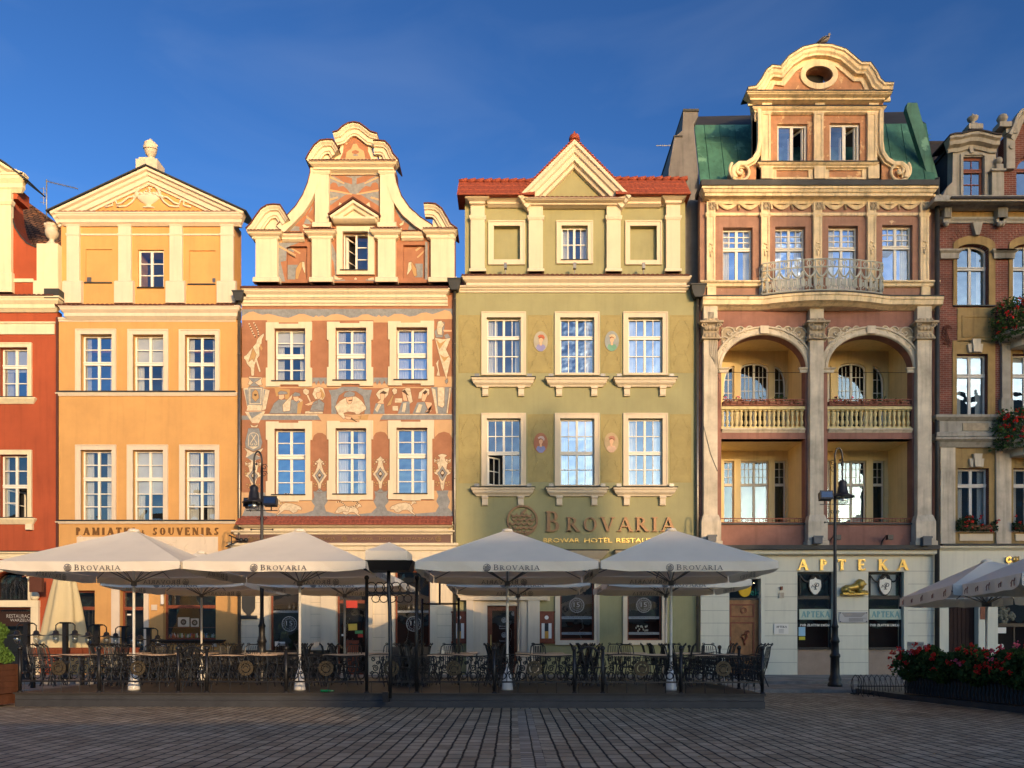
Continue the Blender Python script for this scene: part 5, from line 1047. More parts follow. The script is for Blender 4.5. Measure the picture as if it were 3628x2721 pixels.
for u0, u1 in ((748, 865), (1295, 1412)):
    pilaster(HM, C4, u0, 455, u1, 962, ya, MCR, proj=.18, cap=[(490, 515, .07)], base=(915, .1))
def mc(u0, u1, v0, v1, p, el=1, er=1):
    y = ya-p; z = C4.Z(v0, y); c = MB(); c.cornice(C4.X(u0, y)+(p if el else 0), C4.X(u1, y)-(p if er else 0), ya, CORN(z, z-C4.Z(v1, y), p), el, er); HM.add('gable_cornice', c, MCR)
    c = MB(); tiles(c, C4.X(u0, y)+.05, C4.X(u1, y)-.05, y-.02, z, ya, z+.05, step=.15, amp=.02, th=.04); HM.add('tile_edge', c, TILED)
mc(172, 474, 985, 1048, .42); mc(465, 650, 1005, 1060, .25, 0, 0); mc(648, 925, 975, 1045, .42); mc(1203, 1478, 968, 1042, .42); mc(1470, 1655, 990, 1050, .25, 0, 0); mc(1645, 1945, 968, 1035, .42); mc(688, 1440, 397, 462, .45)
c = MB(); c.box(C4.X(870, ya), C4.X(1290, ya), ya-.07, ya, C4.Z(524, ya), C4.Z(485, ya)); HM.add('frieze_strip', c, MCR)
def vol(path, w=.42, p=.42, yw=None, nm='scroll_pediment'):
    c = MB(); c.sweep(P(path, (yw or ya)-p), yw or ya, [(0, 0), (0, p), (-w*.12, p), (-w*.3, p*.82), (-w*.38, p*.8), (-w*.45, p*.62), (-w*.8, p*.6), (-w*.85, p*.5), (-w, p*.48), (-w, 0)]); HM.add(nm, c, MCR)
    c = MB(); c.sweep(P(path, (yw or ya)-p), (yw or ya)+.75, [(0, 0), (0, p+.8), (.045, p+.8), (.045, 0)]); HM.add('coping', c, TILED)
vol([(172, 975), (215, 930), (255, 868), (300, 808), (350, 778), (400, 772), (455, 776), (490, 830), (522, 885)]); vol([(1662, 765), (1700, 762), (1760, 768), (1810, 805), (1850, 870), (1885, 935), (1942, 975)])
c = MB(); c.plate(P([(285, 990), (300, 900), (350, 860), (420, 850), (470, 990)]), ya-.1, ya+.5); c.plate(P([(1740, 970), (1740, 850), (1790, 870), (1840, 960)]), ya-.1, ya+.5); HM.add('scroll_infill', c, MCR)
vol([(676, 392), (700, 345), (745, 275), (795, 235), (850, 228), (900, 230), (925, 270), (945, 305)]); vol([(1238, 236), (1285, 236), (1335, 242), (1375, 282), (1402, 345), (1445, 395)])
c = MB(); c.plate(P([(770, 398), (790, 330), (840, 300), (890, 310), (905, 398)]), ya-.1, ya+.4); c.plate(P([(1290, 398), (1290, 310), (1330, 330), (1375, 398)]), ya-.1, ya+.4); HM.add('scroll_infill', c, MCR)
top = [(898, 168), (945, 155), (985, 115), (1030, 90), (1078, 82), (1125, 92), (1170, 125), (1215, 162), (1272, 178)]
vol(top, .42, .36)
c = MB(); c.plate(P([(905, 398), (950, 340), (968, 290), (960, 220), (1000, 190), (1040, 150), (1120, 150), (1165, 190), (1215, 220), (1222, 290), (1240, 340), (1285, 398)]), ya-.06, ya+.7); HM.add('crest_wall', c, MCR)
mu = MB(); y_ = ya-.06; paint(T0, [(960, 385), (985, 330), (990, 265), (1018, 262), (1022, 230), (1050, 200), (1090, 190), (1130, 200), (1158, 235), (1162, 265), (1195, 268), (1195, 320), (1222, 385)], 1, C4, y_); paint(P0, [(1005, 385), (1015, 330), (1055, 300), (1068, 262), (1100, 258), (1118, 295), (1160, 320), (1172, 385)], 2, C4, y_); paint(T0, [(1062, 335), (1065, 322), (1090, 315), (1115, 322), (1115, 335), (1090, 345)], 3, C4, y_); paint(G0, [(1070, 348), (1112, 348), (1112, 360), (1070, 362)], 3, C4, y_); HM.add('crest_mural', mu, PNT)
for sw in (Lsw, Rsw):
    pth = sw if sw is Rsw else sw[::-1]
    c = MB(); c.sweep(P(pth[:-0 or None]), ya+.8, [(0, 0), (0, 1.0), (-.42, 1.0), (-.42, .8)]); HM.add('sweep_band', c, MCR)
    c = MB(); c.sweep(P(pth), ya+.8, [(0, 0), (0, 1.03), (.03, 1.03), (.03, 0)]); HM.add('coping', c, TILED)
yp = ya-.4; c = MB(); zb = C4.Z(862, yp); c.sweep(P([(872, 862), (1068, 728), (1282, 862)], yp), ya, [(0, 0), (0, .4), (-.1, .4), (-.14, .3), (-.25, .26), (-.28, .0)]); c.cornice(C4.X(900, yp), C4.X(1255, yp), ya, [(.4, C4.Z(868, yp)), (.4, C4.Z(885, yp)), (.3, C4.Z(898, yp)), (.2, C4.Z(905, yp))], 0, 0); HM.add('window_pediment', c, MCR)
c = MB(); c.plate(P([(900, 868), (1068, 745), (1255, 868)], yp), ya-.15, ya); HM.add('pediment_field', c, MCR)
c = MB(); c.sweep(P([(862, 858), (1068, 718), (1290, 858)], yp), ya, [(0, 0), (0, .43), (.07, .43), (.07, 0)]); HM.add('pediment_tiles', c, TILED)
# ---------------------------------------------- ground floor
yg = YF-.1; GF0 = .2
HM.hole('gf', rect(C6.X(368, yg), .2, C6.X(620, yg), C6.Z(400, yg))); HM.hole('gf', rect(C6.X(930, yg), .2, C6.X(1180, yg), C6.Z(400, yg))); HM.hole('gf', rect(C6.X(1418, yg), .75, C6.X(1715, yg), C6.Z(400, yg)))
HM.wall('gf', rect(XM0, .2, XM1, C5.Z(1560)), MCR, y=yg, th=.4, name='ground_floor_wall')
c = MB()
for v in (672, 770, 868, 965, 1075):
    for a, b in ((105, 325), (712, 800), (1235, 1340), (1775, 1895)): c.box(C6.X(a, yg), C6.X(b, yg), yg-.004, yg+.02, C6.Z(v+2, yg), C6.Z(v, yg))
HM.add('masonry_joint', c, mat('joint_brown', (.25, .21, .14), bump=0))  # joints drawn as thin brown strips
c = MB()
for a, b in ((325, 366), (800, 928), (1183, 1235), (1370, 1416), (1717, 1775)): c.box(C6.X(a, yg), C6.X(b, yg), yg-.08, yg, .2, C6.Z(300, yg))
HM.add('opening_pilaster', c, MCR)
c = MB(); z = C5.Z(1580, YF-.5); c.cornice(C6.X(92, YF-.5)+.5, C6.X(1888, YF-.5)-.4, YF, CORN(z, z-C6.Z(70, YF-.5), .5)); c.cornice(C6.X(100)+.1, C6.X(1890)-.1, YF, [(.28, C6.Z(74)), (.28, C6.Z(84)), (.2, C6.Z(92)), (.18, C6.Z(106)), (.1, C6.Z(108))]); HM.add('shop_cornice', c, MCR)
c = MB(); tiles(c, C5.X(62, YF-.55), C5.X(1478, YF-.55), YF-.56, z, YF, z+.42, step=.17, amp=.03, rows=2); HM.add('canopy_tiles', c, mat('canopy_tile', (.27, .075, .045), var=.25, scale=6, bump=.3))
c = MB(); c.box(C6.X(100), C6.X(1892), YF-.2, YF-.1, C6.Z(178), C6.Z(110)); sb = HM.add('sign_board', c, mat('sign_board_brown', (.155, .085, .06), rough=.5, bump=0))
c = MB(); zz = C6.Z(154); hh = C6.Z(131)-zz
for o_ in (1075, 252):
    for t_, a, b in (('BROWAR', 0, 168), ('HOTEL', 220, 345), ('RESTAURACJA', 400, 678)): sans(c, t_, C6.X(o_+a), zz, hh, YF-.205, .02, width=C6.X(o_+b)-C6.X(o_+a))
for u in (1005, 1788, 225): hop_logo(c, C6.X(u), C6.Z(144), .12, YF-.205, .02)
HM.add('sign_letters', c, mat('brass_letter', (.32, .2, .09), rough=.4, metal=.5, bump=0), sb)
c = MB(); c.cornice(C6.X(100), C6.X(1895), YF, [(.3, C6.Z(180)), (.3, C6.Z(200)), (.22, C6.Z(208)), (.2, C6.Z(238)), (.14, C6.Z(244)), (.12, C6.Z(300))]); HM.add('lower_moulding', c, MCR)
for a, b, z0, tt in ((370, 618, .2, 'w'), (932, 1178, .2, 'd'), (1420, 1713, .75, 'w')):
    x0, x1 = C6.X(a, yg), C6.X(b, yg); o = shopwin(HM, x0, x1, z0, C6.Z(402, yg), C6.Z(665, yg) if tt == 'd' else None, name='door' if tt == 'd' else 'window', y=YF+.1)
    if tt == 'w':
        badge15(HM, o, x0 + (x1-x0)*(.61 if a < 400 else .52), C6.Z(852), 64*C6.k*YF/F, YF+.12)
        c = MB(); c.box(x0+.08, x1-.08, YF+.12, YF+.125, C6.Z(758), C6.Z(740)); HM.add('vinyl_band', c, VB, o)
        c = MB(); q = C6.X(540 if a < 400 else 1560)
        for k in range(3): c.lathe(q+(k-1)*.2, YF+.6, [(.08, C6.Z(738)), (.08, C6.Z(700)), (.03, C6.Z(690)), (.02, C6.Z(670))], 10)
        HM.add('brewing_kettle', c, ZINC, o)
        c = MB(); sans(c, 'NOWOŚCI BROWAR WIELKOPOLSKI', x0+.2, C6.Z(755), .06, YF+.119, width=x1-x0-.4); HM.add('vinyl_print', c, IRON, o)
        if a < 400:
            c = MB(); c.box(C6.X(405), C6.X(436), YF+.12, YF+.125, C6.Z(1042), C6.Z(1000)); c.box(C6.X(438), C6.X(490), YF+.12, YF+.125, C6.Z(1032), C6.Z(1003)); HM.add('sticker', c, WHITE, o)
    else:
        c = MB(); c.box(x0+.35, x1-.35, YF+.08, YF+.14, .3, C6.Z(990)); HM.add('door_panel', c, BRN, o)
        c = MB(); c.plate(C6.P([(1022, 852), (1097, 850), (1098, 905), (1025, 908)]), YF+.125, YF+.13); HM.add('yellow_notice', c, mat('yellow_paper', (.75, .5, .08), bump=0), o)
        c = MB(); c.plate(C6.P([(1080, 908), (1146, 908), (1146, 935), (1080, 935)]), YF+.125, YF+.13); HM.add('green_notice', c, SHC[4], o)
        c = MB(); c.plate(C6.P([(1105, 938), (1148, 938), (1148, 966), (1105, 966)]), YF+.12, YF+.126); HM.add('red_sticker', c, SHC[0], o)
        c = MB(); c.plate(C6.P([(968, 938), (985, 938), (985, 955), (968, 955)]), YF+.09, YF+.099); HM.add('sticker', c, WHITE, o)
        c = MB(); c.box(C6.X(1010), C6.X(1102), YF+.05, YF+.1, C6.Z(718), C6.Z(658)); HM.add('door_sign', c, SHC[0], o)
SLT = mat('slate_plaque', (.045, .045, .04), rough=.5, bump=.1)
c = MB(); c.plate(C6.P([(140, 500), (248, 500), (248, 720), (235, 750), (212, 770), (212, 782), (178, 782), (178, 770), (155, 750), (140, 720)], yg), yg-.06, yg); o = HM.add('wall_plaque', c, SLT); c = MB(); c.plate(C6.P([(125, 782), (265, 782), (265, 810), (125, 810)], yg), yg-.08, yg); HM.add('plaque_base', c, SLT, o)
c = MB(); c.box(C6.X(1272, yg), C6.X(1302, yg), yg-.05, yg, C6.Z(642), C6.Z(610)); HM.add('wall_box', c, CREAM)
c = MB(); c.tube([(C6.X(30, YF-1), YF-1, C6.Z(110, YF-1)), (C6.X(130), YF, C6.Z(150))], .03, 6); c.tube([(C6.X(120), YF, C6.Z(150)), (C6.X(0, YF-1.2), YF-1.2, C6.Z(205, YF-1.2))], .025, 6); c.tube([(C6.X(48, YF-1), YF-1, C6.Z(115, YF-1)), (C6.X(48, YF-1), YF-1, C6.Z(195, YF-1))], .018, 5)
for du in (0, 40): c.ball((C6.X(130+du, YF-.4), YF-.4, C6.Z(150, YF-.4)), .1, 8, 6)
HM.add('sign_bracket', c, IRON)
gutter_pipe(HM, 1611, C4.Z(1540), YF, head=.3) if False else None
# ================================================================== brown balcony house
B1, B2, B3 = Fr(2350, 100, .6028), Fr(2400, 1050, .5426), Fr(2450, 1850, .4521)
PEEL = (.70, .52, .30)
BRO = mat('mauve_brown_plaster', (.34, .185, .125), var=.22, scale=1.6, streak=.2, bump=.35, bscale=18, spots=(PEEL, .33, 1.7))
BRL = mat('brown_plaster_lower', (.27, .13, .095), var=.2, scale=1.4, streak=.2, bump=.3)
GBR = mat('gable_brown_plaster', (.47, .235, .12), var=.25, scale=2, streak=.15, bump=.4, spots=((.66, .43, .22), .42, 2.4))
BST = mat('weathered_cream_stone', (.76, .60, .36), var=.2, scale=2, streak=.4, bump=.35, bscale=14)
BGS = mat('grey_cream_stone', (.58, .50, .37), var=.25, scale=1.2, streak=.35, bump=.3, bscale=14)
BDS = mat('dirty_relief_stone', (.40, .32, .21), var=.3, scale=3, streak=.4, bump=.5, bscale=10)
YEL = mat('yellow_plaster', (.74, .58, .29), var=.08, scale=1, streak=.12, bump=.15)
BAL = mat('yellow_baluster', (.62, .51, .25), var=.15, scale=4, streak=.3, bump=.15)
COP = mat('green_copper', (.06, .17, .12), rough=.6, var=.35, scale=1.1, streak=.35, bump=.15, bscale=6, spots=((.15, .32, .22), .42, .9))
GFW = mat('pharmacy_cream', (.72, .68, .52), var=.06, scale=.7, streak=.1, bump=.1)
XB0, XB1 = S.X(2478), S.X(3325)
HB = House('brown_house', 'tall brown pharmacy house with arched loggias, curved gable and green copper roof', XB0, XB1)
z3 = B1.Z(1575); zt3 = B1.Z(985)
# upper storey
for i, (a, b, v0, v1, dr_) in enumerate(((350, 525, 1170, 1490, 0), (658, 835, 1165, 1560, 1), (970, 1145, 1160, 1560, 1), (1287, 1465, 1155, 1482, 0))):
    ts = .37 if not dr_ else .31
    w_ = HB.window(B1, a, v0, b, v1, key='up', ts=ts, up=(2, 3), lo=(1, 1), curt=.28, sill=False, dep=.22, fw=.075, name='balcony_door' if dr_ else 'window')
    if dr_:
        c = MB(); y = YF+.21
        for q in (0, 1):
            x0, x1 = B1.X(a), B1.X(b); xa = x0+.08 + q*(x1-x0)/2; c.box(xa, xa+(x1-x0)/2-.12, y, y+.04, B1.Z(v1), B1.Z(v1)+.75)
        HB.add('door_panel', c, WHITE, w_)
HB.wall('up', rect(XB0+.02, z3, XB1, zt3+.2), BRO, name='upper_wall')
for i, u in enumerate((255, 575, 882, 1200, 1510)):
    o = pilaster(HB, B1, u, 1020, u+50, 1490, YF, BST, proj=.12, cap=[(1086, 1108, .06)], base=None, panel=.08)
    c = MB(); x = B1.X(u+25, YF-.13); z = B1.Z(1300-i*4)
    for k in range(7): c.ball((x+.09*math.cos(k*.9), YF-.14, z+.18*math.sin(k*.9)), .05, 6, 4, sy=.5)
    c.ball((x, YF-.15, z-.3), .05, 6, 4, sy=.5, sz=2); HB.add('rosette', c, BST, o)
    c = MB(); c.box(B1.X(u+4), B1.X(u+46), YF-.16, YF, B1.Z(1078), B1.Z(1032))
    for k in range(6): c.ball((B1.X(u+25)+.11*math.cos(k*1.05), YF-.17, B1.Z(1055)+.11*math.sin(k*1.05)), .05, 6, 4, sy=.6)
    HB.add('pilaster_block', c, BDS, o)
    c = MB(); c.box(B1.X(u), B1.X(u+52), YF-.1, YF, z3, B1.Z(1522)); HB.add('pedestal', c, BST, o)
for a, b in ((305, 575), (625, 882), (932, 1200), (1250, 1510)):
    c = MB(); c.box(B1.X(a), B1.X(b), YF-.05, YF, B1.Z(1104), B1.Z(1087)); c.box(B1.X(a), B1.X(b), YF-.03, YF, B1.Z(1030), B1.Z(1012)); HB.add('frieze_band', c, BST)
    c = MB(); m_ = (a+b)/2
    for p, q in ((a+8, m_), (m_, b-8)):
        for dr_ in (0, .06, .12):
            L = [(B1.X(p+(q-p)*t), YF-.06, B1.Z(1028) - (.28-dr_)*math.sin(math.pi*t)) for t in [k/10 for k in range(11)]]; c.tube(L, .035, 5)
        for u in (p, q): c.tube([(B1.X(u), YF-.05, B1.Z(1024)), (B1.X(u)+.02, YF-.05, B1.Z(1070))], .045, 5); c.ball((B1.X(u), YF-.06, B1.Z(1024)), .07, 6, 4)
    HB.add('swag_relief', c, BST)
yc = YF-.55; z = B1.Z(925, yc); c = MB(); c.cornice(B1.X(228, yc)+.55, B1.X(1612, yc)-.5, YF, [(.55, z), (.55, z-.09), (.5, z-.11), (.46, z-.2), (.4, z-.23), (.4, z-.33), (.2, z-.36), (.14, z-.4), (.1, z-.5)]); co = HB.add('cornice', c, BST)
c = MB(); x = XB0+.15
while x < XB1-.1: c.box(x, x+.09, YF-.24, YF-.1, B1.Z(1008), B1.Z(994)); x += .19
HB.add('dentils', c, BST, co)
c = MB(); c.box(B1.X(222, yc), B1.X(1616, yc), yc-.06, YF+.5, z+.003, B1.Z(893, yc)); HB.add('gutter', c, LEAD)
for a, b in ((240, 572), (1240, 1582)):
    c = MB(); c.cornice(B1.X(a), B1.X(b), YF, [(.22, B1.Z(1494)), (.22, B1.Z(1502)), (.14, B1.Z(1508)), (.12, B1.Z(1522)), (.04, B1.Z(1526))]); HB.add('sill_course', c, BST)
# mansard roof
yr0, yr1 = YF+.45, YF+2.4
def slab(name, pts3, m, th=.08, label=None):
    r = MB(); n = len(pts3); A = [r.pt(p) for p in pts3]; B_ = [r.pt((p[0], p[1]+th, p[2]-th)) for p in pts3]
    r.face(A); r.face(B_[::-1])
    for k in range(n): r.face((A[k], A[(k+1) % n], B_[(k+1) % n], B_[k]))
    return HB.add(name, r, m, None, label)
q = lambda u, v, y: (B1.X(u, y), y, B1.Z(v, y))
slab('roof', [q(218, 900, yr0), q(1600, 888, yr0), q(1545, 560, yr1), q(183, 568, yr1)], COP)
slab('roof_crown', [q(183, 568, yr1), q(1545, 560, yr1), q(1440, 490, yr1+2), q(205, 518, yr1+2)], LEAD)
sm = MB()
for k in range(15):
    f = (k+.5)/15; f = f*.98+.01; a = q(218+(1600-218)*f, 900-12*f, yr0-.02); b = q(183+(1545-183)*f, 568-8*f, yr1-.02); sm.tube([a, b], .022, 4)
for k in range(30):
    f = ((k//2)+.5)/15; t = random.uniform(.2, .85); g = f+1/15
    pa = q(218+1382*f-35*t, 900-332*t, yr0+(yr1-yr0)*t-.02); pb = q(218+1382*min(g, 1)-35*t, 900-332*t, yr0+(yr1-yr0)*t-.02); sm.tube([pa, pb], .012, 4)
HB.add('roof_seam', sm, COP)
c = MB(); yw_ = YF+.1
c.plate(B1.P([(1560, 885), (1616, 882), (1492, 437), (1437, 437), (1428, 470)], yw_+.6), yw_+.6, yw_+.85); HB.add('roof_parapet', c, COP)
FIRE = mat('grey_fire_wall', (.16, .15, .14), var=.2, streak=.3, bump=.2)
c = MB(); y = YF+.8; c.plate([(B1.X(u, y), B1.Z(v, y)) for u, v in ((30, 1700), (212, 1700), (212, 900), (178, 565), (205, 520), (205, 490), (118, 482), (112, 600), (65, 640), (32, 832))], y, y+9); HB.add('fire_wall', c, FIRE)
c = MB(); c.box(B1.X(115, y), B1.X(208, y), y-.06, y+1.6, B1.Z(490, y), B1.Z(478, y)); c.box(B1.X(60, y), B1.X(112, y), y-.05, y+5, B1.Z(640, y), B1.Z(632, y)); HB.add('coping', c, LEAD)
# gable
ya = YF-.02; P = lambda L, y=ya: B1.P(L, y)
arch_out = [(497, 352), (545, 345), (578, 300), (605, 250), (640, 222), (688, 228), (740, 165), (820, 115), (900, 98), (985, 101), (1070, 128), (1130, 178), (1162, 206), (1215, 206), (1248, 250), (1272, 300), (1300, 325), (1352, 325)]
inner = [(545, 790)] + [(545, 500)] + [(530, 395), (560, 350), (590, 310), (620, 262), (645, 245), (695, 250), (745, 185), (820, 140), (900, 122), (985, 125), (1065, 150), (1120, 195), (1158, 228), (1205, 230), (1232, 262), (1260, 320), (1300, 345), (1300, 395), (1283, 500), (1283, 790)]
ov = [(B1.X(913, ya)+.58*math.cos(t), B1.Z(278, ya)+.37*math.sin(t)) for t in [k*math.pi/14 for k in range(28)]]
HB.hole('gable', ov)
for a, b, v0, v1, op in ((670, 847, 562, 782, 1), (978, 1157, 556, 776, 1)):
    w_ = HB.window(B1, a, v0, b, v1, key='gable', yw=ya, dep=.12, lo=(1, 1), curt=.0, fw=.09, sill=False, skip_lo=1, glass=GLASS)
    x1 = B1.X(b, ya); z0_, z1_ = B1.Z(v1, ya)+.05, B1.Z(v0, ya)-.08
    c = MB(Matrix.Translation((x1-.12, ya+.2, 0)) @ Matrix.Rotation(R(118), 4, 'Z')); c.box(0, .08, 0, .05, z0_, z1_); c.box(.72, .8, 0, .05, z0_, z1_); c.box(.08, .72, 0, .05, z0_, z0_+.08); c.box(.08, .72, 0, .05, z1_-.08, z1_); HB.add('open_casement', c, WHITE, w_)
gl = HB.wall('gable', P([(545, 900)] + inner[0:] + [(1283, 900)]), GBR, y=ya, th=.6, name='gable_wall')
c = MB(); c.plate([(B1.X(913, ya)+.8*math.cos(t), B1.Z(278, ya)+.62*math.sin(t)) for t in [k*math.pi/14 for k in range(28)]], ya-.07, ya+.02, [ov]); HB.add('oval_window_ring', c, BST, gl)
c = MB(); c.box(B1.X(860, ya), B1.X(965, ya), ya+.45, ya+.5, B1.Z(330, ya), B1.Z(230, ya)); HB.add('oval_window', c, DARK, gl)
HB.interior(B1.X(600, ya), B1.X(1250, ya), B1.Z(800), B1.Z(450), y=ya+1.6)
c = MB(); W_ = .42; c.sweep(P(arch_out, ya-.3), ya, [(0, 0), (0, .36), (-.07, .36), (-.1, .3), (-.2, .27), (-.26, .2), (-.33, .18), (-.35, .01), (-.46, .01), (-.46, .08), (-.58, .07), (-.58, 0)]); HB.add('arched_cornice', c, BST)
c = MB(); c.sweep(P(arch_out, ya-.3), ya+.7, [(0, 0), (0, 1.05), (.05, 1.05), (.05, 0)]); HB.add('coping', c, LEAD)
def bc(u0, u1, v0, v1, p, m=BST, lead=True):
    y = ya-p; z = B1.Z(v0, y); c = MB(); c.cornice(B1.X(u0, y)+p, B1.X(u1, y)-p, ya, CORN(z, z-B1.Z(v1, y), p)); o = HB.add('gable_cornice', c, m)
    if lead: c = MB(); c.box(B1.X(u0, y), B1.X(u1, y), y-.03, ya, z+.003, z+.04); HB.add('flashing', c, LEAD, o)
bc(490, 1348, 368, 405, .5); bc(525, 1312, 458, 488, .26); bc(556, 1268, 785, 812, .26)
for u in (575, 885, 1200):
    pilaster(HB, B1, u, 490, u+55, 782, ya, BST, proj=.12, cap=[(490, 505, .05)], panel=.09)
    c = MB(); c.box(B1.X(u, ya), B1.X(u+57, ya), ya-.14, ya, B1.Z(462, ya), B1.Z(400, ya)); HB.add('frieze_block', c, BST)
    c = MB(); c.box(B1.X(u-5, ya), B1.X(u+60, ya), ya-.16, ya, B1.Z(895, ya), B1.Z(812, ya)); HB.add('pedestal', c, BST)
for a, b in ((640, 880), (950, 1195)):
    c = MB(); c.plate(P([(a-10, 455), (b, 455), (b, 405), (a-10, 405)]), ya-.05, ya); HB.add('frieze_panel', c, BST)
    c = MB(); 
    for k in range(13): x = B1.X(a+12+(b-a-24)*k/12, ya); c.tube([(x+.05*math.cos(t), ya-.06, B1.Z(440, ya)+.09*math.sin(t)) for t in [j*.6+k for j in range(8)]], .02, 4)
    HB.add('frieze_ornament', c, BDS)
    c = MB(); c.plate(P([(a, 890), (b-5, 890), (b-5, 815), (a, 815)]), ya-.06, ya, [P([(a+22, 880), (b-30, 880), (b-30, 838), (a+22, 838)])]); HB.add('pedestal_panel', c, BST)
for sg in (0, 1):
    f = (lambda u: u) if not sg else (lambda u: 1828-u)
    body = [(f(u), v) for u, v in ((545, 500), (545, 740), (520, 780), (480, 800), (430, 798), (395, 830), (392, 895), (548, 895), (575, 895), (575, 500))]
    c = MB(); c.plate(P(body if not sg else body[::-1]), ya+.0, ya+.5); HB.add('volute_wall', c, GBR)
    path = [(f(u), v) for u, v in ((545, 480), (548, 560), (548, 680), (540, 735), (515, 775), (480, 797), (435, 797), (400, 825), (393, 862), (402, 893))]
    path = path[::-1] if not sg else path
    c = MB(); c.sweep(P(path), ya, [(0, 0), (0, .2), (-.06, .22), (-.16, .2), (-.18, .1), (-.24, .1), (-.24, 0)] if 1 else []); o = HB.add('volute_band', c, BST)
    cx, cz = B1.X(f(452), ya), B1.Z(850, ya); c = MB(); sp = [(cx + (1 if not sg else -1)*(.52-.44*t)*math.cos(t*9+2.4), ya-.12, cz + (.52-.44*t)*math.sin(t*9+2.4)*1.0) for t in [k/36 for k in range(37)]]; c.tube(sp, .065, 6); c.ball((cx, ya-.1, cz), .1, 8, 6); HB.add('scroll', c, BST, o)
    c = MB(); X = lambda u: B1.X(f(u), ya-.05)
    c.tube([(X(540), ya-.06, B1.Z(500, ya)), (X(540), ya-.06, B1.Z(550, ya)), (X(572), ya-.06, B1.Z(555, ya)), (X(572), ya-.06, B1.Z(515, ya)), (X(556), ya-.06, B1.Z(515, ya)), (X(556), ya-.06, B1.Z(540, ya))], .045, 4); HB.add('key_ornament', c, BST, o)
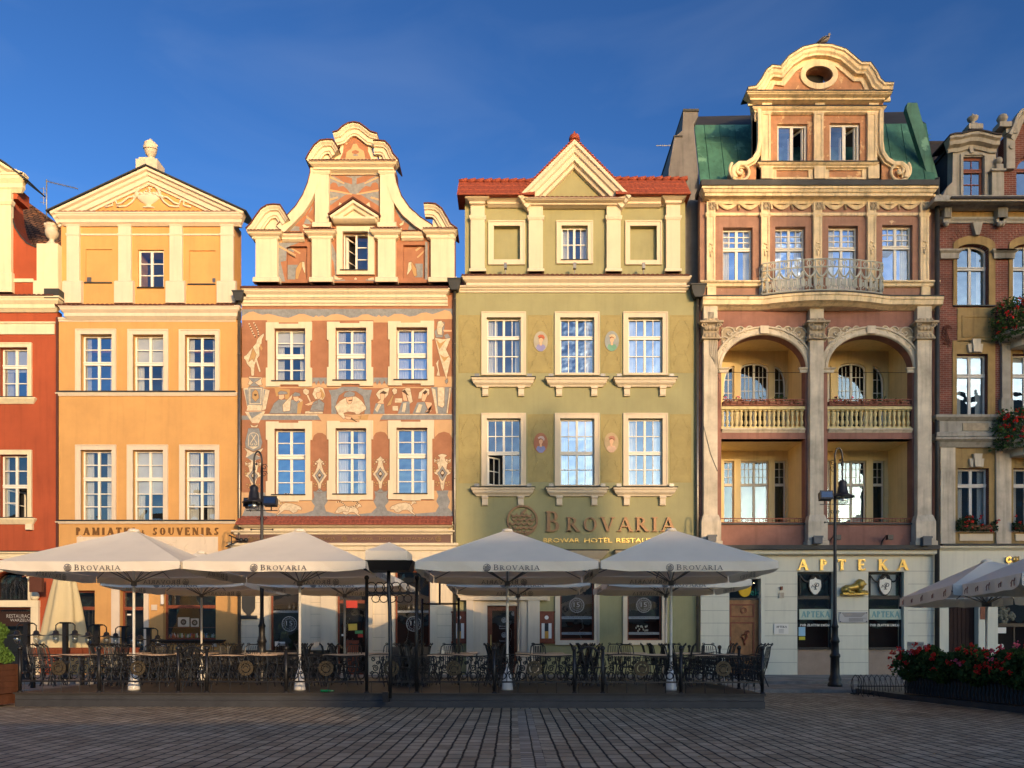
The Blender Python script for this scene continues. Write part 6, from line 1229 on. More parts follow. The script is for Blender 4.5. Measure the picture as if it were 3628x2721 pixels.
# ------------------------------ lower facade with two bays of loggias
zs = B3.Z(188)
def opening(ua, ub, arch=True):
    x0, x1 = B2.X(ua), B2.X(ub); zsp = B2.Z(470); ztop = B2.Z(253)
    return [(x0, B2.Z(885)), (x1, B2.Z(885)), (x1, zsp)] + arc((x0+x1)/2, zsp, (x1-x0)/2, ztop-zsp, 0, 180, 24)[1:-1] + [(x0, zsp)]
for a, b in ((286, 836), (979, 1535)):
    HB.hole('low', opening(a, b)); HB.hole('low', rect(B2.X(a), B2.Z(1486), B2.X(b), B2.Z(930)))
HB.wall('low', rect(XB0, zs, XB1, z3+.02), BRL, th=.45, name='loggia_wall')
yL = YF+2.1
for bi, (a, b) in enumerate(((286, 836), (979, 1535))):
    x0, x1 = B2.X(a), B2.X(b); g = lambda v: B2.Z(v, yL)
    zc1, zf1, zc0, zf0 = B2.Z(250)+.1, B2.Z(890), B2.Z(930)-.05, B2.Z(1500)
    c = MB(); c.box(x0-.3, x0, YF+.45, yL+.1, zf0-.2, zc1+.3); c.box(x1, x1+.3, YF+.45, yL+.1, zf0-.2, zc1+.3); HB.add('loggia_side_wall', c, YEL)
    c = MB(); c.box(x0-.2, x1+.2, YF+.45, yL+.2, zf1-.25, zf1-.02); HB.add('balcony_slab', c, YEL)
    c = MB(); c.box(x0-.2, x1+.2, YF+.45, yL+.2, zc1, zc1+.1); HB.add('loggia_ceiling', c, YEL); c = MB(); c.box(x0-.2, x1+.2, YF+.45, yL+.2, zf0-.2, zf0); HB.add('loggia_floor', c, YEL)
    X = lambda u: B2.X(u, yL)
    du = 0 if bi == 0 else 640
    arcs = [(302, 372, 1), (412, 597, 0), (634, 708, 2)]; 
    if bi: arcs = [(968+12, 1003, 1), (1050, 1233, 0), (1277, 1350, 2)]
    for (p, q_, kd) in arcs:
        for lowr in (0, 1):
            if lowr: v0, v1 = 1072, 1500
            else: v0, v1 = (432 if kd == 0 else 452), 880
            xa, xb = max(X(p), x0+.03), X(q_); za, zb = g(v1) if lowr else zf1+.02, g(v0)
            if lowr: za = zf0+.02; poly = rect(xa, za, xb, zb)
            elif kd == 0: poly = [(xa, za), (xb, za)] + arc((xa+xb)/2, zb-.25, (xb-xa)/2, .25, 0, 180, 10)
            elif kd == 1: poly = [(xa, za), (xb, za), (xb, zb)] + arc(xb, g(575), xb-xa, zb-g(575), 90, 180, 8)[1:]
            else: poly = [(xa, za), (xb, za)] + arc(xa, g(575), xb-xa, zb-g(575), 0, 90, 8)
            HB.hole('back%d' % bi, poly)
            f = MB(); y = yL+.12; e = .06
            f.plate(poly, y, y+.06, [[((xa+xb)/2 + (px-(xa+xb)/2)*(1-2*e/(xb-xa)), (za+zb)/2 + (pz-(za+zb)/2)*(1-2*e/(zb-za))) for px, pz in poly]])
            ns = 2 if kd == 0 else 1; zt = zb - (zb-za)*(.33 if lowr else .5)
            if kd == 0: f.box((xa+xb)/2-.05, (xa+xb)/2+.05, y-.01, y+.06, za+e, zb-e)
            if lowr or kd: f.box(xa+e, xb-e, y-.02, y+.05, zt-.06, zt+.06)
            else:
                A = arc((xa+xb)/2, zt-.45, (xb-xa)/2-.02, .42, 0, 180, 12); B_ = arc((xa+xb)/2, zt-.32, (xb-xa)/2-.02, .5, 180, 0, 12); f.plate(A + B_, y-.04, y+.05)
            for i in range(ns):
                s0 = xa + (xb-xa)*i/ns + e; s1 = xa + (xb-xa)*(i+1)/ns - e
                for k in (1, 2) if kd == 0 else (1,): f.box(s0+(s1-s0)*k/(3 if kd == 0 else 2)-.012, s0+(s1-s0)*k/(3 if kd == 0 else 2)+.012, y+.01, y+.045, zt+.06, zb-e-.1*(not lowr))
                for k in (1, 2): f.box(s0, s1, y+.012, y+.043, zt+(zb-zt)*k/3-.012, zt+(zb-zt)*k/3+.012)
            wo = HB.add('window', f, mat('beige_window', (.62, .55, .42), rough=.5, var=.05, bump=0) if lowr else WHITE)
            pn = MB()
            if lowr or kd: pn.sheet([(px, pz) for px, pz in poly], y+.03)
            else: pn.sheet([p_ for p_ in poly if p_[1] > zt-.2] + [(xa, zt-.1), (xb, zt-.1)][0:0] , y+.03) if False else pn.sheet([(xa+.02, zt), (xb-.02, zt)] + arc((xa+xb)/2, zb-.28, (xb-xa)/2-.02, .25, 0, 180, 10), y+.03)
            HB.add('pane', pn, GLASSL, wo)
            if lowr and kd == 0:
                cc = MB(); cc.box(xa+.05, xb-.05, y+.2, y+.22, za, zt); HB.add('curtain', cc, CURT, wo)
    bk = HB.wall('back%d' % bi, rect(x0-.05, zf0, x1+.05, zc1+.05), YEL, y=yL, th=.3, name='loggia_back_wall')
    HB.interior(x0, x1, zf0, zc1, y=yL+1.0)
    # archivolt, imposts
    sp, tp = B2.Z(470), B2.Z(253); cx = (x0+x1)/2; A = arc(cx, sp, (x1-x0)/2, tp-sp, 180, 0, 30)
    c = MB(); c.sweep(A, YF, [(0, 0), (0, .06), (.04, .1), (.12, .1), (.14, .06), (.26, .06), (.28, .12), (.34, .12), (.34, 0)]); HB.add('archivolt', c, BGS)
    # spandrel relief
    ext = [(x0-.0, B2.Z(372))] + [(cx + (px-cx)*1.06, pz+.25 if pz > sp+.6 else pz) for px, pz in A[6:-6]] + [(x1, B2.Z(372)), (x1, B2.Z(203)), (x0, B2.Z(203))]
    c = MB(); c.plate(ext[::-1], YF-.035, YF+.01); ro = HB.add('spandrel', c, BDS)
    c = MB(); random.seed(21+bi)
    for sg in (-1, 1):
        for (du_, dv_, r_) in ((-225, 240, .33), (-150, 222, .2), (-255, 300, .3), (-185, 260, .22), (-90, 215, .16), (-262, 345, .18), (-120, 232, .15)):
            xx = cx + sg*(-du_)*B2.k*YF/F; zz = B2.Z(dv_); c.tube([(xx + sg*r_*(1-t)*math.cos(t*8), YF-.06, zz + r_*.85*(1-t)*math.sin(t*8)) for t in [k/20 for k in range(21)]], .032, 5)
    c.box(cx-.18, cx+.18, YF-.16, YF, B2.Z(250), B2.Z(200)); HB.add('scroll_relief', c, BGS, ro)
    for xx in (x0-.13, x1-.18): c = MB(); c.cornice(xx, xx+.31, YF, [(.14, B2.Z(470)), (.14, B2.Z(476)), (.08, B2.Z(484)), (.07, B2.Z(500))]); HB.add('impost', c, BGS)
    # balustrade
    c = MB(); c.box(x0, x1, YF+.02, YF+.34, B2.Z(735), B2.Z(716)); c.box(x0, x1, YF+.06, YF+.3, B2.Z(862), B2.Z(850)); bo = HB.add('balustrade', c, BAL)
    n = 18
    for k in range(n):
        x = x0 + (x1-x0)*(k+.5)/n; h = B2.Z(735)-B2.Z(850); zb = B2.Z(850); c = MB()
        c.box(x-.075, x+.075, YF+.1, YF+.25, zb, zb+.06*h); c.lathe(x, YF+.175, [(.06, zb+.06*h), (.04, zb+.12*h), (.085, zb+.26*h), (.08, zb+.34*h), (.04, zb+.5*h), (.06, zb+.54*h), (.04, zb+.58*h), (.07, zb+.72*h), (.075, zb+.8*h), (.05, zb+.93*h)], 10); c.box(x-.075, x+.075, YF+.1, YF+.25, zb+.93*h, zb+h)
        HB.add('baluster', c, BAL, bo)
    c = MB(); c.cornice(x0+.03, x1-.03, YF+.4, [(.5, B2.Z(864)), (.5, B2.Z(872)), (.42, B2.Z(884)), (.42, B2.Z(888)), (.36, B2.Z(892)), (.36, B2.Z(930))], 0, 0); HB.add('balcony_fascia', c, BGS)
    # flower box on the balustrade
    c = MB(); c.box(x0+.05, x1-.05, YF+.04, YF+.06, B2.Z(714), B2.Z(705)); c.box(x0+.05, x1-.05, YF-.02, YF+.01, B2.Z(675), B2.Z(670)); c.box(x0+.05, x1-.05, YF-.02, YF+.01, B2.Z(712), B2.Z(707))
    x = x0+.15
    while x < x1-.2:
        c.tube([(x+.12+.13*math.cos(t), YF-.01, B2.Z(691)+.1*math.sin(t)) for t in [k*.785 for k in range(9)]], .018, 4); c.box(x+.27, x+.5, YF-.02, YF+.0, B2.Z(694), B2.Z(688)); c.box(x+.27, x+.3, YF-.02, YF, B2.Z(707), B2.Z(675)); x += .55
    HB.add('flower_box_rail', c, BRN)
    # lower railing
    c = MB(); 
    for v in (1446, 1472): c.box(x0, x1, YF+.1, YF+.13, B2.Z(v+4), B2.Z(v-2))
    x = x0+.1
    while x < x1-.3:
        c.tube([(x+.15+.1*math.cos(t), YF+.11, B2.Z(1459)+.1*math.sin(t)) for t in [k*.785 for k in range(9)]], .014, 4); c.box(x+.3, x+.62, YF+.1, YF+.12, B2.Z(1460), B2.Z(1456)); 
        for dx in (.3, .45, .6): c.box(x+dx, x+dx+.02, YF+.1, YF+.12, B2.Z(1472), B2.Z(1446))
        x += .75
    HB.add('railing', c, BRN)
    c = MB(); c.box(x0-.02, x1+.02, YF-.08, YF+.45, B2.Z(1490), B2.Z(1480)); HB.add('parapet_cap', c, LEAD)
    c = MB(); zz = B2.Z(478); c.tube([(x0, YF+.3, zz), (x1, YF+.3, zz-.02)], .012, 4); HB.add('tie_rod', c, IRON)
for a, b, sh_ in ((172, 262, 0), (866, 955, 0), (1568, 1660, 0)):
    o = pilaster(HB, B2, a, 62, b, 1440, YF, BGS, proj=.28, name='pillar')
    x0, x1 = B2.X(a, YF-.28), B2.X(b, YF-.28); c = MB()
    c.cornice(x0+.28, x1-.28, YF, [(.3, B2.Z(1432)), (.33, B2.Z(1440)), (.4, B2.Z(1478)), (.4, B2.Z(1600)), (.45, B2.Z(1605)), (.45, B2.Z(1642))]); HB.add('pillar_base', c, BGS, o)
    c = MB(); c.cornice(x0+.3, x1-.3, YF, [(.5, B2.Z(186)), (.5, B2.Z(198)), (.36, B2.Z(206)), (.33, B2.Z(262)), (.4, B2.Z(290)), (.4, B2.Z(298)), (.28, B2.Z(300))])
    random.seed(a)
    for k in range(12): 
        xx = x0 + (x1-x0)*((k % 4)+.5)/4; zz = B2.Z(278) + .32*(k//4); c.ball((xx, YF-.36, zz), .11, 7, 5, sy=.7)
    for sg in (0, 1): xx = x0-.02 if not sg else x1+.02; c.tube([(xx + (.12-.1*t)*math.cos(t*8), YF-.42, B2.Z(215)+(.12-.1*t)*math.sin(t*8)) for t in [k/12 for k in range(13)]], .035, 5)
    HB.add('capital', c, BDS, o)
# balcony between
xb0, xb1 = B1.X(572), B1.X(1282); zb = B1.Z(1562, YF-.9)
pr = lambda t: -.25 - .95*math.sin(math.pi*min(max(t, 0), 1))**.7 if 0 < t < 1 else -.25
c = MB(); n = 28; F_ = []
xs0, xs1 = XB0+.05, XB1-.02
z_ = B1.Z(1572, YF-.5)
for k in range(n+1):
    t = k/n; x = xs0+(xs1-xs0)*t; u = (x-xb0)/(xb1-xb0); p = .45 + (.42*math.sin(math.pi*u)**.8 if 0 < u < 1 else 0); F_.append((x, p))
def bowed(c, prof):     # prof (offset of projection, z)
    rows = [[c.pt((x, YF-p-d, zz)) for x, p in F_] for d, zz in prof]
    for r0, r1 in zip(rows, rows[1:]):
        for k in range(n): c.face((r0[k], r0[k+1], r1[k+1], r1[k]))
    bk = [c.pt((x, YF+.1, prof[0][1])) for x, p in F_]; bb = [c.pt((x, YF+.1, prof[-1][1])) for x, p in F_]
    for k in range(n): c.face((bk[k], bk[k+1], rows[0][k+1], rows[0][k])); c.face((rows[-1][k], rows[-1][k+1], bb[k+1], bb[k]))
    c.face([r[0] for r in rows] + [bb[0], bk[0]]); c.face([r[-1] for r in rows][::-1] + [bk[-1], bb[-1]])
bowed(c, [(0, z_), (0, z_-.1), (-.04, z_-.12), (-.07, z_-.3), (-.2, z_-.34), (-.38, z_-.42)]); bs = HB.add('balcony', c, BST)
c = MB(); bowed(c, [(.03, z_+.05), (.03, z_+.003)]); HB.add('flashing', c, LEAD, bs)
WIR = mat('white_ironwork', (.52, .52, .44), rough=.5, var=.15, bump=0)
fr_ = [(x, YF-p+.1) for x, p in F_ if xb0-.05 < x < xb1+.05]
fr_ = [(fr_[0][0]-.02, YF-.05)] + fr_ + [(fr_[-1][0]+.02, YF-.05)]
H1 = B1.Z(1345, YF-1) - z_
c = MB()
def onp(s_):            # point along the rail
    L = [0]
    for a, b in zip(fr_, fr_[1:]): L.append(L[-1]+math.hypot(b[0]-a[0], b[1]-a[1]))
    d = s_*L[-1]
    for k in range(len(fr_)-1):
        if L[k+1] >= d: t = (d-L[k])/max(L[k+1]-L[k], 1e-6); return (fr_[k][0]+(fr_[k+1][0]-fr_[k][0])*t, fr_[k][1]+(fr_[k+1][1]-fr_[k][1])*t)
    return fr_[-1]
def strip(hh, r=.032): c.tube([(*onp(k/40), z_+.05+hh) for k in range(41)], r, 4)
for h in (H1, H1-.32, .08): strip(h)
N_ = 12
for k in range(N_*2+1):
    s_ = k/(N_*2); x, y = onp(s_); c.tube([(x, y, z_+.05), (x, y, z_+.05+H1)], .028 if k % 2 == 0 else .018, 4)
for k in range(N_):
    s0 = k/N_; P3 = lambda s_, h: (*onp(s0+s_/N_), z_+.05+h)
    c.tube([P3(.5+.22*math.cos(t), H1-.16+.12*math.sin(t)) for t in [j*.785 for j in range(9)]], .02, 4)
    c.tube([P3(t, H1-.45-.28*math.sin(math.pi*t)) for t in [j/8 for j in range(9)]], .042, 4)
    c.tube([P3(.1, .25), P3(.1, .55), P3(.4, .55), P3(.4, .3), P3(.25, .3), P3(.25, .45)], .028, 4)
    c.tube([P3(.9, .25), P3(.9, .6), P3(.6, .6), P3(.6, .2)], .028, 4)
    c.tube([P3(.5+.3*math.cos(t), .18+.1*math.sin(t)) for t in [j*.785 for j in range(5)]], .018, 4)
HB.add('railing', c, WIR, bs)
# ------------------------------ ground floor
yg = YF; zc_ = B3.Z(215, YF-.3)
c = MB(); c.cornice(XB0+.1, B3.X(1930, YF-.3)-.25, YF, [(.28, zc_), (.28, zc_-.16), (.2, zc_-.2), (.1, B3.Z(250)), (.02, B3.Z(258))]); o = HB.add('shop_cornice', c, GFW)
c = MB(); c.box(XB0, B3.X(1932, YF-.3), YF-.46, YF+.45, zc_+.003, zs); HB.add('flashing', c, LEAD, o)
HB.hole('gf', rect(B3.X(296), .2, B3.X(545), B3.Z(440))); HB.hole('gf', rect(B3.X(829), B3.Z(992), B3.X(1110), B3.Z(387))); HB.hole('gf', rect(B3.X(1385), B3.Z(994), B3.X(1665), B3.Z(387)))
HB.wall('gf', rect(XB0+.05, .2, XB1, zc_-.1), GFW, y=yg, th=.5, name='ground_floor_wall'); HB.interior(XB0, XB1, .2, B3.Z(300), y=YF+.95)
c = MB()
for v in (482, 582, 690, 788, 888, 992, 1097):
    for a, b in ((70, 292), (575, 826), (1140, 1383), (1695, 1905)): c.box(B3.X(a), B3.X(b), YF-.003, YF+.02, B3.Z(v+3), B3.Z(v))
c.box(B3.X(575), B3.X(1905), YF-.003, YF+.02, B3.Z(384), B3.Z(381)); HB.add('masonry_joint', c, mat('joint_dark', (.33, .3, .22), bump=0))
TANW = mat('tan_plinth', (.33, .24, .17), var=.15, bump=.4, bscale=60)
for a, b in ((829, 1110), (1385, 1665)): c = MB(); c.box(B3.X(a)+.01, B3.X(b)-.01, YF-.012, YF, .2, B3.Z(1000)); HB.add('plinth_panel', c, TANW)
BLK = mat('black_window_frame', (.02, .018, .018), rough=.4, bump=0)
CRM = mat('cream_shield', (.75, .72, .6), rough=.5, bump=0)
for i, (a, b) in enumerate(((829, 1110), (1385, 1665))):
    x0, x1 = B3.X(a), B3.X(b); z0, z1, zt = B3.Z(992), B3.Z(387), B3.Z(587); y = YF+.22
    o = shopwin(HB, x0, x1, z0, z1, zt, name='shop_window', m=BLK, y=y)
    c = MB(); c.box(x0, x1, YF-.08, YF+.3, z0-.03, z0); HB.add('sill', c, BLK, o)
    if i: c = MB(); c.box(x0+.2, x1-.2, y+.1, y+.12, zt+.1, z1-.1); HB.add('roller_blind', c, CURT, o)
    cx = B3.X(966 if i == 0 else 1514, y); zz = B3.Z(500, y); k_ = B3.k*y/F
    P_ = lambda L, s_=1: [(cx+u*k_*s_, zz-v*k_*s_) for u, v in L]
    sh = [(0, -68), (12, -55), (44, -48), (46, 0), (36, 35), (14, 62), (0, 66), (-14, 62), (-36, 35), (-46, 0), (-44, -48), (-12, -55)]
    c = MB(); c.plate(P_(sh, 1.14)[::-1], y-.05, y-.02); so_ = HB.add('shield_frame', c, BLK, o)
    c = MB(); c.plate(P_(sh)[::-1], y-.06, y-.051); HB.add('shield', c, CRM, o)
    c = MB(); yy = y-.068
    c.tube([(cx+(u*k_), yy, zz-v*k_) for u, v in ((-30, 12), (-22, -8), (-12, 4), (-2, 14), (8, 2), (4, -14), (18, -24), (28, -12), (20, 4), (10, 2))], .014, 5)
    c.tube([(cx+(u*k_), yy, zz-v*k_) for u, v in ((-12, -14), (0, -6), (12, -14))], .012, 4); c.tube([(cx, yy, zz+6*k_), (cx, yy, zz-22*k_)], .014, 4); c.tube([(cx-12*k_, yy, zz-24*k_), (cx+12*k_, yy, zz-24*k_)], .014, 4); c.tube([(cx-6*k_, yy, zz+20*k_), (cx+8*k_, yy, zz+26*k_)], .01, 4); HB.add('snake_and_cup', c, BLK, o)
    c = MB(); 
    for sg in (-1, 1):
        c.tube([(cx + sg*k_*(8+ 110*t), y-.03, B3.Z(415, y)-.28*math.sin(math.pi*t)) for t in [j/10 for j in range(11)]], .035, 5); c.tube([(cx+sg*k_*(8+30*math.cos(t)), y-.03, B3.Z(440, y)+k_*28*math.sin(t)) for t in [j*.785 for j in range(9)]], .03, 5)
        c.tube([(cx+sg*118*k_, y-.03, B3.Z(415, y)), (cx+sg*118*k_, y-.03, zt)], .03, 5)
    HB.add('window_garland', c, BLK, o)
    c = MB(); xa, xb_ = (B3.X(841, y), B3.X(1093, y)) if i == 0 else (B3.X(1390, y), B3.X(1638, y)); c.box(xa, xb_, y-.06, y-.01, B3.Z(762, y), B3.Z(680, y)); HB.add('sign_band', c, mat('pale_mint_sign', (.45, .52, .40), rough=.5, var=.05, bump=0), o)
    c = MB(); zq = B3.Z(745, y); serif(c, 'APTEKA', xa+.08, zq, B3.Z(697, y)-zq, y-.062, .012, width=xb_-xa-.16, weight=1.5); HB.add('sign_band_letters', c, mat('teal_letters', (.16, .33, .32), rough=.5, bump=0), o)
    c = MB(); zq = B3.Z(815, y); serif(c, 'POD ZŁOTYM LWEM', xa+.05, zq, B3.Z(796, y)-zq, y-.015, .008, width=xb_-xa-.12, weight=1.6); HB.add('window_lettering', c, WHITE, o)
    if not i:
        c = MB(); c.box(B3.X(838, y), B3.X(890, y), y-.02, y-.01, B3.Z(890, y), B3.Z(820, y)); HB.add('blue_notice', c, mat('blue_paper', (.3, .5, .62), bump=0), o)
        c = MB(); c.box(B3.X(842, y), B3.X(888, y), y-.02, y-.01, B3.Z(922, y), B3.Z(896, y)); HB.add('yellow_notice', c, mat('yellow_sticker', (.6, .5, .05), bump=0), o)
c = MB(); 
for ch, a, b in (('A', 825, 913), ('P', 997, 1065), ('T', 1140, 1207), ('E', 1297, 1360), ('K', 1455, 1535), ('A', 1605, 1695)): zq = B3.Z(376); serif(c, ch, B3.X(a), zq, B3.Z(292)-zq, YF-.03, .05, width=B3.X(b)-B3.X(a), weight=1.7)
HB.add('sign_letters', c, mat('gilded_letter', (.95, .62, .16), rough=.28, metal=.35, var=.04, bump=0))
# reclining lion
GLN = mat('gilded_lion', (.42, .29, .07), rough=.4, metal=.6, var=.3, scale=8, bump=.4)
c = MB(); k_ = B3.k*YF/F; X = lambda u: B3.X(u); Z = lambda v: B3.Z(v); yl = YF-.14
c.box(X(1163), X(1360), YF-.3, YF, Z(570), Z(556)); ho = HB.add('lion_ledge', c, GLN)
c = MB(); c.tube([(X(1180), yl, Z(538)), (X(1200), yl, Z(520)), (X(1240), yl, Z(516)), (X(1275), yl, Z(508)), (X(1298), yl, Z(488))], [.09, .15, .13, .16, .13], 12)
c.ball((X(1190), yl-.03, Z(530)), .17, 12, 8, sz=.95); c.ball((X(1306), yl, Z(490)), .2, 14, 10, sz=1.2); c.ball((X(1318), yl-.04, Z(478)), .14, 12, 8); c.ball((X(1340), yl-.06, Z(486)), .07, 10, 6, sx=1.2); c.ball((X(1300), yl+.02, Z(522)), .15, 12, 8, sz=1.4)
c.tube([(X(1290), yl-.08, Z(540)), (X(1320), yl-.1, Z(552)), (X(1355), yl-.1, Z(550))], [.09, .07, .08], 8); c.tube([(X(1285), yl+.05, Z(535)), (X(1320), yl+.06, Z(545)), (X(1350), yl+.05, Z(543))], [.09, .07, .08], 8)
c.tube([(X(1195), yl-.12, Z(535)), (X(1222), yl-.14, Z(550)), (X(1250), yl-.13, Z(552))], [.12, .07, .07], 8); c.tube([(X(1172), yl, Z(535)), (X(1165), yl-.03, Z(550)), (X(1190), yl-.15, Z(556))], .03, 6)
for sg in (-1, 1): c.ball((X(1308), yl+sg*.1, Z(462)), .05, 6, 4)
HB.add('lion_relief', c, GLN, ho)
c = MB(); c.box(B3.X(1153), B3.X(1376), YF-.05, YF, B3.Z(786), B3.Z(702)); o = HB.add('stone_plaque', c, mat('grey_marble', (.42, .40, .37), rough=.5, bump=0)); c = MB(); random.seed(6)
for r_ in range(4): 
    v = 712+r_*8; c.box(B3.X(1175+r_*6), B3.X(1358-r_*8), YF-.053, YF-.05, B3.Z(v+3), B3.Z(v))
for r_ in range(5): v = 750+r_*6; c.box(B3.X(1228), B3.X(1368 if r_ < 1 else 1340), YF-.053, YF-.05, B3.Z(v+2), B3.Z(v))
for a in (1163, 1366):
    for v in (710, 778): c.ball((B3.X(a), YF-.055, B3.Z(v)), .025, 6, 4)
HB.add('inscription', c, IRON, o)
c = MB(); c.box(B3.X(644), B3.X(757), YF-.04, YF, B3.Z(878), B3.Z(795)); o = HB.add('name_plate', c, WHITE); c = MB(); zq = B3.Z(826); serif(c, 'APTEKA', B3.X(661), zq, B3.Z(811)-zq, YF-.042, .005, width=B3.X(743)-B3.X(661), weight=1.6)
for v in (838, 847, 856, 865): c.box(B3.X(680), B3.X(720), YF-.043, YF-.04, B3.Z(v+2), B3.Z(v))
HB.add('plate_lettering', c, IRON, o)
c = MB(); c.box(B3.X(682), B3.X(722), YF-.05, YF, B3.Z(592), B3.Z(551)); HB.add('wall_box', c, BGS); c = MB(); c.box(B3.X(692), B3.X(708), YF-.12, YF, B3.Z(530), B3.Z(503)); HB.add('door_lamp', c, BRN)
# door
y = YF+.3; x0, x1 = B3.X(296), B3.X(545); DW2 = mat('oak_door', (.27, .125, .045), rough=.5, var=.3, scale=3, streak=.4, bump=.15)
c = MB(); c.box(x0, x1, y, y+.1, .2, B3.Z(606)); o = HB.add('door', c, DW2)
c = MB()
for v0, v1 in ((638, 742), (780, 1130)): c.plate(rect(x0+.1, B3.Z(v1), x1-.2, B3.Z(v0)), y-.04, y, [rect(x0+.16, B3.Z(v1)+.06, x1-.26, B3.Z(v0)-.06)])
ring(c, B3.X(408, y), B3.Z(690, y), .09, .13, y-.001, .04); HB.add('door_moulding', c, BRN, o)
c = MB(); cx = B3.X(415, y); Z = lambda v: B3.Z(v, y)
c.tube([(cx-.1, y-.05, Z(885)), (cx+.08, y-.05, Z(872)), (cx+.2, y-.05, Z(860)), (cx+.12, y-.05, Z(848)), (cx+.02, y-.05, Z(862)), (cx+.1, y-.05, Z(895)), (cx-.05, y-.05, Z(930))], .03, 6); c.tube([(cx-.15, y-.04, Z(895)), (cx, y-.05, Z(925)), (cx+.12, y-.04, Z(895))], .04, 6); c.tube([(cx-.02, y-.05, Z(925)), (cx, y-.05, Z(962))], .035, 6); HB.add('snake_carving', c, BRN, o)
c = MB(); c.tube([(x0+.1, y-.06, Z(925)), (x0+.1, y-.06, Z(900)), (x0+.02, y-.06, Z(900))], .02, 6); HB.add('handle', c, ZINC, o)
c = MB(); c.box(x0, x1, y-.02, y+.1, B3.Z(606)+.002, B3.Z(590)); f2 = HB.add('transom_window', c, BLK); c = MB(); c.sheet(rect(x0, B3.Z(590), x1, B3.Z(440)), y+.05); HB.add('pane', c, GLASSD, f2)
c = MB(); c.ball((B3.X(415, y), y-.03, B3.Z(520, y)), .28, 16, 10, sy=.15, sz=1.3); HB.add('round_yellow_sign', c, mat('yellow_enamel', (.7, .42, .03), bump=0), f2)
c = MB(); sans(c, 'lek', B3.X(445, y), B3.Z(572, y), .3, y-.02, .01); HB.add('green_lettering', c, mat('green_letter', (.03, .22, .15), bump=0), f2)
# flood lamps
for a, v0, v1, p in ((130, 100, 150, .5), (962, 108, 165, .5), (1818, 112, 180, .5)):
    c = MB(); y = YF-.7; x0, x1 = B3.X(a, y), B3.X(a+65, y); zb_, zt_ = B3.Z(v1, y), B3.Z(v0, y); c.box(x0, x1, y, y+.25, zb_, zt_); c.box(x0-.03, x1+.03, y-.02, y+.02, zt_-.06, zt_+.02); c.tube([((x0+x1)/2, y+.2, zb_), ((x0+x1)/2, YF-.3, zb_-.02)], .03, 5); HB.add('floodlight', c, mat('grey_housing', (.10, .11, .12), rough=.5, bump=0))
for a in (1130, 1540):
    c = MB(); y = YF-.5; c.box(B3.X(a, y), B3.X(a+42, y), y, y+.2, B3.Z(135, y), B3.Z(98, y)); c.tube([(B3.X(a+10, y), y+.1, B3.Z(110, y)), (B3.X(a-30), YF-.2, B3.Z(105)), (B3.X(a-52), YF-.05, B3.Z(150)), (B3.X(a-52), YF-.05, B3.Z(180))], .025, 5); HB.add('bracket_lamp', c, IRON)
c = MB(); x = B3.X(1924, YF-.2); c.tube([(x, YF-.2, B1.Z(900)), (x, YF-.2, .25)], .1, 8); HB.add('downpipe', c, LEAD)
gutter_pipe(HB, 2471, B1.Z(1600), YF, head=.34)
c = MB(); random.seed(2)
for k in range(5): 
    c.tube([(B2.X(190+k*8), YF-.3, B2.Z(120)), (B2.X(200+k*12), YF-.34, B2.Z(400)), (B2.X(262+random.uniform(-10, 10)), YF-.1, B2.Z(500+k*60))], .008, 4)
c.tube([(B2.X(172, YF-.3), YF-.3, B2.Z(860)), (B2.X(205), YF-.3, B2.Z(1040)), (B2.X(250), YF-.3, B2.Z(1150))], .01, 4); HB.add('loose_wires', c, IRON)
HB.shell(XB0, XB1, z3, 10, FIRE, rise=.1)
# plants on the balustrade
LEAF = mat('leaf_dark', (.025, .05, .013), var=.4, scale=6, bump=0); LEAFM = mat('leaf_mid', (.05, .095, .02), var=.4, scale=8, bump=0); LEAFL = mat('leaf_light', (.09, .17, .028), var=.4, scale=6, bump=0)
PETR = mat('petal_red', (.62, .03, .02), var=.2, scale=9, bump=0); PETP = mat('petal_pink', (.7, .12, .18), var=.2, bump=0)
def leaves(mb, n, box, size, seed, dens=None):
    rn = random.Random(seed)
    for _ in range(n):
        x, y, z = (rn.uniform(*box[0]), rn.uniform(*box[1]), rn.uniform(*box[2]))
        if dens and not dens(x, y, z, rn): continue
        s_ = size*rn.uniform(.6, 1.4); a = Vector((rn.gauss(0, 1), rn.gauss(0, 1), rn.gauss(0, 1))).normalized(); b = a.orthogonal().normalized(); b = Matrix.Rotation(rn.uniform(0, 6.28), 3, a) @ b; c_ = a.cross(b); p = Vector((x, y, z))
        i = [mb.pt(p + b*s_), mb.pt(p + c_*s_*.5), mb.pt(p - b*s_*.7), mb.pt(p - c_*s_*.5)]; mb.face(i)
def flowers(mb, n, box, size, seed):
    rn = random.Random(seed)
    for _ in range(n):
        c = (rn.uniform(*box[0]), rn.uniform(*box[1]), rn.uniform(*box[2]))
        for k in range(7): mb.ball((c[0]+rn.gauss(0, size*.5), c[1]+rn.gauss(0, size*.4), c[2]+rn.gauss(0, size*.4)), size*.42, 5, 3)
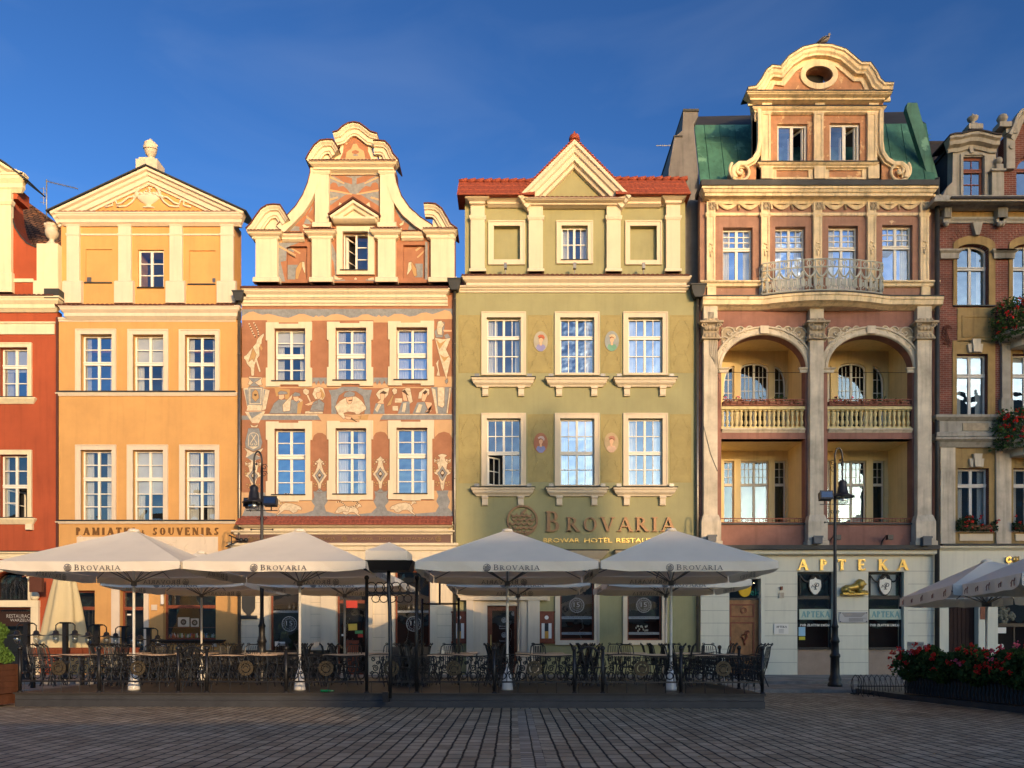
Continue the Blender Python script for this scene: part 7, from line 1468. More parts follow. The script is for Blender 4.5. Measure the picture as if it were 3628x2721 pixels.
for bi, (a, b) in enumerate(((286, 836), (979, 1535))):
    x0, x1 = B2.X(a)+.1, B2.X(b)-.1; zz = B2.Z(700)
    t = thing('flower_box', 'dark trough of trailing plants on the balustrade of the %s arched loggia' % ('left' if not bi else 'right'), 'flower box', ((x0+x1)/2, YF+.17, B2.Z(714)), 0, 'plant troughs on the loggia balustrades')
    off = Matrix.Translation((-(x0+x1)/2, -(YF+.17), -B2.Z(714)))
    c = MB(off); c.box(x0, x1, YF+.05, YF+.3, B2.Z(714)+.01, B2.Z(680)); c.build('trough', BRN, t)
    c = MB(off); leaves(c, 900, ((x0, x1), (YF-.02, YF+.35), (zz-.05, zz+.42)), .045, 5+bi, lambda x, y, z, r: z < zz+.12+.28*abs(math.sin(x*2.3)+math.sin(x*5.1))*.6); c.build('foliage', LEAF, t)
    c = MB(off); flowers(c, 3 + 2*bi, ((x0, x0+(x1-x0)*.3), (YF, YF+.2), (zz+.1, zz+.4)), .06, 8+bi); c.build('blossoms', PETP, t)
# ================================================================== brick house, right edge
R1, R2, R3 = Fr(3150, 350, .5123), Fr(3150, 1150, .5426), Fr(3000, 1900, .3918)
BRK = brick_mat('red_brick', (.21, .065, .042), (.15, .05, .035), (.26, .2, .155), .27, .085, ms=.008, varn=.3, bump=.5, dist=.01, distort=.004)
OCH = mat('ochre_plaster', (.33, .22, .085), var=.2, streak=.3, bump=.3)
GST = mat('grey_stone', (.34, .31, .25), var=.2, scale=2, streak=.4, bump=.35, bscale=12)
GWW = mat('worn_white_window', (.55, .53, .48), rough=.5, var=.15, bump=0)
SLA = mat('dark_slate', (.035, .03, .03), var=.3, bump=.3)
XK0, XK1 = S.X(3328), S.X(4300)
HK = House('brick_house', 'red brick townhouse with grey stone dormer and geranium balconies at the right edge', XK0, XK1)
zc1 = R1.Z(690); zb0 = R2.Z(600)
def archp(x0, x1, z0, z1, r): return [(x0, z0), (x1, z0)] + arc((x0+x1)/2, z1-r, (x1-x0)/2, r, 0, 180, 12)
for du in (0, 385, 770, 1150):
    w_ = HK.window(R1, 465+du, 1005, 687+du, 1428, ts=.37, lo=(1, 1), up=(1, 1), m=GWW, top=.28, sill=False, dep=.22, curt=.25, fw=.08, glass=GLASSB)
    x0, x1, z0, z1 = R1.X(440+du), R1.X(730+du), R1.Z(1430), R1.Z(950); c = MB()
    c.plate(archp(x0, x1, z0, z1, .4), YF-.05, YF, [archp(R1.X(466+du), R1.X(686+du), z0+.01, R1.Z(1005), .28)]); HK.add('surround', c, OCH, w_)
    c = MB(); c.plate([(R1.X(560+du), R1.Z(870)), (R1.X(628+du), R1.Z(870)), (R1.X(608+du), R1.Z(955)), (R1.X(580+du), R1.Z(955))], YF-.2, YF); HK.add('keystone', c, GST, w_)
    c = MB()
    for k in range(15): 
        t = math.pi*(.22+.56*k/14); cx = (x0+x1)/2; p0 = (cx+math.cos(t)*(x1-x0)*.56, z1-1.0+math.sin(t)*1.12); p1 = (cx+math.cos(t)*(x1-x0)*.72, z1-1.0+math.sin(t)*1.5); n_ = Vector((p1[1]-p0[1], p0[0]-p1[0])).normalized()*.045
        c.plate([(p0[0]-n_.x, p0[1]-n_.y), (p0[0]+n_.x, p0[1]+n_.y), (p1[0]+n_.x, p1[1]+n_.y), (p1[0]-n_.x, p1[1]-n_.y)], YF-.012, YF)
    HK.add('brick_arch', c, BRK, w_)
    c = MB(); c.box(x0, x1, YF-.1, YF+.2, z0-.05, z0-.003); HK.add('sill', c, LEAD, w_)
    c = MB(); c.box(R1.X(470+du), R1.X(728+du), YF-.03, YF+.0, R2.Z(112), R1.Z(1445)); c.plate(rect(R1.X(500+du), R1.Z(1650), R1.X(705+du), R1.Z(1500)), YF-.06, YF-.03, [rect(R1.X(515+du), R1.Z(1640), R1.X(690+du), R1.Z(1512))]); HK.add('apron_panel', c, OCH)
    du2 = du*.5123/.5426
    w_ = HK.window(R2, 440+du2, 192, 642+du2, 597, ts=.33, lo=(1, 1), up=(1, 1), m=GWW, sill=False, dep=.2, curt=.3, fw=.08, glass=GLASSB)
    c = MB(); c.plate(rect(R2.X(412+du2), zb0, R2.X(690+du2), R2.Z(105)), YF-.03, YF, [rect(R2.X(440+du2), R2.Z(597)+.02, R2.X(642+du2), R2.Z(192))]); HK.add('surround', c, OCH, w_)
    c = MB(); 
    for a, b, e in ((528, 582, .14), (503, 528, .08), (582, 602, .08)): c.plate([(R2.X(a+du2), R2.Z(103 if e > .1 else 132)), (R2.X(b+du2), R2.Z(103 if e > .1 else 132)), (R2.X(b-(6 if b > 560 else 0)+du2), R2.Z(186)), (R2.X(a+(8 if a < 540 else 0)+du2), R2.Z(186))], YF-.05-e, YF-.03)
    HK.add('keystone', c, BGS, w_)
    w_ = HK.window(R2, 445+du2, 937, 650+du2, 1345, key='main', ts=.27, lo=(1, 1), up=(1, 1), m=GWW, sill=False, dep=.2, curt=.3, fw=.08, glass=GLASSB if du == 0 else GLASSD)
    c = MB(); c.plate(rect(R2.X(424+du2), R2.Z(1430), R2.X(697+du2), R2.Z(806)), YF-.03, YF, [rect(R2.X(445+du2), R2.Z(1345), R2.X(650+du2), R2.Z(937))]); HK.add('surround', c, OCH, w_)
    c = MB()
    for a, b, e in ((538, 592, .14), (513, 538, .08), (592, 610, .08)): c.plate([(R2.X(a+du2), R2.Z(848 if e > .1 else 878)), (R2.X(b+du2), R2.Z(848 if e > .1 else 878)), (R2.X(b-(6 if b > 570 else 0)+du2), R2.Z(932)), (R2.X(a+(8 if a < 550 else 0)+du2), R2.Z(932))], YF-.05-e, YF-.03)
    HK.add('keystone', c, BGS, w_)
    c = MB(); c.box(R2.X(455+du2), R2.X(670+du2), YF-.08, YF-.03, R2.Z(1412), R2.Z(1367)); c.box(R2.X(420+du2), R2.X(700+du2), YF-.12, YF+.1, R2.Z(1356), R2.Z(1348)); HK.add('sill_panel', c, CREAM, w_)
    for a in (343, 710): 
        c = MB(); c.cornice(R1.X(a+du)+.15, R1.X(a+130+du)-.15, YF, [(.24, R1.Z(1055)), (.24, R1.Z(1066)), (.15, R1.Z(1078)), (.13, R1.Z(1113))]); HK.add('impost', c, GST)
        if a == 710 and du < 800: pass
    c = MB(); c.box(R2.X(725+du2), R2.X(780+du2), YF-.14, YF, R2.Z(490), R2.Z(80)); c.cornice(R2.X(725+du2), R2.X(780+du2), YF, [(.2, R2.Z(72)), (.2, R2.Z(95)), (.14, R2.Z(100)), (.17, R2.Z(130)), (.17, R2.Z(138))], .3, .3); c.box(R2.X(715+du2), R2.X(790+du2), YF-.2, YF, zb0, R2.Z(490)); HK.add('pilaster', c, GST)
    c = MB(); c.box(R2.X(326+du2), R2.X(422+du2), YF-.12, YF, R2.Z(1432), R2.Z(806)); c.box(R2.X(702+du2), R2.X(786+du2), YF-.125, YF, R2.Z(1432), R2.Z(806)); HK.add('pilaster', c, BGS)
    for a in (352, 718):
        c = MB(); x = R1.X(a+du); c.plate([(0, 0)], 0, None) if 0 else None
        c.box(x, x+.58*.5, YF-.35, YF, R1.Z(850), R1.Z(782)); c.box(x, x+.3, YF-.25, YF, R1.Z(875), R1.Z(850)); c.ball((x+.15, YF-.2, R1.Z(882)), .12, 8, 6)
        for k in range(4): c.tube([(x+.04+.07*k, YF-.36, R1.Z(785)), (x+.04+.07*k, YF-.36, R1.Z(850))], .025, 4)
        HK.add('console', c, GST)
HK.wall('main', rect(XK0, R2.Z(1440), XK1, zc1), BRK)
HK.interior(XK0, XK1, .2, zc1-.2); 
c = MB(); c.cornice(XK0+.12, XK1, YF, [(.75, R1.Z(700, YF-.7)), (.75, R1.Z(712, YF-.7)), (.6, R1.Z(722)), (.5, R1.Z(745)), (.42, R1.Z(755)), (.12, R1.Z(782))]); HK.add('cornice', c, GST)
c = MB(); c.box(XK0+.05, XK1, YF-.82, YF+.5, R1.Z(700, YF-.7)+.003, R1.Z(684, YF-.7)); HK.add('gutter', c, SLA)
c = MB(); c.box(XK0+.05, XK1, YF-.04, YF, R1.Z(828), R1.Z(785)); HK.add('frieze', c, OCH)
c = MB(); c.cornice(XK0+.1, XK1, YF, [(.14, R1.Z(828)), (.14, R1.Z(840)), (.08, R1.Z(850)), (.06, R1.Z(864))]); HK.add('architrave', c, GST)
c = MB(); c.cornice(XK0+.05, XK1, YF, [(.42, R2.Z(604)), (.42, R2.Z(620)), (.3, R2.Z(636)), (.26, R2.Z(640)), (.26, R2.Z(710)), (.34, R2.Z(716)), (.34, R2.Z(742))]); c.cornice(XK0+.05, XK1, YF-.0, [(.4, R2.Z(748)), (.4, R2.Z(762)), (.26, R2.Z(776)), (.2, R2.Z(790)), (.14, R2.Z(806))]); HK.add('storey_cornice', c, GST)
c = MB(); c.box(R2.X(455), R2.X(622), YF-.29, YF-.26, R2.Z(702), R2.Z(655)); HK.add('relief_panel', c, BDS)
c = MB(); c.cornice(XK0+.02, XK1, YF, [(.2, R2.Z(1447)), (.2, R2.Z(1458)), (.1, R2.Z(1466)), (.03, R2.Z(1474))]); o = HK.add('shop_cornice', c, GFW); c = MB(); c.box(XK0, XK1, YF-.26, YF+.3, R2.Z(1447)+.003, R2.Z(1434)); HK.add('flashing', c, LEAD, o)
HK.hole('gf', rect(R3.X(922), .2, R3.X(1192), R3.Z(520))); HK.hole('gf', rect(R3.X(1366), .9, R3.X(1800), R3.Z(560)))
HK.wall('gf', rect(XK0, .2, XK1, R2.Z(1445)), GFW, th=.4, name='ground_floor_wall')
c = MB(); c.box(R3.X(922), R3.X(1192), YF+.3, YF+.4, .2, R3.Z(520)); 
for k in range(7): c.box(R3.X(922+38*k), R3.X(926+38*k), YF+.28, YF+.3, .2, R3.Z(520))
HK.add('door', c, mat('dark_door', (.03, .014, .01), var=.3, bump=0))
o = shopwin(HK, R3.X(1366), R3.X(1800), .9, R3.Z(560), R3.Z(800), name='shop_window', m=BLK, mull=R3.X(1545))
c = MB(); c.box(R3.X(1388), R3.X(1468), YF+.2, YF+.21, R3.Z(875), R3.Z(822)); HK.add('paper_notice', c, WHITE, o)
c = MB(); random.seed(3)
for k in range(30): t = random.uniform(0, 6.28); c.ball((R3.X(1472)+.5*random.random()*math.cos(t), YF+.4, R3.Z(710)+.36*random.random()*math.sin(t)), .09, 6, 4)
HK.add('dried_wreath', c, mat('dry_wreath', (.35, .3, .2), bump=0), o)
c = MB(); ring(c, R3.X(1400), R3.Z(995), .0, .1, YF+.21); ring(c, R3.X(1428), R3.Z(990), .04, .09, YF+.21); HK.add('sticker', c, WHITE, o)
c = MB(); y = YF-.05; ring(c, R3.X(1455), R3.Z(212), .06, .14, y, .05, a0=30, a1=330); c.ball((R3.X(1465), y, R3.Z(225)), .08, 8, 6, sy=.4)
for k in range(2): c.tube([(R3.X(1500+k*26), y, R3.Z(235)), (R3.X(1506+k*26), y, R3.Z(190)), (R3.X(1518+k*26), y, R3.Z(182)), (R3.X(1520+k*26), y, R3.Z(230))], .04, 6)
HK.add('script_letters', c, GOLD)
c = MB(); c.box(R3.X(1204), R3.X(1262), YF-.03, YF, R3.Z(750), R3.Z(610)); HK.add('menu_board', c, BRN)
# roof, dormer, brick gable
ya = YF+.25
r = MB(); A = [r.pt(p) for p in ((XK0+.0, YF+.5, zc1), (XK1, YF+.5, zc1), (XK1, YF+5, R1.Z(300, YF+5)), (XK0-.2, YF+5, R1.Z(305, YF+5)))]; r.face(A); HK.add('roof', r, SLA)
c = MB(); c.box(XK0-.3, XK1, YF+4.9, YF+5.3, R1.Z(335, YF+5), R1.Z(300, YF+5)); c.box(XK0-.05, XK0+.25, YF+.3, YF+5, zc1, zc1+.3); HK.add('roof_ridge', c, SLA)
P = lambda L, y=ya: R1.P(L, y)
w_ = HK.window(R1, 508, 400, 652, 678, key='dorm', yw=ya, dep=.12, sash=1, ts=.33, up=(2, 1), lo=(2, 2), m=BRN, curt=0, sill=False, fw=.1, glass=GLASSB, muntin=.03)
HK.wall('dorm', P([(360, 690), (400, 610), (438, 575), (442, 310), (738, 310), (738, 510), (795, 510), (795, 690)]), GST, y=ya, th=.4, name='dormer_wall')
c = MB(); c.box(R1.X(442, ya), R1.X(470, ya), ya+.4, ya+2.6, zc1, R1.Z(310, ya)); c.box(R1.X(710, ya), R1.X(738, ya), ya+.4, ya+2.6, zc1, R1.Z(310, ya)); c.box(R1.X(430, ya), R1.X(745, ya), ya+.4, ya+3, R1.Z(320, ya), R1.Z(290, ya)); HK.add('dormer_cheek', c, SLA)
c = MB(); c.plate(P([(490, 690), (490, 385), (510, 378), (575, 372), (655, 378), (675, 395), (675, 690), (655, 690), (655, 400), (640, 392), (520, 392), (508, 400), (508, 690)]), ya-.06, ya); HK.add('dormer_surround', c, GST, w_)
c = MB(); c.plate(P([(540, 335), (562, 338), (568, 318), (575, 380), (553, 385)]), ya-.12, ya); HK.add('keystone', c, GST, w_)
hump = [(415, 262), (450, 252), (500, 250), (560, 232), (620, 228), (680, 240), (740, 256), (775, 256)]
c = MB(); c.sweep(P(hump, ya-.4), ya, [(0, 0), (0, .45), (-.1, .45), (-.16, .34), (-.3, .3), (-.36, .12), (-.5, .08), (-.5, 0)]); HK.add('dormer_cornice', c, GST)
c = MB(); c.sweep(P(hump, ya-.4), ya+1, [(0, 0), (0, 1.5), (.06, 1.5), (.06, 0)]); HK.add('coping', c, SLA)
c = MB(); c.plate(P([(430, 320), (745, 320), (740, 262), (620, 238), (500, 258), (435, 268)]), ya-.0, ya+.4); HK.add('dormer_head', c, GST)
def vase(u, v, sc, m=GST):
    c = MB(); x = R1.X(u, ya); z = R1.Z(v, ya); c.box(x-.22*sc, x+.22*sc, ya-.2, ya+.25, z-.1, z+.05*sc); c.lathe(x, ya, [(.18*sc, z+.05*sc), (.08*sc, z+.2*sc), (.06*sc, z+.3*sc), (.18*sc, z+.38*sc), (.19*sc, z+.55*sc), (.1*sc, z+.62*sc), (.05*sc, z+.68*sc)], 12); HK.add('stone_vase', c, m)
c = MB(); x = R1.X(582, ya-.2); z = R1.Z(232, ya); c.box(x-.3, x+.3, ya-.4, ya+.1, z-.1, z+.12); c.lathe(x, ya-.15, [(.25, z+.12), (.2, z+.2), (.07, z+.28), (.08, z+.34), (.2, z+.44), (.22, z+.52), (.1, z+.58), (.05, z+.63), (.02, z+.7)], 14); HK.add('urn', c, GST)
c = MB(); x = R1.X(787, ya-.2); z = R1.Z(208, ya); c.box(x-.26, x+.26, ya-.4, ya+.1, z-.15, z+.06); c.lathe(x, ya-.15, [(.1, z+.06), (.06, z+.12), (.16, z+.2), (.22, z+.34), (.16, z+.46), (.04, z+.5)], 14); HK.add('urn', c, GST)
c = MB(); c.box(R1.X(712, ya-.2), R1.X(792, ya-.2), ya-.2, ya+.02, zc1-.1, R1.Z(520, ya)); c.box(R1.X(700, ya-.2), R1.X(803, ya-.2), ya-.28, ya+.03, R1.Z(522, ya), R1.Z(508, ya)); c.ball((R1.X(745, ya), ya-.1, R1.Z(440, ya)), .16, 12, 8); c.box(R1.X(722, ya), R1.X(770, ya), ya-.2, ya+.02, R1.Z(508, ya), R1.Z(468, ya)); HK.add('pedestal', c, GST)
HK.hole('gable', archp(R1.X(880, ya), R1.X(1060, ya), R1.Z(676, ya), R1.Z(395, ya), .5))
w_ = HK.window(R1, 880, 395, 1060, 676, key='none', yw=ya, dep=.12, ts=.33, up=(1, 1), lo=(1, 1), m=BRN, curt=0, sill=False, fw=.08, glass=GLASSB, top=.5)
HK.wall('gable', P([(795, 690), (795, 270), (850, 200), (880, 160), (920, 110), (970, 95), (1020, 110), (1060, 160), (1090, 200), (1150, 270), (1150, 690)]), BRK, y=ya, th=.4, name='brick_gable')
c = MB(); c.sweep(P([(820, 250), (850, 190), (870, 130), (905, 80), (970, 62), (1035, 80), (1070, 130), (1095, 190), (1130, 250)], ya-.3), ya, [(0, 0), (0, .4), (-.12, .4), (-.2, .25), (-.42, .2), (-.45, 0)]); HK.add('gable_cornice', c, GST)
c = MB(); c.box(R1.X(792, ya), R1.X(850, ya), ya-.2, ya, R1.Z(500, ya), R1.Z(265, ya)); c.box(R1.X(780, ya), R1.X(860, ya), ya-.28, ya, R1.Z(265, ya), R1.Z(232, ya)); ring(c, R1.X(825, ya), R1.Z(350, ya), 0.001, .12, ya-.2, .05); HK.add('gable_pilaster', c, GST)
c = MB(); y = YF-.02; c.tube([(R2.X(375), y, R2.Z(5)), (R2.X(370), y-.03, R2.Z(60)), (R2.X(380), y, R2.Z(135))], .03, 5)
for k in range(6): c.tube([(R2.X(370)+.22*(1-t)*math.cos(t*6+k), y-.03, R2.Z(30+k*18)+.2*(1-t)*math.sin(t*6+k)) for t in [j/9 for j in range(10)]], .022, 4)
HK.add('iron_anchor', c, mat('rusty_iron', (.12, .045, .03), bump=.1))
# balconies with geraniums
xc = S.X(3760, YF-.8)
for i, (zfl, sc) in enumerate(((R2.Z(18, YF-.9), 1), (R2.Z(742, YF-.9), 1))):
    A = [(xc + 2.25*math.cos(t), YF - 1.35*math.sin(t)**.7) for t in [math.pi*k/20 for k in range(21)]]
    def slab_(name, s_, z0, z1, m, par=None):
        c = MB(); a = [c.pt((xc+(x-xc)*s_, YF+(y-YF)*s_, z0)) for x, y in A]; b = [c.pt((xc+(x-xc)*s_, YF+(y-YF)*s_, z1)) for x, y in A]
        c.face(a[::-1]); c.face(b)
        for k in range(20): c.face((a[k], a[k+1], b[k+1], b[k]))
        c.face((a[0], b[0], b[-1], a[-1])); return HK.add(name, c, m, par)
    bo = slab_('balcony', 1.0, zfl-.12, zfl, BGS); slab_('balcony_moulding', .93, zfl-.3, zfl-.122, BGS, bo); slab_('balcony_corbel', .75, zfl-.6, zfl-.302, BGS, bo)
    c = MB()
    rail = [(x, y) for x, y in [(xc+(x-xc)*.97, YF+(y-YF)*.97) for x, y in A]]
    for h in (.08, .5, 1.0): c.tube([(x, y, zfl+h) for x, y in rail], .02, 4)
    for k in range(20):
        (x0, y0), (x1, y1) = rail[k], rail[k+1]
        for a, b in ((.08, .5), (.5, .08), (.5, 1.0), (1.0, .5)): c.tube([(x0, y0, zfl+a), (x1, y1, zfl+b)], .012, 4)
        c.tube([(x0, y0, zfl), (x0, y0, zfl+1)], .014, 4)
    HK.add('railing', c, IRON, bo)
    t = thing('flower_garland', 'red geraniums hanging over the railing of the %s balcony of the brick house' % ('upper', 'lower')[i], 'flowers', (xc, YF-1, zfl+.6), 0, 'geraniums on the balconies')
    off = Matrix.Translation((-xc, -(YF-1), -(zfl+.6)))
    c = MB(off); 
    leaves(c, 16000, ((xc-2.7, xc+2.7), (YF-1.75, YF-.2), (zfl-.35, zfl+1.35)), .07, 31+i, lambda x, y, z, r: abs(((x-xc)/2.35)**2 + ((YF-y)/1.45)**2 - 1) < .33 + .1*math.sin(z*7+x*3) and z < zfl+1.05+.25*math.sin(x*3.1)+.1*math.sin(x*9)); c.build('foliage', LEAFM, t)
    c = MB(off); rn = random.Random(40+i)
    for _ in range(34):
        a = rn.uniform(.3, 2.84) if rn.random() < .5 else rn.uniform(2.3, 3.1); p = (xc+2.45*math.cos(a), YF-1.5*math.sin(a)**.7, zfl+rn.uniform(-.1, 1.25)); 
        for k in range(6): c.ball((p[0]+rn.gauss(0, .045), p[1]+rn.gauss(0, .04), p[2]+rn.gauss(0, .04)), .035, 5, 3)
    c.build('blossoms', PETR, t)
for i, du in enumerate((0, 363)):
    x0, x1, zz = R2.X(443+du), R2.X(655+du), R2.Z(1345); cx = (x0+x1)/2
    t = thing('window_flowers', 'red geraniums in front of the %s lower window of the brick house' % ('nearer', 'right-hand')[i], 'flowers', (cx, YF-.1, zz), 0, 'geraniums on the window sills')
    off = Matrix.Translation((-cx, -(YF-.1), -zz))
    c = MB(off); c.box(x0+.03, x1-.03, YF-.3, YF-.04, zz+.01, zz+.2); c.build('trough', BRN, t)
    c = MB(off); leaves(c, 2600, ((x0-.1, x1+.15), (YF-.4, YF+.05), (zz-.05, zz+.65)), .05, 50+i, lambda x, y, z, r: z < zz+.4+.2*math.sin(x*4)); c.build('foliage', LEAF, t)
    c = MB(off); flowers(c, 16, ((x0-.1, x1+.2), (YF-.42, YF-.3), (zz-.1, zz+.6)), .06, 60+i); c.build('blossoms', PETR, t)
# ================================================================== terrace platform
DECK = mat('dark_deck', (.04, .036, .032), rough=.55, var=.2, bump=.15); DEKF = mat('deck_fascia', (.05, .052, .055), rough=.45, var=.2, scale=3, bump=.1)
ZT = .35; PX0, PX1 = -12.3, 6.05
pt_ = thing('terrace_platform', 'long low dark wooden platform carrying the restaurant terrace', 'platform', (0, 18.9, 0)); off = Matrix.Translation((0, -18.9, 0))
fy = lambda x: 18.9 - .6*(x-PX0)/(PX1-PX0)
c = MB(off)
for x0, x1 in ((PX0, -3.6), (-3.595, PX1)):
    for z0, z1, d in ((.0, .165, .0 if x0 < -5 else -.035), (.17, .3, .012)):
        y0, y1 = fy(x0)+d, fy(x1)+d; i = [c.pt(p) for p in ((x0, y0, z0), (x1, y1, z0), (x1, y1, z1), (x0, y0, z1), (x0, y0+.3, z0), (x1, y1+.3, z0), (x1, y1+.3, z1), (x0, y0+.3, z1))]
        for f in ((0, 1, 2, 3), (3, 2, 6, 7), (1, 5, 6, 2), (0, 3, 7, 4), (4, 7, 6, 5), (0, 4, 5, 1)): c.face([i[k] for k in f])
c.box(PX1-.1, PX1, 18.35, 27, 0, .3); c.box(PX0, PX0+.1, 19.2, 27, 0, .3); c.build('fascia', DEKF, pt_)
c = MB(off); i = [c.pt(p) for p in ((PX0-.02, fy(PX0)-.03, .302), (PX1+.02, fy(PX1)-.03, .302), (PX1+.02, 27.1, .302), (PX0-.02, 27.1, .302), (PX0-.02, fy(PX0)-.03, ZT), (PX1+.02, fy(PX1)-.03, ZT), (PX1+.02, 27.1, ZT), (PX0-.02, 27.1, ZT))]
for f in ((0, 1, 5, 4), (4, 5, 6, 7), (1, 2, 6, 5), (0, 4, 7, 3), (2, 3, 7, 6), (0, 3, 2, 1)): c.face([i[k] for k in f])
c.build('deck', DECK, pt_)
# ================================================================== umbrellas
CANV = cloth_mat('cream_canvas', (.93, .84, .67), .16); UPOLE = mat('white_pole', (.75, .74, .70), rough=.4, var=.04, bump=0); PRN = mat('dark_print', (.05, .035, .03), rough=.7, var=0, bump=0); RIBM = mat('grey_rib', (.20, .19, .17), rough=.5, bump=0)
def umbrella(label, x, y, w_=2.1, zr=3.47, za=4.5, zb=ZT, flap=.23, print_=True, pole=True, rz=0, canv=None, group='square parasols over the terrace'):
    t = thing('parasol', label, 'parasol', (x, y, zb), rz, group); q = -zb; sub = 8; c = MB(); cv = canv or CANV
    for k in range(4):
        a = math.pi/2*k; rot = Matrix.Rotation(a, 4, 'Z'); rows = []
        for i in range(sub+1):
            f = i/sub; rr = []
            for j in range(13):
                s_ = -1 + 2*j/12; sag = .05*math.sin(math.pi*f)*(1-s_*s_) ; edge = .015*(1-s_*s_)*f
                rr.append(c.pt(rot @ Vector((s_*w_*f, -(w_*f - edge*.6), za - (za-zr)*f - sag - edge + q))))
            rows.append(rr)
        for i in range(sub):
            for j in range(12): c.face((rows[i][j], rows[i][j+1], rows[i+1][j+1], rows[i+1][j]), True)
        low = []; top_ = [c.pt(rot @ Vector(q_)) for q_ in [(-w_+2*w_*j/12, -w_-.004, zr-.015*(1-(-1+j/6)**2)+q) for j in range(13)]]
        for j in range(13):
            s_ = -1 + 2*j/12; low.append(c.pt(rot @ Vector((s_*(w_+.0), -(w_-.01*(1-s_*s_)) - .02*math.sin(j*1.7)-.01, zr - .015*(1-s_*s_) - flap + .008*math.sin(j*2.3) + .05*abs(s_)**8 + q))))
        for j in range(12): c.face((top_[j], top_[j+1], low[j+1], low[j]))
    c.build('canopy', cv, t)
    c = MB(); c.tube([(0, 0, 0.3), (0, 0, za+q-.06)], .035, 10); c.lathe(0, 0, [(.15, 0), (.145, .06), (.10, .4), (.06, .5), (.05, .52), (.04, .56)], 14) if pole else None; c.build('pole', UPOLE, t)
    c = MB()
    for k in range(8):
        a = math.pi/4*k; L_ = w_*(1.38 if k % 2 else .97); d = Vector((math.cos(a), math.sin(a), 0)); tip = d*L_ + Vector((0, 0, zr+q-.04)); top = Vector((0, 0, za+q-.1)); hub = Vector((0, 0, zr+q-.35)); mid = top.lerp(tip, .5)
        c.tube([top-Vector((0, 0, .1)), mid-Vector((0, 0, .13)), tip-Vector((0, 0, .02))], .014, 4); c.tube([hub, mid-Vector((0, 0, .13))], .013, 4)
    c.lathe(0, 0, [(.07, zr+q-.42), (.07, zr+q-.3)], 10); c.build('ribs', RIBM, t)
    c = MB(); c.lathe(0, 0, [(.16, za+q-.06), (.12, za+q+.01), (.03, za+q+.03)], 12); c.build('cap', cv, t)
    if print_:
        for k in range(4):
            c = MB(Matrix.Rotation(math.pi/2*k, 4, 'Z')); yy = -w_ + .025 if k == 0 else -w_+.02; z0 = zr - .05 - .165 + q
            yf_ = -w_ - .045
            hop_logo(c, -.46, z0+.055, .088, yf_); serif(c, 'BROVARIA', -.31, z0, .125, yf_, .002, width=1.07, small=.84, weight=.95)
            c.build('print', PRN, t)
            if k in (1, 2, 3):      # the print shows through on the inside
                c = MB(Matrix.Rotation(math.pi/2*k, 4, 'Z')); hop_logo(c, -.46, z0+.055, .088, -w_+.05); serif(c, 'BROVARIA', -.31, z0, .125, -w_+.05, .002, width=1.07, small=.84, weight=.95)
                c.build('print', mat('faint_print', (.22, .19, .15), rough=.8, var=0, bump=0), t)
    return t
for i, (x, lab) in enumerate(((-9.8, 'leftmost cream parasol in the front row, before the orange house'), (-5.5, 'cream parasol in the front row before the painted house'), (-.12, 'cream parasol in the front row below the round hop emblem'), (4.1, 'front row cream parasol at the terrace end beside the pharmacy'))):
    umbrella(lab, x, 19.8 if i < 3 else 19.7, w_=2.12 if i < 3 else 2.05)
for i, (x, lab) in enumerate(((-10.2, 'back row cream parasol before the souvenir shop window'), (-5.5, 'back row cream parasol before the brown door of the painted house'), (.2, 'back row cream parasol before the restaurant door'), (5.05, 'back row cream parasol at the right end of the terrace'))):
    umbrella(lab, x, 25.1, w_=2.15, zr=3.47, za=4.55)
def rect_parasol(label, x, y, hx, hy_, zr, za, rz):
    t = umbrella(label, x, y, w_=1.0, zr=zr, za=za, zb=.14, flap=.3, print_=False, group='parasols at the right edge', rz=0)
    t.rotation_euler = (0, 0, rz)
    for o in [o for o in COL.objects if o.parent == t and o.name.split('.')[0] in ('canopy', 'ribs')]: o.scale = (hx, hy_, 1)
    RP = mat('red_print', (.40, .20, .13), bump=0); c = MB()
    for (n_, L_, ang) in ((5, hy_, -90), (3, hx, 0)):
        mm = Matrix.Rotation(R(ang), 4, 'Z'); off_ = hx if ang else hy_
        for k in range(n_):
            u = -L_ + 2*L_*(k+.5)/n_; z = zr-.32; c.m = mm; yy = -off_-.035; sc = .7 if k % 2 else 1.0
            c.tube([(u-.09*sc, yy, z), (u-.02, yy, z+.06*sc), (u+.07*sc, yy, z+.04*sc), (u+.1*sc, yy, z+.1*sc)], .012, 4); c.tube([(u-.06*sc, yy, z), (u-.08*sc, yy, z-.07*sc)], .01, 4); c.tube([(u+.06*sc, yy, z+.03), (u+.07*sc, yy, z-.06*sc)], .01, 4)
    c.m = None; c.build('print', RP, t)
rect_parasol('long cream parasol with small red prints whose far left corner ends by the pharmacy window', 13.2, 21.25, 1.6, 3.05, 3.0, 3.86, R(-16))
rect_parasol('nearest cream parasol with red prints, cut off by the right edge of the picture', 12.35, 16.75, 1.7, 1.62, 3.0, 3.9, R(-12))
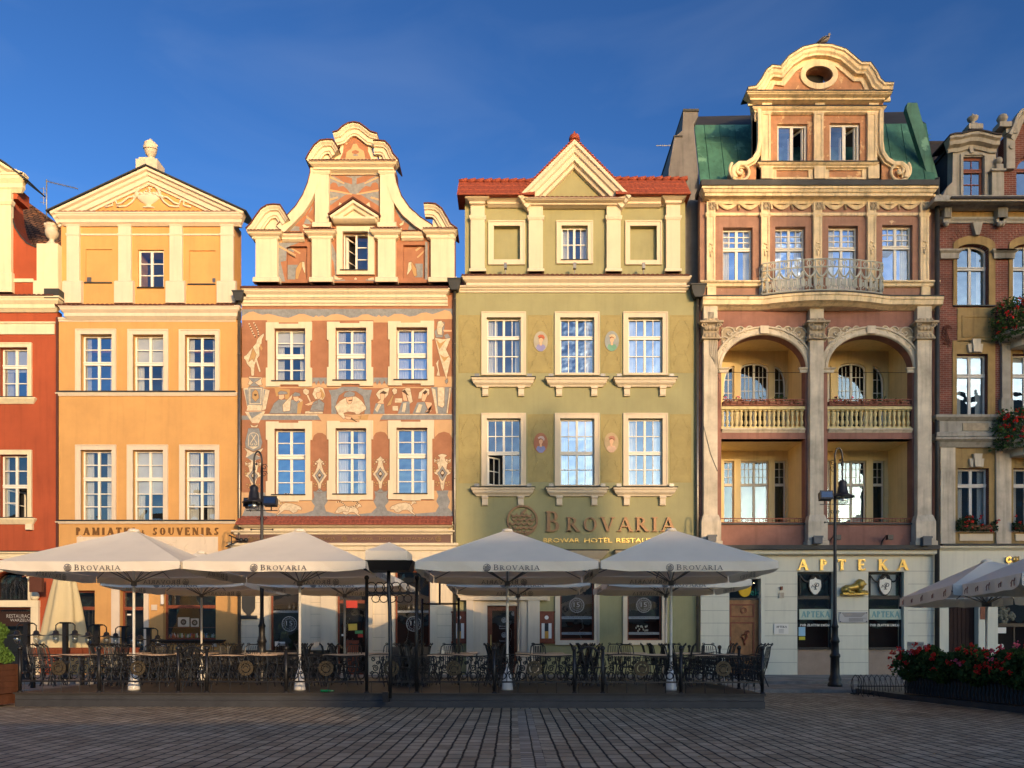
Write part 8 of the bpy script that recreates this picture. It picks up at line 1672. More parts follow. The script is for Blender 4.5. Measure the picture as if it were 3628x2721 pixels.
# closed parasol
t = thing('closed_parasol', 'furled cream parasol hanging in deep folds before the red and orange houses', 'parasol', (-16.1, 27.5, .2)); c = MB(); n = 48; rows = []
for i in range(15):
    f = i/14; z = 4.3 - 3.35*f; r0 = .16 + .66*f**.8; rows.append([c.pt(((r0*(1+.16*math.sin(7*a+f*2)*f**.3))*math.cos(a), (r0*(1+.16*math.sin(7*a+f*2)*f**.3))*math.sin(a)*.8, z + .1*math.sin(3.5*a)*f)) for a in [2*math.pi*j/n for j in range(n)]])
for r0, r1 in zip(rows, rows[1:]):
    for j in range(n): c.face((r0[j], r0[(j+1) % n], r1[(j+1) % n], r1[j]), True)
c.build('canopy', cloth_mat('yellow_canvas', (.78, .66, .38), .2), t); c = MB(); c.tube([(0, 0, 0), (0, 0, 4.4)], .04, 8); c.build('pole', UPOLE, t)
# ================================================================== wrought iron fence
FG = 'wrought iron fence panels round the terrace'
MED = mat('bronze_medallion', (.085, .066, .038), rough=.5, metal=.3, var=.25, bump=.2)
def spiral(c, x, y, z, r, sg, turns=1.5, a0=0, n=12, th=.014):
    c.tube([(x + sg*r*(1-.8*t)*math.cos(a0+turns*6.28*t), y, z + r*(1-.8*t)*math.sin(a0+turns*6.28*t)) for t in [k/n for k in range(n+1)]], th, 4)
def panel(label, xa, ya_, xb, yb_, meds=(.5,), arch=False, seed=0):
    L_ = math.hypot(xb-xa, yb_-ya_); t = thing('iron_fence', label, 'fence', (xa, ya_, ZT), math.atan2(yb_-ya_, xb-xa), FG); c = MB(); H = .93
    c.box(.03, L_-.03, -.012, .012, .25, .29); c.build('bottom_rail', IRON, t); c = MB()
    if arch: c.tube([(.03+(L_-.06)*k/14, 0, H+.04+.16*math.sin(math.pi*k/14)) for k in range(15)], .03, 6)
    else: c.tube([(.03+(L_-.06)*k/20, 0, H-.01+.025*math.sin(math.pi*2*k/20)) for k in range(21)], .012, 5); c.box(.03, L_-.03, -.008, .008, H-.06, H-.045)
    c.build('top_rail', IRON, t); c = MB(); x = .08; k = 0
    while x < L_-.1:
        md = min([abs(x-m*L_) for m in meds] or [9])
        spiral(c, x+.06, 0, .82, .06, 1, 1.3, 1.0); spiral(c, x+.16, 0, .74, .05, -1, 1.3, 2.0)
        if md > .2: spiral(c, x+.1, 0, .60, .085, 1 if k % 2 else -1, 1.6, .5); 
        c.tube([(x+.1+.085*math.cos(a), 0, .42+.085*math.sin(a)) for a in [j*.7854 for j in range(9)]], .015, 4)
        spiral(c, x+.02, 0, .5, .05, 1, 1.2, 3); c.tube([(x+.2, 0, .29), (x+.2, 0, .5), (x+.24, 0, .68), (x+.2, 0, .88)], .013, 4)
        if k % 2 == 0: c.tube([(x, 0, 0), (x, 0, .25)], .009, 4)
        x += .235; k += 1
    c.build('scrollwork', IRON, t)
    for m in meds:
        x = m*L_; z = .60; c = MB(); ring(c, x, z, .12, .185, -.02, .02, n=24); ring(c, x, z, .001, .095, -.025, .015, n=20); c.build('medallion', MED, t)
        c = MB()
        for j in range(14): a = j*6.283/14; c.ball((x+.155*math.cos(a), -.045, z+.155*math.sin(a)), .011, 5, 3)
        c.tube([(x+.06*math.cos(a), -.045, z+.055*math.sin(a)) for a in [j*.7 for j in range(6)]], .01, 4); c.build('medallion_relief', IRON, t)
def post(label, x, y, h=1.05, r=.035):
    t = thing('fence_post', label, 'fence post', (x, y, ZT), 0, 'black posts of the terrace fence'); c = MB(); c.tube([(0, 0, 0), (0, 0, h)], r, 8); c.lathe(0, 0, [(.07, 0), (.065, .02), (r, .04)], 10); c.build('shaft', IRON, t); c = MB(); c.ball((0, 0, h+.04), .062, 10, 7); c.build('ball', IRON, t)
FX = lambda s_: (s_-1814)*19.15/F
FYv = lambda x: fy(x)+.12
ps = [(68, 'first'), (350, 'second'), (632, 'third'), (733, 'fourth'), (1014, 'fifth'), (1300, 'tall'), (1477, 'tall2'), (1751, 'sixth'), (2034, 'seventh'), (2134, 'eighth'), (2410, 'ninth'), (2697, 'last')]
nm = {'tall': 'tall black gate post left of the curved lamp pole', 'tall2': 'tall black gate post right of the curved lamp pole'}
xs_ = []
for i, (sx_, n_) in enumerate(ps):
    X_ = (sx_-1814)*(19.0-.5*sx_/2700)/F; Y_ = FYv(X_); xs_.append((X_, Y_)); tall = n_.startswith('tall')
    post(nm.get(n_, '%s low ball-topped post of the front fence from the left' % n_), X_, Y_, 2.78 if tall else 1.05, .042)
meds = {0: (.5,), 1: (.5,), 2: (), 3: (.5,), 4: (.5,), 5: (.5,), 6: (.48,), 7: (.5,), 8: (), 9: (.5,), 10: (.52,)}
ordn = ['first', 'second', 'narrow arched gate left, third', 'fourth', 'fifth', 'gateway', 'seventh', 'eighth', 'narrow arched gate right, ninth', 'tenth', 'last']
for i in range(11):
    (xa, y0), (xb, y1) = xs_[i], xs_[i+1]; panel('%s scrollwork panel of the front fence counted from the left' % ordn[i], xa+.03, y0, xb-.03, y1, meds[i], arch=i in (2, 8))
xe = PX1-.1
for k in range(4):
    y0 = xs_[-1][1] + k*1.9; panel('%s scrollwork panel of the side fence at the right end' % ('nearest', 'second', 'third', 'farthest')[k], xs_[-1][0], y0+.03, xs_[-1][0], y0+1.87, (), seed=k); post('%s post of the side fence at the right end' % ('second', 'third', 'fourth', 'last')[k], xs_[-1][0], y0+1.9)
# scrolled arch between the tall posts
(xa, y0), (xb, y1) = xs_[5], xs_[6]; t = thing('gate_arch', 'band of iron rings between the two tall gate posts', 'gate arch', ((xa+xb)/2, y0, 2.75)); c = MB(Matrix.Translation((-(xa+xb)/2, -y0, -2.75)))
for k in range(6): x = xa+.12+(xb-xa-.24)*k/5; c.tube([(x+.13*math.cos(a), y0, 2.93+.13*math.sin(a)) for a in [j*.628 for j in range(11)]], .012, 4); c.tube([(x+.1+.1*math.cos(a), y0, 2.66+.1*math.sin(a)) for a in [j*.7854 for j in range(9)]], .012, 4) if k < 5 else None
c.build('rings', IRON, t); c = MB(Matrix.Translation((-(xa+xb)/2, -y0, -2.75))); c.box(xa+.05, xb-.05, y0-.02, y0+.02, 2.76, 2.82); c.build('bar', IRON, t)
# heater on curved pole with its cover
hy = 18.3; HX = lambda s_: (s_-1814)*hy/F; HZ = lambda s_: 1.6+(HY-s_)*hy/F
t = thing('gas_heater', 'black trapezoid lamp hood under a cream pyramid cover on a curved pole', 'heater', (HX(1385), hy, 0)); off = Matrix.Translation((-HX(1385), -hy, 0))
c = MB(off); c.tube([(HX(1388), hy-.25, HZ(2470)), (HX(1388), hy-.2, HZ(2300)), (HX(1383), hy-.1, HZ(2150)), (HX(1377), hy, HZ(2080)), (HX(1377), hy, HZ(2020))], .045, 10); c.build('pole', IRON, t)
c = MB(off); c.box(HX(1365), HX(1385), hy-.4, hy-.1, .18, .42); c.build('foot', IRON, t)
c = MB(off); x0, x1, x2, x3 = HX(1278), HX(1472), HX(1455), HX(1300); z1_, z0_ = HZ(1992), HZ(2024); P4 = [[c.pt((x, y, z)) for x, y in ((a, hy-d), (b, hy-d), (b, hy+d), (a, hy+d))] for a, b, z, d in ((x3, x2, z0_, .35), (x0, x1, z1_, .5))]
c.face(P4[0][::-1]); c.face(P4[1]); [c.face((P4[0][k], P4[0][(k+1) % 4], P4[1][(k+1) % 4], P4[1][k])) for k in range(4)]; c.build('lamp_hood', IRON, t)
c = MB(off); x0, x1 = HX(1307), HX(1452); z0_, z1_ = HZ(1990), HZ(1958); B_ = [[c.pt((x, y, z)) for x, y in ((x0, hy-.45), (x1, hy-.45), (x1, hy+.45), (x0, hy+.45))] for z in (z0_, z1_)]; k_ = c.pt(((x0+x1)/2, hy, HZ(1920)))
for k in range(4): c.face((B_[0][k], B_[0][(k+1) % 4], B_[1][(k+1) % 4], B_[1][k])); c.face((B_[1][k], B_[1][(k+1) % 4], k_))
c.build('cover', CANV, t)
# patio heater frame behind
t = thing('heater_frame', 'black tubular frame with a hanging rod behind the fence left of the restaurant door', 'frame', (-2.1, 22, ZT)); k22 = 22/F
Q = lambda s_: (s_-1814)*k22+2.1; Zq = lambda v: 1.6+(HY-v)*k22-ZT
c = MB(); c.tube([(Q(1496), 0, 0), (Q(1496), 0, Zq(2120)), (Q(1497), 0, Zq(2139))], .035, 8); c.tube([(Q(1625), 0, 0), (Q(1625), 0, Zq(2124))], .035, 8); c.ball((Q(1625), 0, Zq(2122)), .05, 8, 6); c.build('uprights', IRON, t)
c = MB(); c.tube([(Q(1496), 0, Zq(2139)), (Q(1625), 0, Zq(2139))], .03, 6); c.tube([(Q(1558), 0, Zq(2139)), (Q(1558), 0, Zq(2060))], .03, 6); c.build('crossbar', IRON, t)
# ================================================================== tables and chairs
TOP = mat('table_top_pale', (.45, .34, .26), rough=.35, var=.1, bump=0); 
def mk_table(w_, label):
    t = thing('cafe_table', label, 'table', (0, 0, 0), 0, 'long tables on the terrace'); c = MB(); c.box(-w_/2, w_/2, -.4, .4, .86, .9); c.build('table_top', TOP, t)
    for sx_ in (-1, 1):
        for sy_ in (-1, 1): c = MB(); c.tube([(sx_*(w_/2-.12), sy_*.3, .86), (sx_*(w_/2-.2), sy_*.25, .5), (sx_*(w_/2-.08), sy_*.33, 0)], .018, 5); c.build('leg', IRON, t)
    return t
def mk_chair(label):
    t = thing('iron_chair', label, 'chair', (0, 0, 0), 0, 'wrought iron chairs on the terrace'); c = MB(); c.lathe(0, 0, [(.22, .5), (.23, .52), (.2, .535)], 14); c.build('seat', IRON, t); c = MB()
    c.tube([(-.2, .18, .5), (-.23, .25, .85), (-.2, .3, 1.1), (-.13, .36, 1.17), (0, .38, 1.17), (.13, .36, 1.17), (.2, .3, 1.1), (.23, .25, .85), (.2, .18, .5)], .018, 5)
    for x in (-.12, -.06, 0, .06, .12): c.tube([(x, .2, .53), (x, .26, .85), (x, .34, 1.12)], .011, 4)
    for sg in (-1, 1): spiral(c, sg*.13, .38, 1.17, .05, sg, 1.1, 0, 8, .012)
    c.build('backrest', IRON, t)
    for sx_ in (-1, 1):
        for sy_ in (-1, 1): c = MB(); c.tube([(sx_*.18, sy_*.16, .5), (sx_*.15, sy_*.13, .3), (sx_*.24, sy_*.22, 0)], .016, 5); c.build('leg', IRON, t)
    for sx_ in (-1, 1): c = MB(); c.tube([(sx_*.2, .24, .78), (sx_*.26, .05, .8), (sx_*.26, -.12, .76), (sx_*.22, -.16, .6), (sx_*.2, -.1, .52)], .011, 5); c.build('armrest', IRON, t)
    return t
tabs = [(209, 346), (475, 612), (740, 998), (1156, 1378), (1519, 1682), (1828, 2022), (2161, 2351), (2450, 2613)]
tn = ['by the lantern posts', 'right of the leftmost pole', 'before the painted house', 'behind the tall gate posts', 'by the restaurant door', 'before the left badge window', 'before the right badge window', 'near the pharmacy door']
ch0 = None; kk = 0; proto = {}
base_t = mk_table(2.0, 'pale topped iron table ' + tn[0]); used = False; bch = None
for i, (a, b) in enumerate(tabs):
    for row, Y_ in enumerate((21.6, 24.6)):
        w_ = (b-a)*21.6/F; cx = ((a+b)/2-1814)*(21.6 if row == 0 else 21.6)/F; lab = 'pale topped iron table %s, %s row' % (tn[i], 'front' if row == 0 else 'back')
        if not used: base_t.location = (cx, Y_, ZT); base_t['label'] = lab; base_t.scale = (w_/2, 1, 1); used = True
        else: dup(base_t, (cx, Y_, ZT), 0, lab, (w_/2, 1, 1))
        rn = random.Random(i*7+row); spots = []
        for q in range(3): spots.append((cx-w_/2-.28-.24*q*(q < 2)+.0, Y_+rn.uniform(-.2, .2)+.1*q, R(90)+rn.uniform(-.2, .2), 'left'))
        for q in range(2): spots.append((cx+w_/2+.28+.22*q, Y_+rn.uniform(-.25, .25), R(-90)+rn.uniform(-.2, .2), 'right'))
        spots.append((cx+rn.uniform(-.3, .3), Y_+.62, rn.uniform(-.2, .2), 'behind'))
        for (x, y, r_, sd) in spots:
            kk += 1; lb = 'iron chair %s the %s-row table %s' % ({'left': 'left of', 'right': 'right of', 'behind': 'behind'}[sd], 'front' if row == 0 else 'back', tn[i])
            key = (i, row, sd); n_ = proto.get(key, 0); proto[key] = n_+1
            if sd != 'behind': lb = ('nearest ', 'second ', 'outermost ')[n_] + lb
            if bch is None: bch = mk_chair(lb); bch.location = (x, y, ZT); bch.rotation_euler = (0, 0, r_)
            else: dup(bch, (x, y, ZT), r_, lb)
t = thing('grey_cover', 'grey covered serving station among the chairs behind the gateway', 'cover', (-3.1, 22.9, ZT)); c = MB(); c.box(-.5, .6, -.3, .3, .1, 1.1); c.build('cover_cloth', mat('grey_tarpaulin', (.09, .08, .075), var=.3, scale=3, bump=.6, bscale=5), t)
c = MB(); c.box(-.45, .55, -.25, .25, 0, .1); c.build('base', IRON, t)
t = thing('beer_bottle', 'green glass bottle lying on the terrace deck behind the fence', 'bottle', (-4.55, 18.95, ZT+.035)); c = MB(Matrix.Rotation(R(90), 4, 'Y')); c.lathe(0, 0, [(.02, -.2), (.035, -.19), (.035, 0), (.014, .07), (.014, .14)], 10); c.build('glass_body', mat('green_glass', (.01, .18, .06), rough=.1, bump=0, spec=.8), t)
t = thing('condiment_bottle', 'small ivory sauce bottle on the table left of the restaurant door', 'bottle', (-1.95, 21.5, ZT+.9)); c = MB(); c.lathe(0, 0, [(.04, 0), (.045, .05), (.04, .1), (.015, .13), (.012, .17)], 10); c.build('bottle_body', WHITE, t)
# ================================================================== lantern posts on the left terrace
def lantern(x, y, zb, label, h=1.15):
    t = thing('lantern_post', label, 'lantern', (x, y, zb), 0, 'double arm lanterns of the left terrace'); c = MB(); c.box(-.065, .065, -.065, .065, 0, h); c.box(-.13, .13, -.1, .1, h-.0, h+.05); c.box(-.16, .16, -.13, .13, 0, .2); c.build('post', IRON, t)
    for sg in (-1, 1):
        c = MB(); c.tube([(sg*.1, 0, h+.02), (sg*.22, 0, h+.02), (sg*.3, 0, h-.05), (sg*.3, 0, h-.22)], .018, 6); a_ = c.build('arm', IRON, t)
        c = MB(); c.lathe(sg*.3, 0, [(.27, h-.37), (.12, h-.33), (.085, h-.3), (.08, h-.24), (.03, h-.2)], 14); c.build('shade', IRON, a_)
        c = MB(); c.lathe(sg*.3, 0, [(.02, h-.62), (.07, h-.58), (.09, h-.5), (.085, h-.37)], 12); c.build('glass_globe', GLASS, a_); c = MB(); c.ball((sg*.3, 0, h-.46), .035, 8, 6); c.build('bulb', WHITE, a_)
for i, (sx_, v, Y_, lab) in enumerate(((95, 2210, 24, 'double lantern nearest the conifer planter'), (232, 2209, 24, 'double lantern before the furled parasol'), (345, 2216, 25, 'double lantern right of the furled parasol'), (440, 2222, 27, 'double lantern before the orange house door'), (528, 2228, 26, 'double lantern below the souvenir window'))):
    lantern((sx_-1814)*Y_/F, Y_, 1.6+(HY-v)*Y_/F-1.75, lab, 1.75)
t = thing('wood_screen', 'low red-brown wooden barrier behind the left end of the terrace', 'barrier', (-13.5, 24.8, 0)); c = MB()
for k in range(4): c.box(-2.2+k*.9, -1.32+k*.9, -.04, .04, 1.12, 1.36)
c.box(-2.2, 1.4, -.05, .05, 1.362, 1.41); c.build('boards', BRN, t); c = MB(); c.box(-1.0, 7.2, 2.5, 2.56, .15, 1.3); c.build('back_board', DEKF, t); c = MB()  # dark board at the back added to block sun on the house bases
for k in range(3): c.box(-2.1+k*1.6, -2+k*1.6, -.06, .06, 0, 1.12)
c.build('feet', IRON, t)
# ================================================================== conifer planter at the left edge
t = thing('planter', 'brown wooden planter box at the left edge with a conifer in it', 'planter', (-12.95, 18.9, 0)); c = MB()
for k in range(5): c.box(-.75, .45, -.45, .45, .32+k*.145, .46+k*.145)
c.box(.4, .5, -.5, -.4, 0, 1.06); c.box(-.8, -.7, -.5, -.4, 0, 1.06); c.box(-.7, .4, -.44, .44, .05, .3); c.build('box', mat('planter_wood', (.13, .05, .025), var=.3, scale=5, streak=.2, bump=.3), t)
t = thing('thuja', 'bright green clipped conifer growing in the brown planter', 'conifer', (-13.0, 18.95, 1.02)); c = MB(); rn = random.Random(1)
for k in range(9000):
    z = rn.uniform(0, 1.15)**1.0; f = z/1.15; rr = .46*(1-f**2.2)**.5*(.75+.25*math.sin(z*9+rn.uniform(0, .5))) + .06; a = rn.uniform(0, 6.28); q = rn.uniform(.72, 1.05)*(1+.12*math.sin(a*5+z*8)); p = Vector((rr*q*math.cos(a), rr*q*math.sin(a), z + .05)); s_ = rn.uniform(.018, .04)
    u = Vector((rn.gauss(0, .5), rn.gauss(0, .5), 1)).normalized(); v = u.orthogonal().normalized(); v = Matrix.Rotation(rn.uniform(0, 6.28), 3, u) @ v; i = [c.pt(p+u*s_*1.6), c.pt(p+v*s_*.7), c.pt(p-u*s_), c.pt(p-v*s_*.7)]; c.face(i)
c.build('crown', LEAFL, t); c = MB(); c.tube([(0, 0, -.1), (0, 0, .7)], .05, 6); c.build('trunk', BRN, t)
# ================================================================== street lamps
def street_lamp(sx_, ytop, Y, label, side, zb=.1):
    k = Y/F; x = (sx_-1814)*k; t = thing('street_lamp', label, 'street lamp', (x, Y, zb), 0, 'old style lamp posts'); H = 1.6+(HY-ytop)*k - zb; c = MB()
    c.lathe(0, 0, [(.235, 0), (.235, .1), (.19, .16), (.21, .24), (.18, .32), (.15, .4), (.14, .95), (.17, 1.0), (.17, 1.06), (.13, 1.12), (.12, 1.45), (.155, 1.5), (.13, 1.58), (.1, 1.7), (.095, 1.95), (.12, 2.0), (.08, 2.1), (.06, 2.3), (.055, 4.2), (.048, H*.7), (.042, H-.5)], 16)
    c.build('post', IRON, t); c = MB(); s = side; r_ = .125
    c.tube([(0, 0, H-.55)] + [(s*(r_-r_*math.cos(a)), 0, H-.3+.3*math.sin(a)) for a in [math.pi*j/12 for j in range(13)]] + [(s*2*r_, 0, H-.42)], .03, 8); c.ball((s*r_*1.4, 0, H-.4), .04, 8, 6)
    for q in range(2): c.tube([(-s*(.08+.1*(1-.8*tt)*math.cos(tt*8)), 0, H-.5-.22*q+.11*(1-.8*tt)*math.sin(tt*8)) for tt in [j/12 for j in range(13)]], .012, 4)
    c.build('hook', IRON, t); c = MB(); cx = s*2*r_
    c.lathe(cx, 0, [(.02, H-.4), (.045, H-.5), (.05, H-.58), (.025, H-.62), (.025, H-1.05), (.1, H-1.1), (.14, H-1.16), (.125, H-1.26), (.15, H-1.3), (.17, H-1.48), (.22, H-1.56), (.37, H-1.63), (.36, H-1.66), (.18, H-1.6)], 18); c.build('lamp_shade', IRON, t)
    c = MB(); c.lathe(cx, 0, [(.19, H-1.63), (.19, H-1.84), (.08, H-1.9)], 14); c.build('lamp_glass', GLASS, t)
    c = MB(); c.lathe(cx, 0, [(.06, H-1.63), (.065, H-1.72), (.03, H-1.78)], 10); c.build('bulb', WHITE, t)
    c = MB(); c.box(-.5, .5, -.015, .015, H-1.9, H-1.875); c.box(-.34, .34, -.015, .015, H-2.5, H-2.475)
    for sg in (-1, 1): c.ball((sg*.34, 0, H-2.49), .035, 6, 4); spiral(c, sg*.1, 0, H-2.15, .07, sg, 1.2, 0, 10, .01)
    c.build('crossbar', IRON, t)
    for q, sg in enumerate((-.34,) if side > 0 else (.3, -.42)):
        M_ = Matrix.Translation((sg, -.05 + .3*q, H-1.62)) @ Matrix.Rotation(R(-14), 4, 'X')
        c = MB(M_); c.box(-.2, .2, -.11, .11, -.13, .13); c.box(-.22, .22, -.13, -.1, -.15, .15); f = c.build('floodlight', IRON, t)
        c = MB(M_); c.box(-.18, .18, -.14, -.13, -.1, .1); c.build('glass_front', GLASSD, f)
        c = MB(); c.tube([(sg, .0+.3*q, H-1.75), (sg, 0+.15*q, H-1.88)], .02, 5); c.build('lamp_bracket', IRON, t)
    return t
street_lamp(2958, 1587, 25.6, 'black hooked street lamp standing before the pharmacy', 1, zb=.1)
street_lamp(928, 1599, 24.4, 'black hooked street lamp between the parasols before the painted house', -1, zb=.1)
# ================================================================== bicycle racks
def rack(x, y, label):
    t = thing('bicycle_rack', label, 'bicycle rack', (x, y, 0), 0, 'bicycle racks in front of the pharmacy'); c = MB(); c.tube([(0, -.35, .3), (1.95, -.35, .3)], .016, 5); c.tube([(0, .1, .06), (1.95, .1, .06)], .016, 5); c.build('rail', IRON, t); c = MB()
    for k in range(12): xx = .08+k*.16; c.tube([(xx, .1, .0), (xx, .12, .5), (xx+.03, .02, .62), (xx+.05, -.15, .5), (xx+.02, -.35, .3), (xx-.04, -.5, .12), (xx, -.55, 0)], .012, 4)
    c.tube([(0+.16*math.cos(a), -.3, .33+.3*math.sin(a)) for a in [j*.628 for j in range(11)]], .014, 5); c.build('hoops', IRON, t)
rack(10.1, 22.7, 'black iron bicycle rack with looped holders, left of the geranium hedge'); 
# ================================================================== geranium fence at the right
t = thing('geranium_hedge', 'dense row of red geraniums in boxes on a dark fence at the right edge', 'flower boxes', (11.4, 18, 0)); off = Matrix.Translation((-11.4, -18, 0))
HXp = lambda y: 10.95 + .14*(21.3-y)
c = MB(off); rn = random.Random(71)
for _ in range(16000):
    y = rn.uniform(14.4, 21.45); top = 1.33+.09*math.sin(y*4.1)+.07*math.sin(y*9.7)+.05*math.sin(y*23); z = rn.uniform(.62+.1*math.sin(y*5), top); w2 = .36+.08*math.sin(y*7+z*5); x = HXp(y)+rn.uniform(-w2, w2)*math.sqrt(max(.1, 1-((z-1.05)/.5)**2)); end = max(0, (y-21.0)/.45)
    if rn.random() < end: continue
    s_ = .045*rn.uniform(.6, 1.5); n3 = Vector((rn.gauss(-.4, 1), rn.gauss(-.3, 1), rn.gauss(.3, 1))).normalized(); b_ = Matrix.Rotation(rn.uniform(0, 6.28), 3, n3) @ n3.orthogonal().normalized(); d_ = n3.cross(b_); p = Vector((x, y, z)); c.face([c.pt(p+b_*s_), c.pt(p+d_*s_*.8), c.pt(p-b_*s_*.8), c.pt(p-d_*s_*.8)])
c.build('foliage', LEAFM, t)
for m_, n_, sd, nm_ in ((PETR, 80, 5, 'blossoms'), (PETP, 12, 6, 'pink_blossoms')):
    c = MB(off); rn = random.Random(sd)
    for _ in range(n_):
        y = rn.uniform(14.6, 21.5); z = .8+.75*rn.random()**.7; x = HXp(y)-.33*math.sqrt(max(.05, 1-((z-1.0)/.62)**2))-rn.uniform(-.03, .08)
        for k in range(10): c.ball((x+rn.gauss(0, .03), y+rn.gauss(0, .032), z+rn.gauss(0, .028)), .022, 5, 3)
    c.build(nm_, m_, t)
c = MB(off)
for z in (.16, .62): c.tube([(HXp(y), y, z) for y in (14.4, 21.3)], .02, 4)
for k in range(56): y = 21.25-k*.12; c.tube([(HXp(y), y, .14), (HXp(y), y+.06, .4), (HXp(y), y, .66)], .013, 4); c.tube([(HXp(y), y+.06, .14), (HXp(y), y, .4), (HXp(y), y+.06, .66)], .013, 4)
c.build('fence', IRON, t)
c = MB(off); i = [c.pt((HXp(y)+dx, y, z)) for z in (.15, .8) for y, dx in ((14.3, .06), (21.3, .06), (21.3, .4), (14.3, .4))]  # dark box added behind the fence to block light through it
for f in ((0, 1, 2, 3), (4, 5, 6, 7), (0, 1, 5, 4), (1, 2, 6, 5), (2, 3, 7, 6), (3, 0, 4, 7)): c.face([i[k] for k in f])
c.build('trough', DEKF, t)
c = MB(off)
i = [c.pt(p) for p in ((HXp(14.2)-.15, 14.2, 0), (20, 14.2, 0), (20, 24, 0), (HXp(21.4)-.15, 24, 0), (HXp(21.4)-.15, 21.4, 0), (HXp(14.2)-.15, 14.2, .14), (20, 14.2, .14), (20, 24, .14), (HXp(21.4)-.15, 24, .14), (HXp(21.4)-.15, 21.4, .14))]
for f in ((5, 6, 7, 8, 9), (0, 1, 6, 5), (0, 5, 9, 4), (4, 9, 8, 3), (2, 3, 8, 7), (1, 2, 7, 6)): c.face([i[k] for k in f])
c.build('platform', DEKF, t)
t = thing('info_board', 'small grey notice board standing behind the left end of the geraniums', 'notice board', (12.05, 25, 0)); k25 = 25/F; c = MB(); x0, x1 = (3216-1814)*k25-12.05, (3273-1814)*k25-12.05; c.box(x0, x1, 0, .04, 1.6+(HY-2310)*k25, 1.6+(HY-2273)*k25); c.build('board', mat('grey_board', (.36, .36, .38), rough=.5, bump=0), t)
c = MB(); sans(c, 'SAMOOBSŁUGA', x0+.03, 1.6-14*k25, .05, -.001, width=x1-x0-.06); sans(c, 'TYLKO NAPOJE', x0+.06, 1.6-22*k25, .045, -.001, width=x1-x0-.12); c.build('lettering', IRON, t); c = MB(); c.tube([((x0+x1)/2, .02, 0), ((x0+x1)/2, .02, 1.3)], .02, 6); c.build('stand', IRON, t)
# pigeon on the gable
t = thing('pigeon', 'grey pigeon perched on top of the brown curved gable', 'bird', (B1.X(940, YF-.1), YF-.1, B1.Z(94, YF-.1)-.02)); c = MB(); c.tube([(-.3, 0, .06), (-.18, 0, .12), (-.02, 0, .2), (.12, 0, .24), (.2, 0, .3), (.24, 0, .38), (.24, 0, .43)], [.02, .06, .12, .13, .08, .05, .05], 10); c.ball((.25, 0, .43), .06, 10, 8); c.lathe(.31, 0, [(.001, .42), (.012, .43), (.001, .44)], 5); c.build('body', mat('pigeon_grey', (.16, .15, .15), var=.3, bump=0), t)
c = MB(); c.tube([(.2, -.1, .27), (0, -.13, .2), (-.2, -.05, .08), (-.36, 0, .04)], [.03, .05, .035, .01], 6); c.tube([(.2, .1, .27), (0, .13, .2), (-.2, .05, .08), (-.36, 0, .04)], [.03, .05, .035, .01], 6); c.build('wings', IRON, t)
t = thing('roof_antenna', 'small comb antenna jutting left from the grey fire wall', 'antenna', (B1.X(60, 37), 37, B1.Z(690, 37))); c = MB(); c.tube([(0, 0, 0), (-.85, 0, 0)], .02, 5)
for k in range(7): c.tube([(-.1-k*.11, 0, -.04), (-.1-k*.11, 0, .08)], .008, 4)
c.build('boom', AN, t)

c = MB(); rn = random.Random(12)
for k in range(260):
    x = rn.uniform(-11, 11); y = 18.3-abs(rn.gauss(0, .25)) if k < 170 and x < 5.8 else rn.uniform(10, 18); s_ = rn.uniform(.012, .035); a = rn.uniform(0, 6.28); u = Vector((math.cos(a), math.sin(a), rn.uniform(-.1, .3))); v = Vector((-math.sin(a), math.cos(a), rn.uniform(-.1, .2))); p = Vector((x, y, .016)); c.face([c.pt(p+u*s_), c.pt(p+v*s_*.6), c.pt(p-u*s_), c.pt(p-v*s_*.6)])
tag(c.build('leaf_litter', mat('dry_leaf', (.42, .28, .12), var=.5, scale=9, bump=0)), 'scattered dry leaves and crumbs on the cobbles along the terrace edge', 'litter', kind='stuff')
# ================================================================== the far side of the square, behind the viewpoint
BW = mat('far_house_plaster', (.34, .27, .2), var=.2, bump=0); BW2 = mat('far_house_grey', (.25, .22, .19), var=.2, bump=0)
def far_house(label, x0, x1, y, h, rise, m, depth=12, name='far_house', tower=False):
    L = Vector(((x0+x1)/2, y-depth/2, 0)); t = thing(name, label, 'house', L, 0, 'buildings across the square'); off = Matrix.Translation(-L)
    c = MB(off); c.box(x0, x1, y-depth, y, 0, h); c.build('wall', m, t)
    c = MB(off); A = [c.pt(p) for p in ((x0-.2, y+.3, h), (x1+.2, y+.3, h), (x1+.2, y-depth/2, h+rise), (x0-.2, y-depth/2, h+rise), (x1+.2, y-depth-.3, h), (x0-.2, y-depth-.3, h))]
    if tower: k = c.pt(((x0+x1)/2, y-depth/2, h+rise)); c.face((A[0], A[1], k)); c.face((A[1], A[4], k)); c.face((A[4], A[5], k)); c.face((A[5], A[0], k)); c.face((A[0], A[5], A[4], A[1]))
    else: c.face((A[0], A[1], A[2], A[3])); c.face((A[3], A[2], A[4], A[5])); c.face((A[1], A[4], A[2])); c.face((A[0], A[3], A[5])); c.face((A[0], A[5], A[4], A[1]))
    c.build('roof', TILED, t)
    c = MB(off); n = max(2, int((x1-x0)/3)); st_ = max(1, int(h/4))
    for i in range(n):
        for j in range(st_): xx = x0 + (x1-x0)*(i+.5)/n; zz = 2+j*4; c.box(xx-.55, xx+.55, y-.02, y+.05, zz, zz+1.9)
    c.build('windows', GLASSD, t)
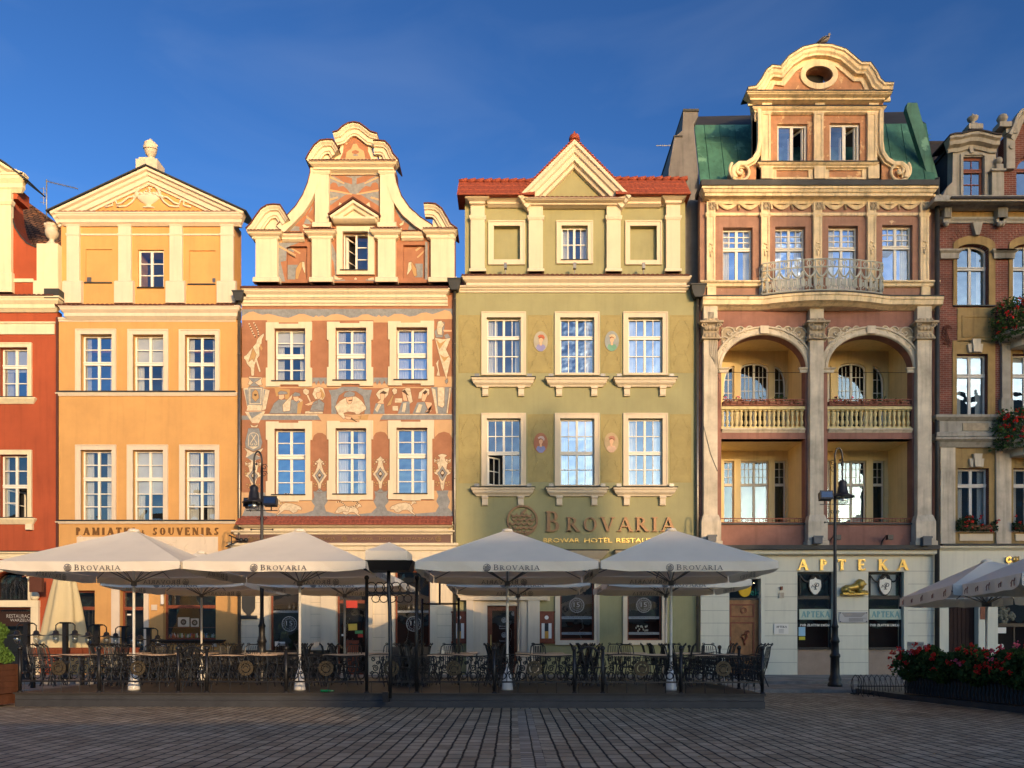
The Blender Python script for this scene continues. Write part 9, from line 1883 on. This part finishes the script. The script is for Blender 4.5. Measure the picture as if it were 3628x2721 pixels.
for i, (a, b, h, rs, m, nm) in enumerate(((-92, -70, 17, 4, BW, 'wide beige'), (-69.8, -48, 15, 5, BW2, 'grey'), (-47.8, -28, 18, 4, BW, 'tall beige'), (-27.8, -8, 15, 5, BW2, 'narrow grey'), (-7.8, 16, 17, 3.5, BW, 'long beige'))):
    far_house('%s townhouse with a brown roof on the far side of the square' % nm, a, b, -45, h, rs, m)
for i, (a, b) in enumerate(((16.2, 31), (31.2, 47))): far_house('%s added plain grey house left of the merchant houses across the square' % ('first', 'second')[i], a, b, -77.5, 12.5, 2.5, BW2)  # added to close a bright horizon gap in the window reflections
def sil(label, fx0, fx1, fz, rise=0, depth=8, m=BW, y=-77.5, name='far_house', tower=False):  # unseen buildings, outlines shaped by the shadow they should cast
    far_house(label, fx0+55, fx1+55, y, fz+19.25, rise, m, depth, name, tower)
sil('low merchant house beside the town hall across the square', -7.6, .3, 2.1)
sil('slender clock tower with a pointed roof across the square', .45, 4.0, 9.4, 2.6, 4, BW2, name='far_tower', tower=True)
sil('merchant house with a shallow roof right of the clock tower', 4.1, 11.5, 5.3, .6, 8)
for q, (f0, f1, fz) in enumerate(((11.55, 13.6, 5.6), (13.65, 15.2, 7.2), (15.25, 16.7, 9.5), (16.75, 17.9, 12), (17.95, 18.7, 15.5), (18.75, 19.3, 19.5))):  # unseen steps added to give the facade shadow a sloping edge
    sil('%s step of an unseen stepped block shaped for its sloping shadow' % ('lowest', 'second', 'third', 'fourth', 'fifth', 'topmost')[q], f0, f1, fz)
sil('massive unseen town hall tower block sized to shade the brick house', 19.35, 46, 28, 0, 16, BW2, name='far_tower')  # height and width set to shade the whole brick house
for i, (a, b, lab) in enumerate(((-16, 3.8, 'long unseen flat-roofed shadow block behind the viewpoint'), (4.0, 24, 'second unseen flat-roofed shadow block behind the viewpoint'), (24.2, 60, 'third unseen flat-roofed shadow block behind the viewpoint'))):  # added unseen low blocks that keep the nearest cobbles in shadow
    L = Vector(((a+b)/2, -6, 0)); t = thing('shadow_block', lab, 'shadow block', L, 0, 'shadow blocks behind the viewpoint'); off = Matrix.Translation(-L)
    c = MB(off); c.box(a, b, -9, -5, 0, 3.3); c.build('block_body', BRN, t); c = MB(off); c.box(a-.1, b+.1, -9.3, -4.7, 3.302, 3.42); c.build('block_roof', LEAD, t)
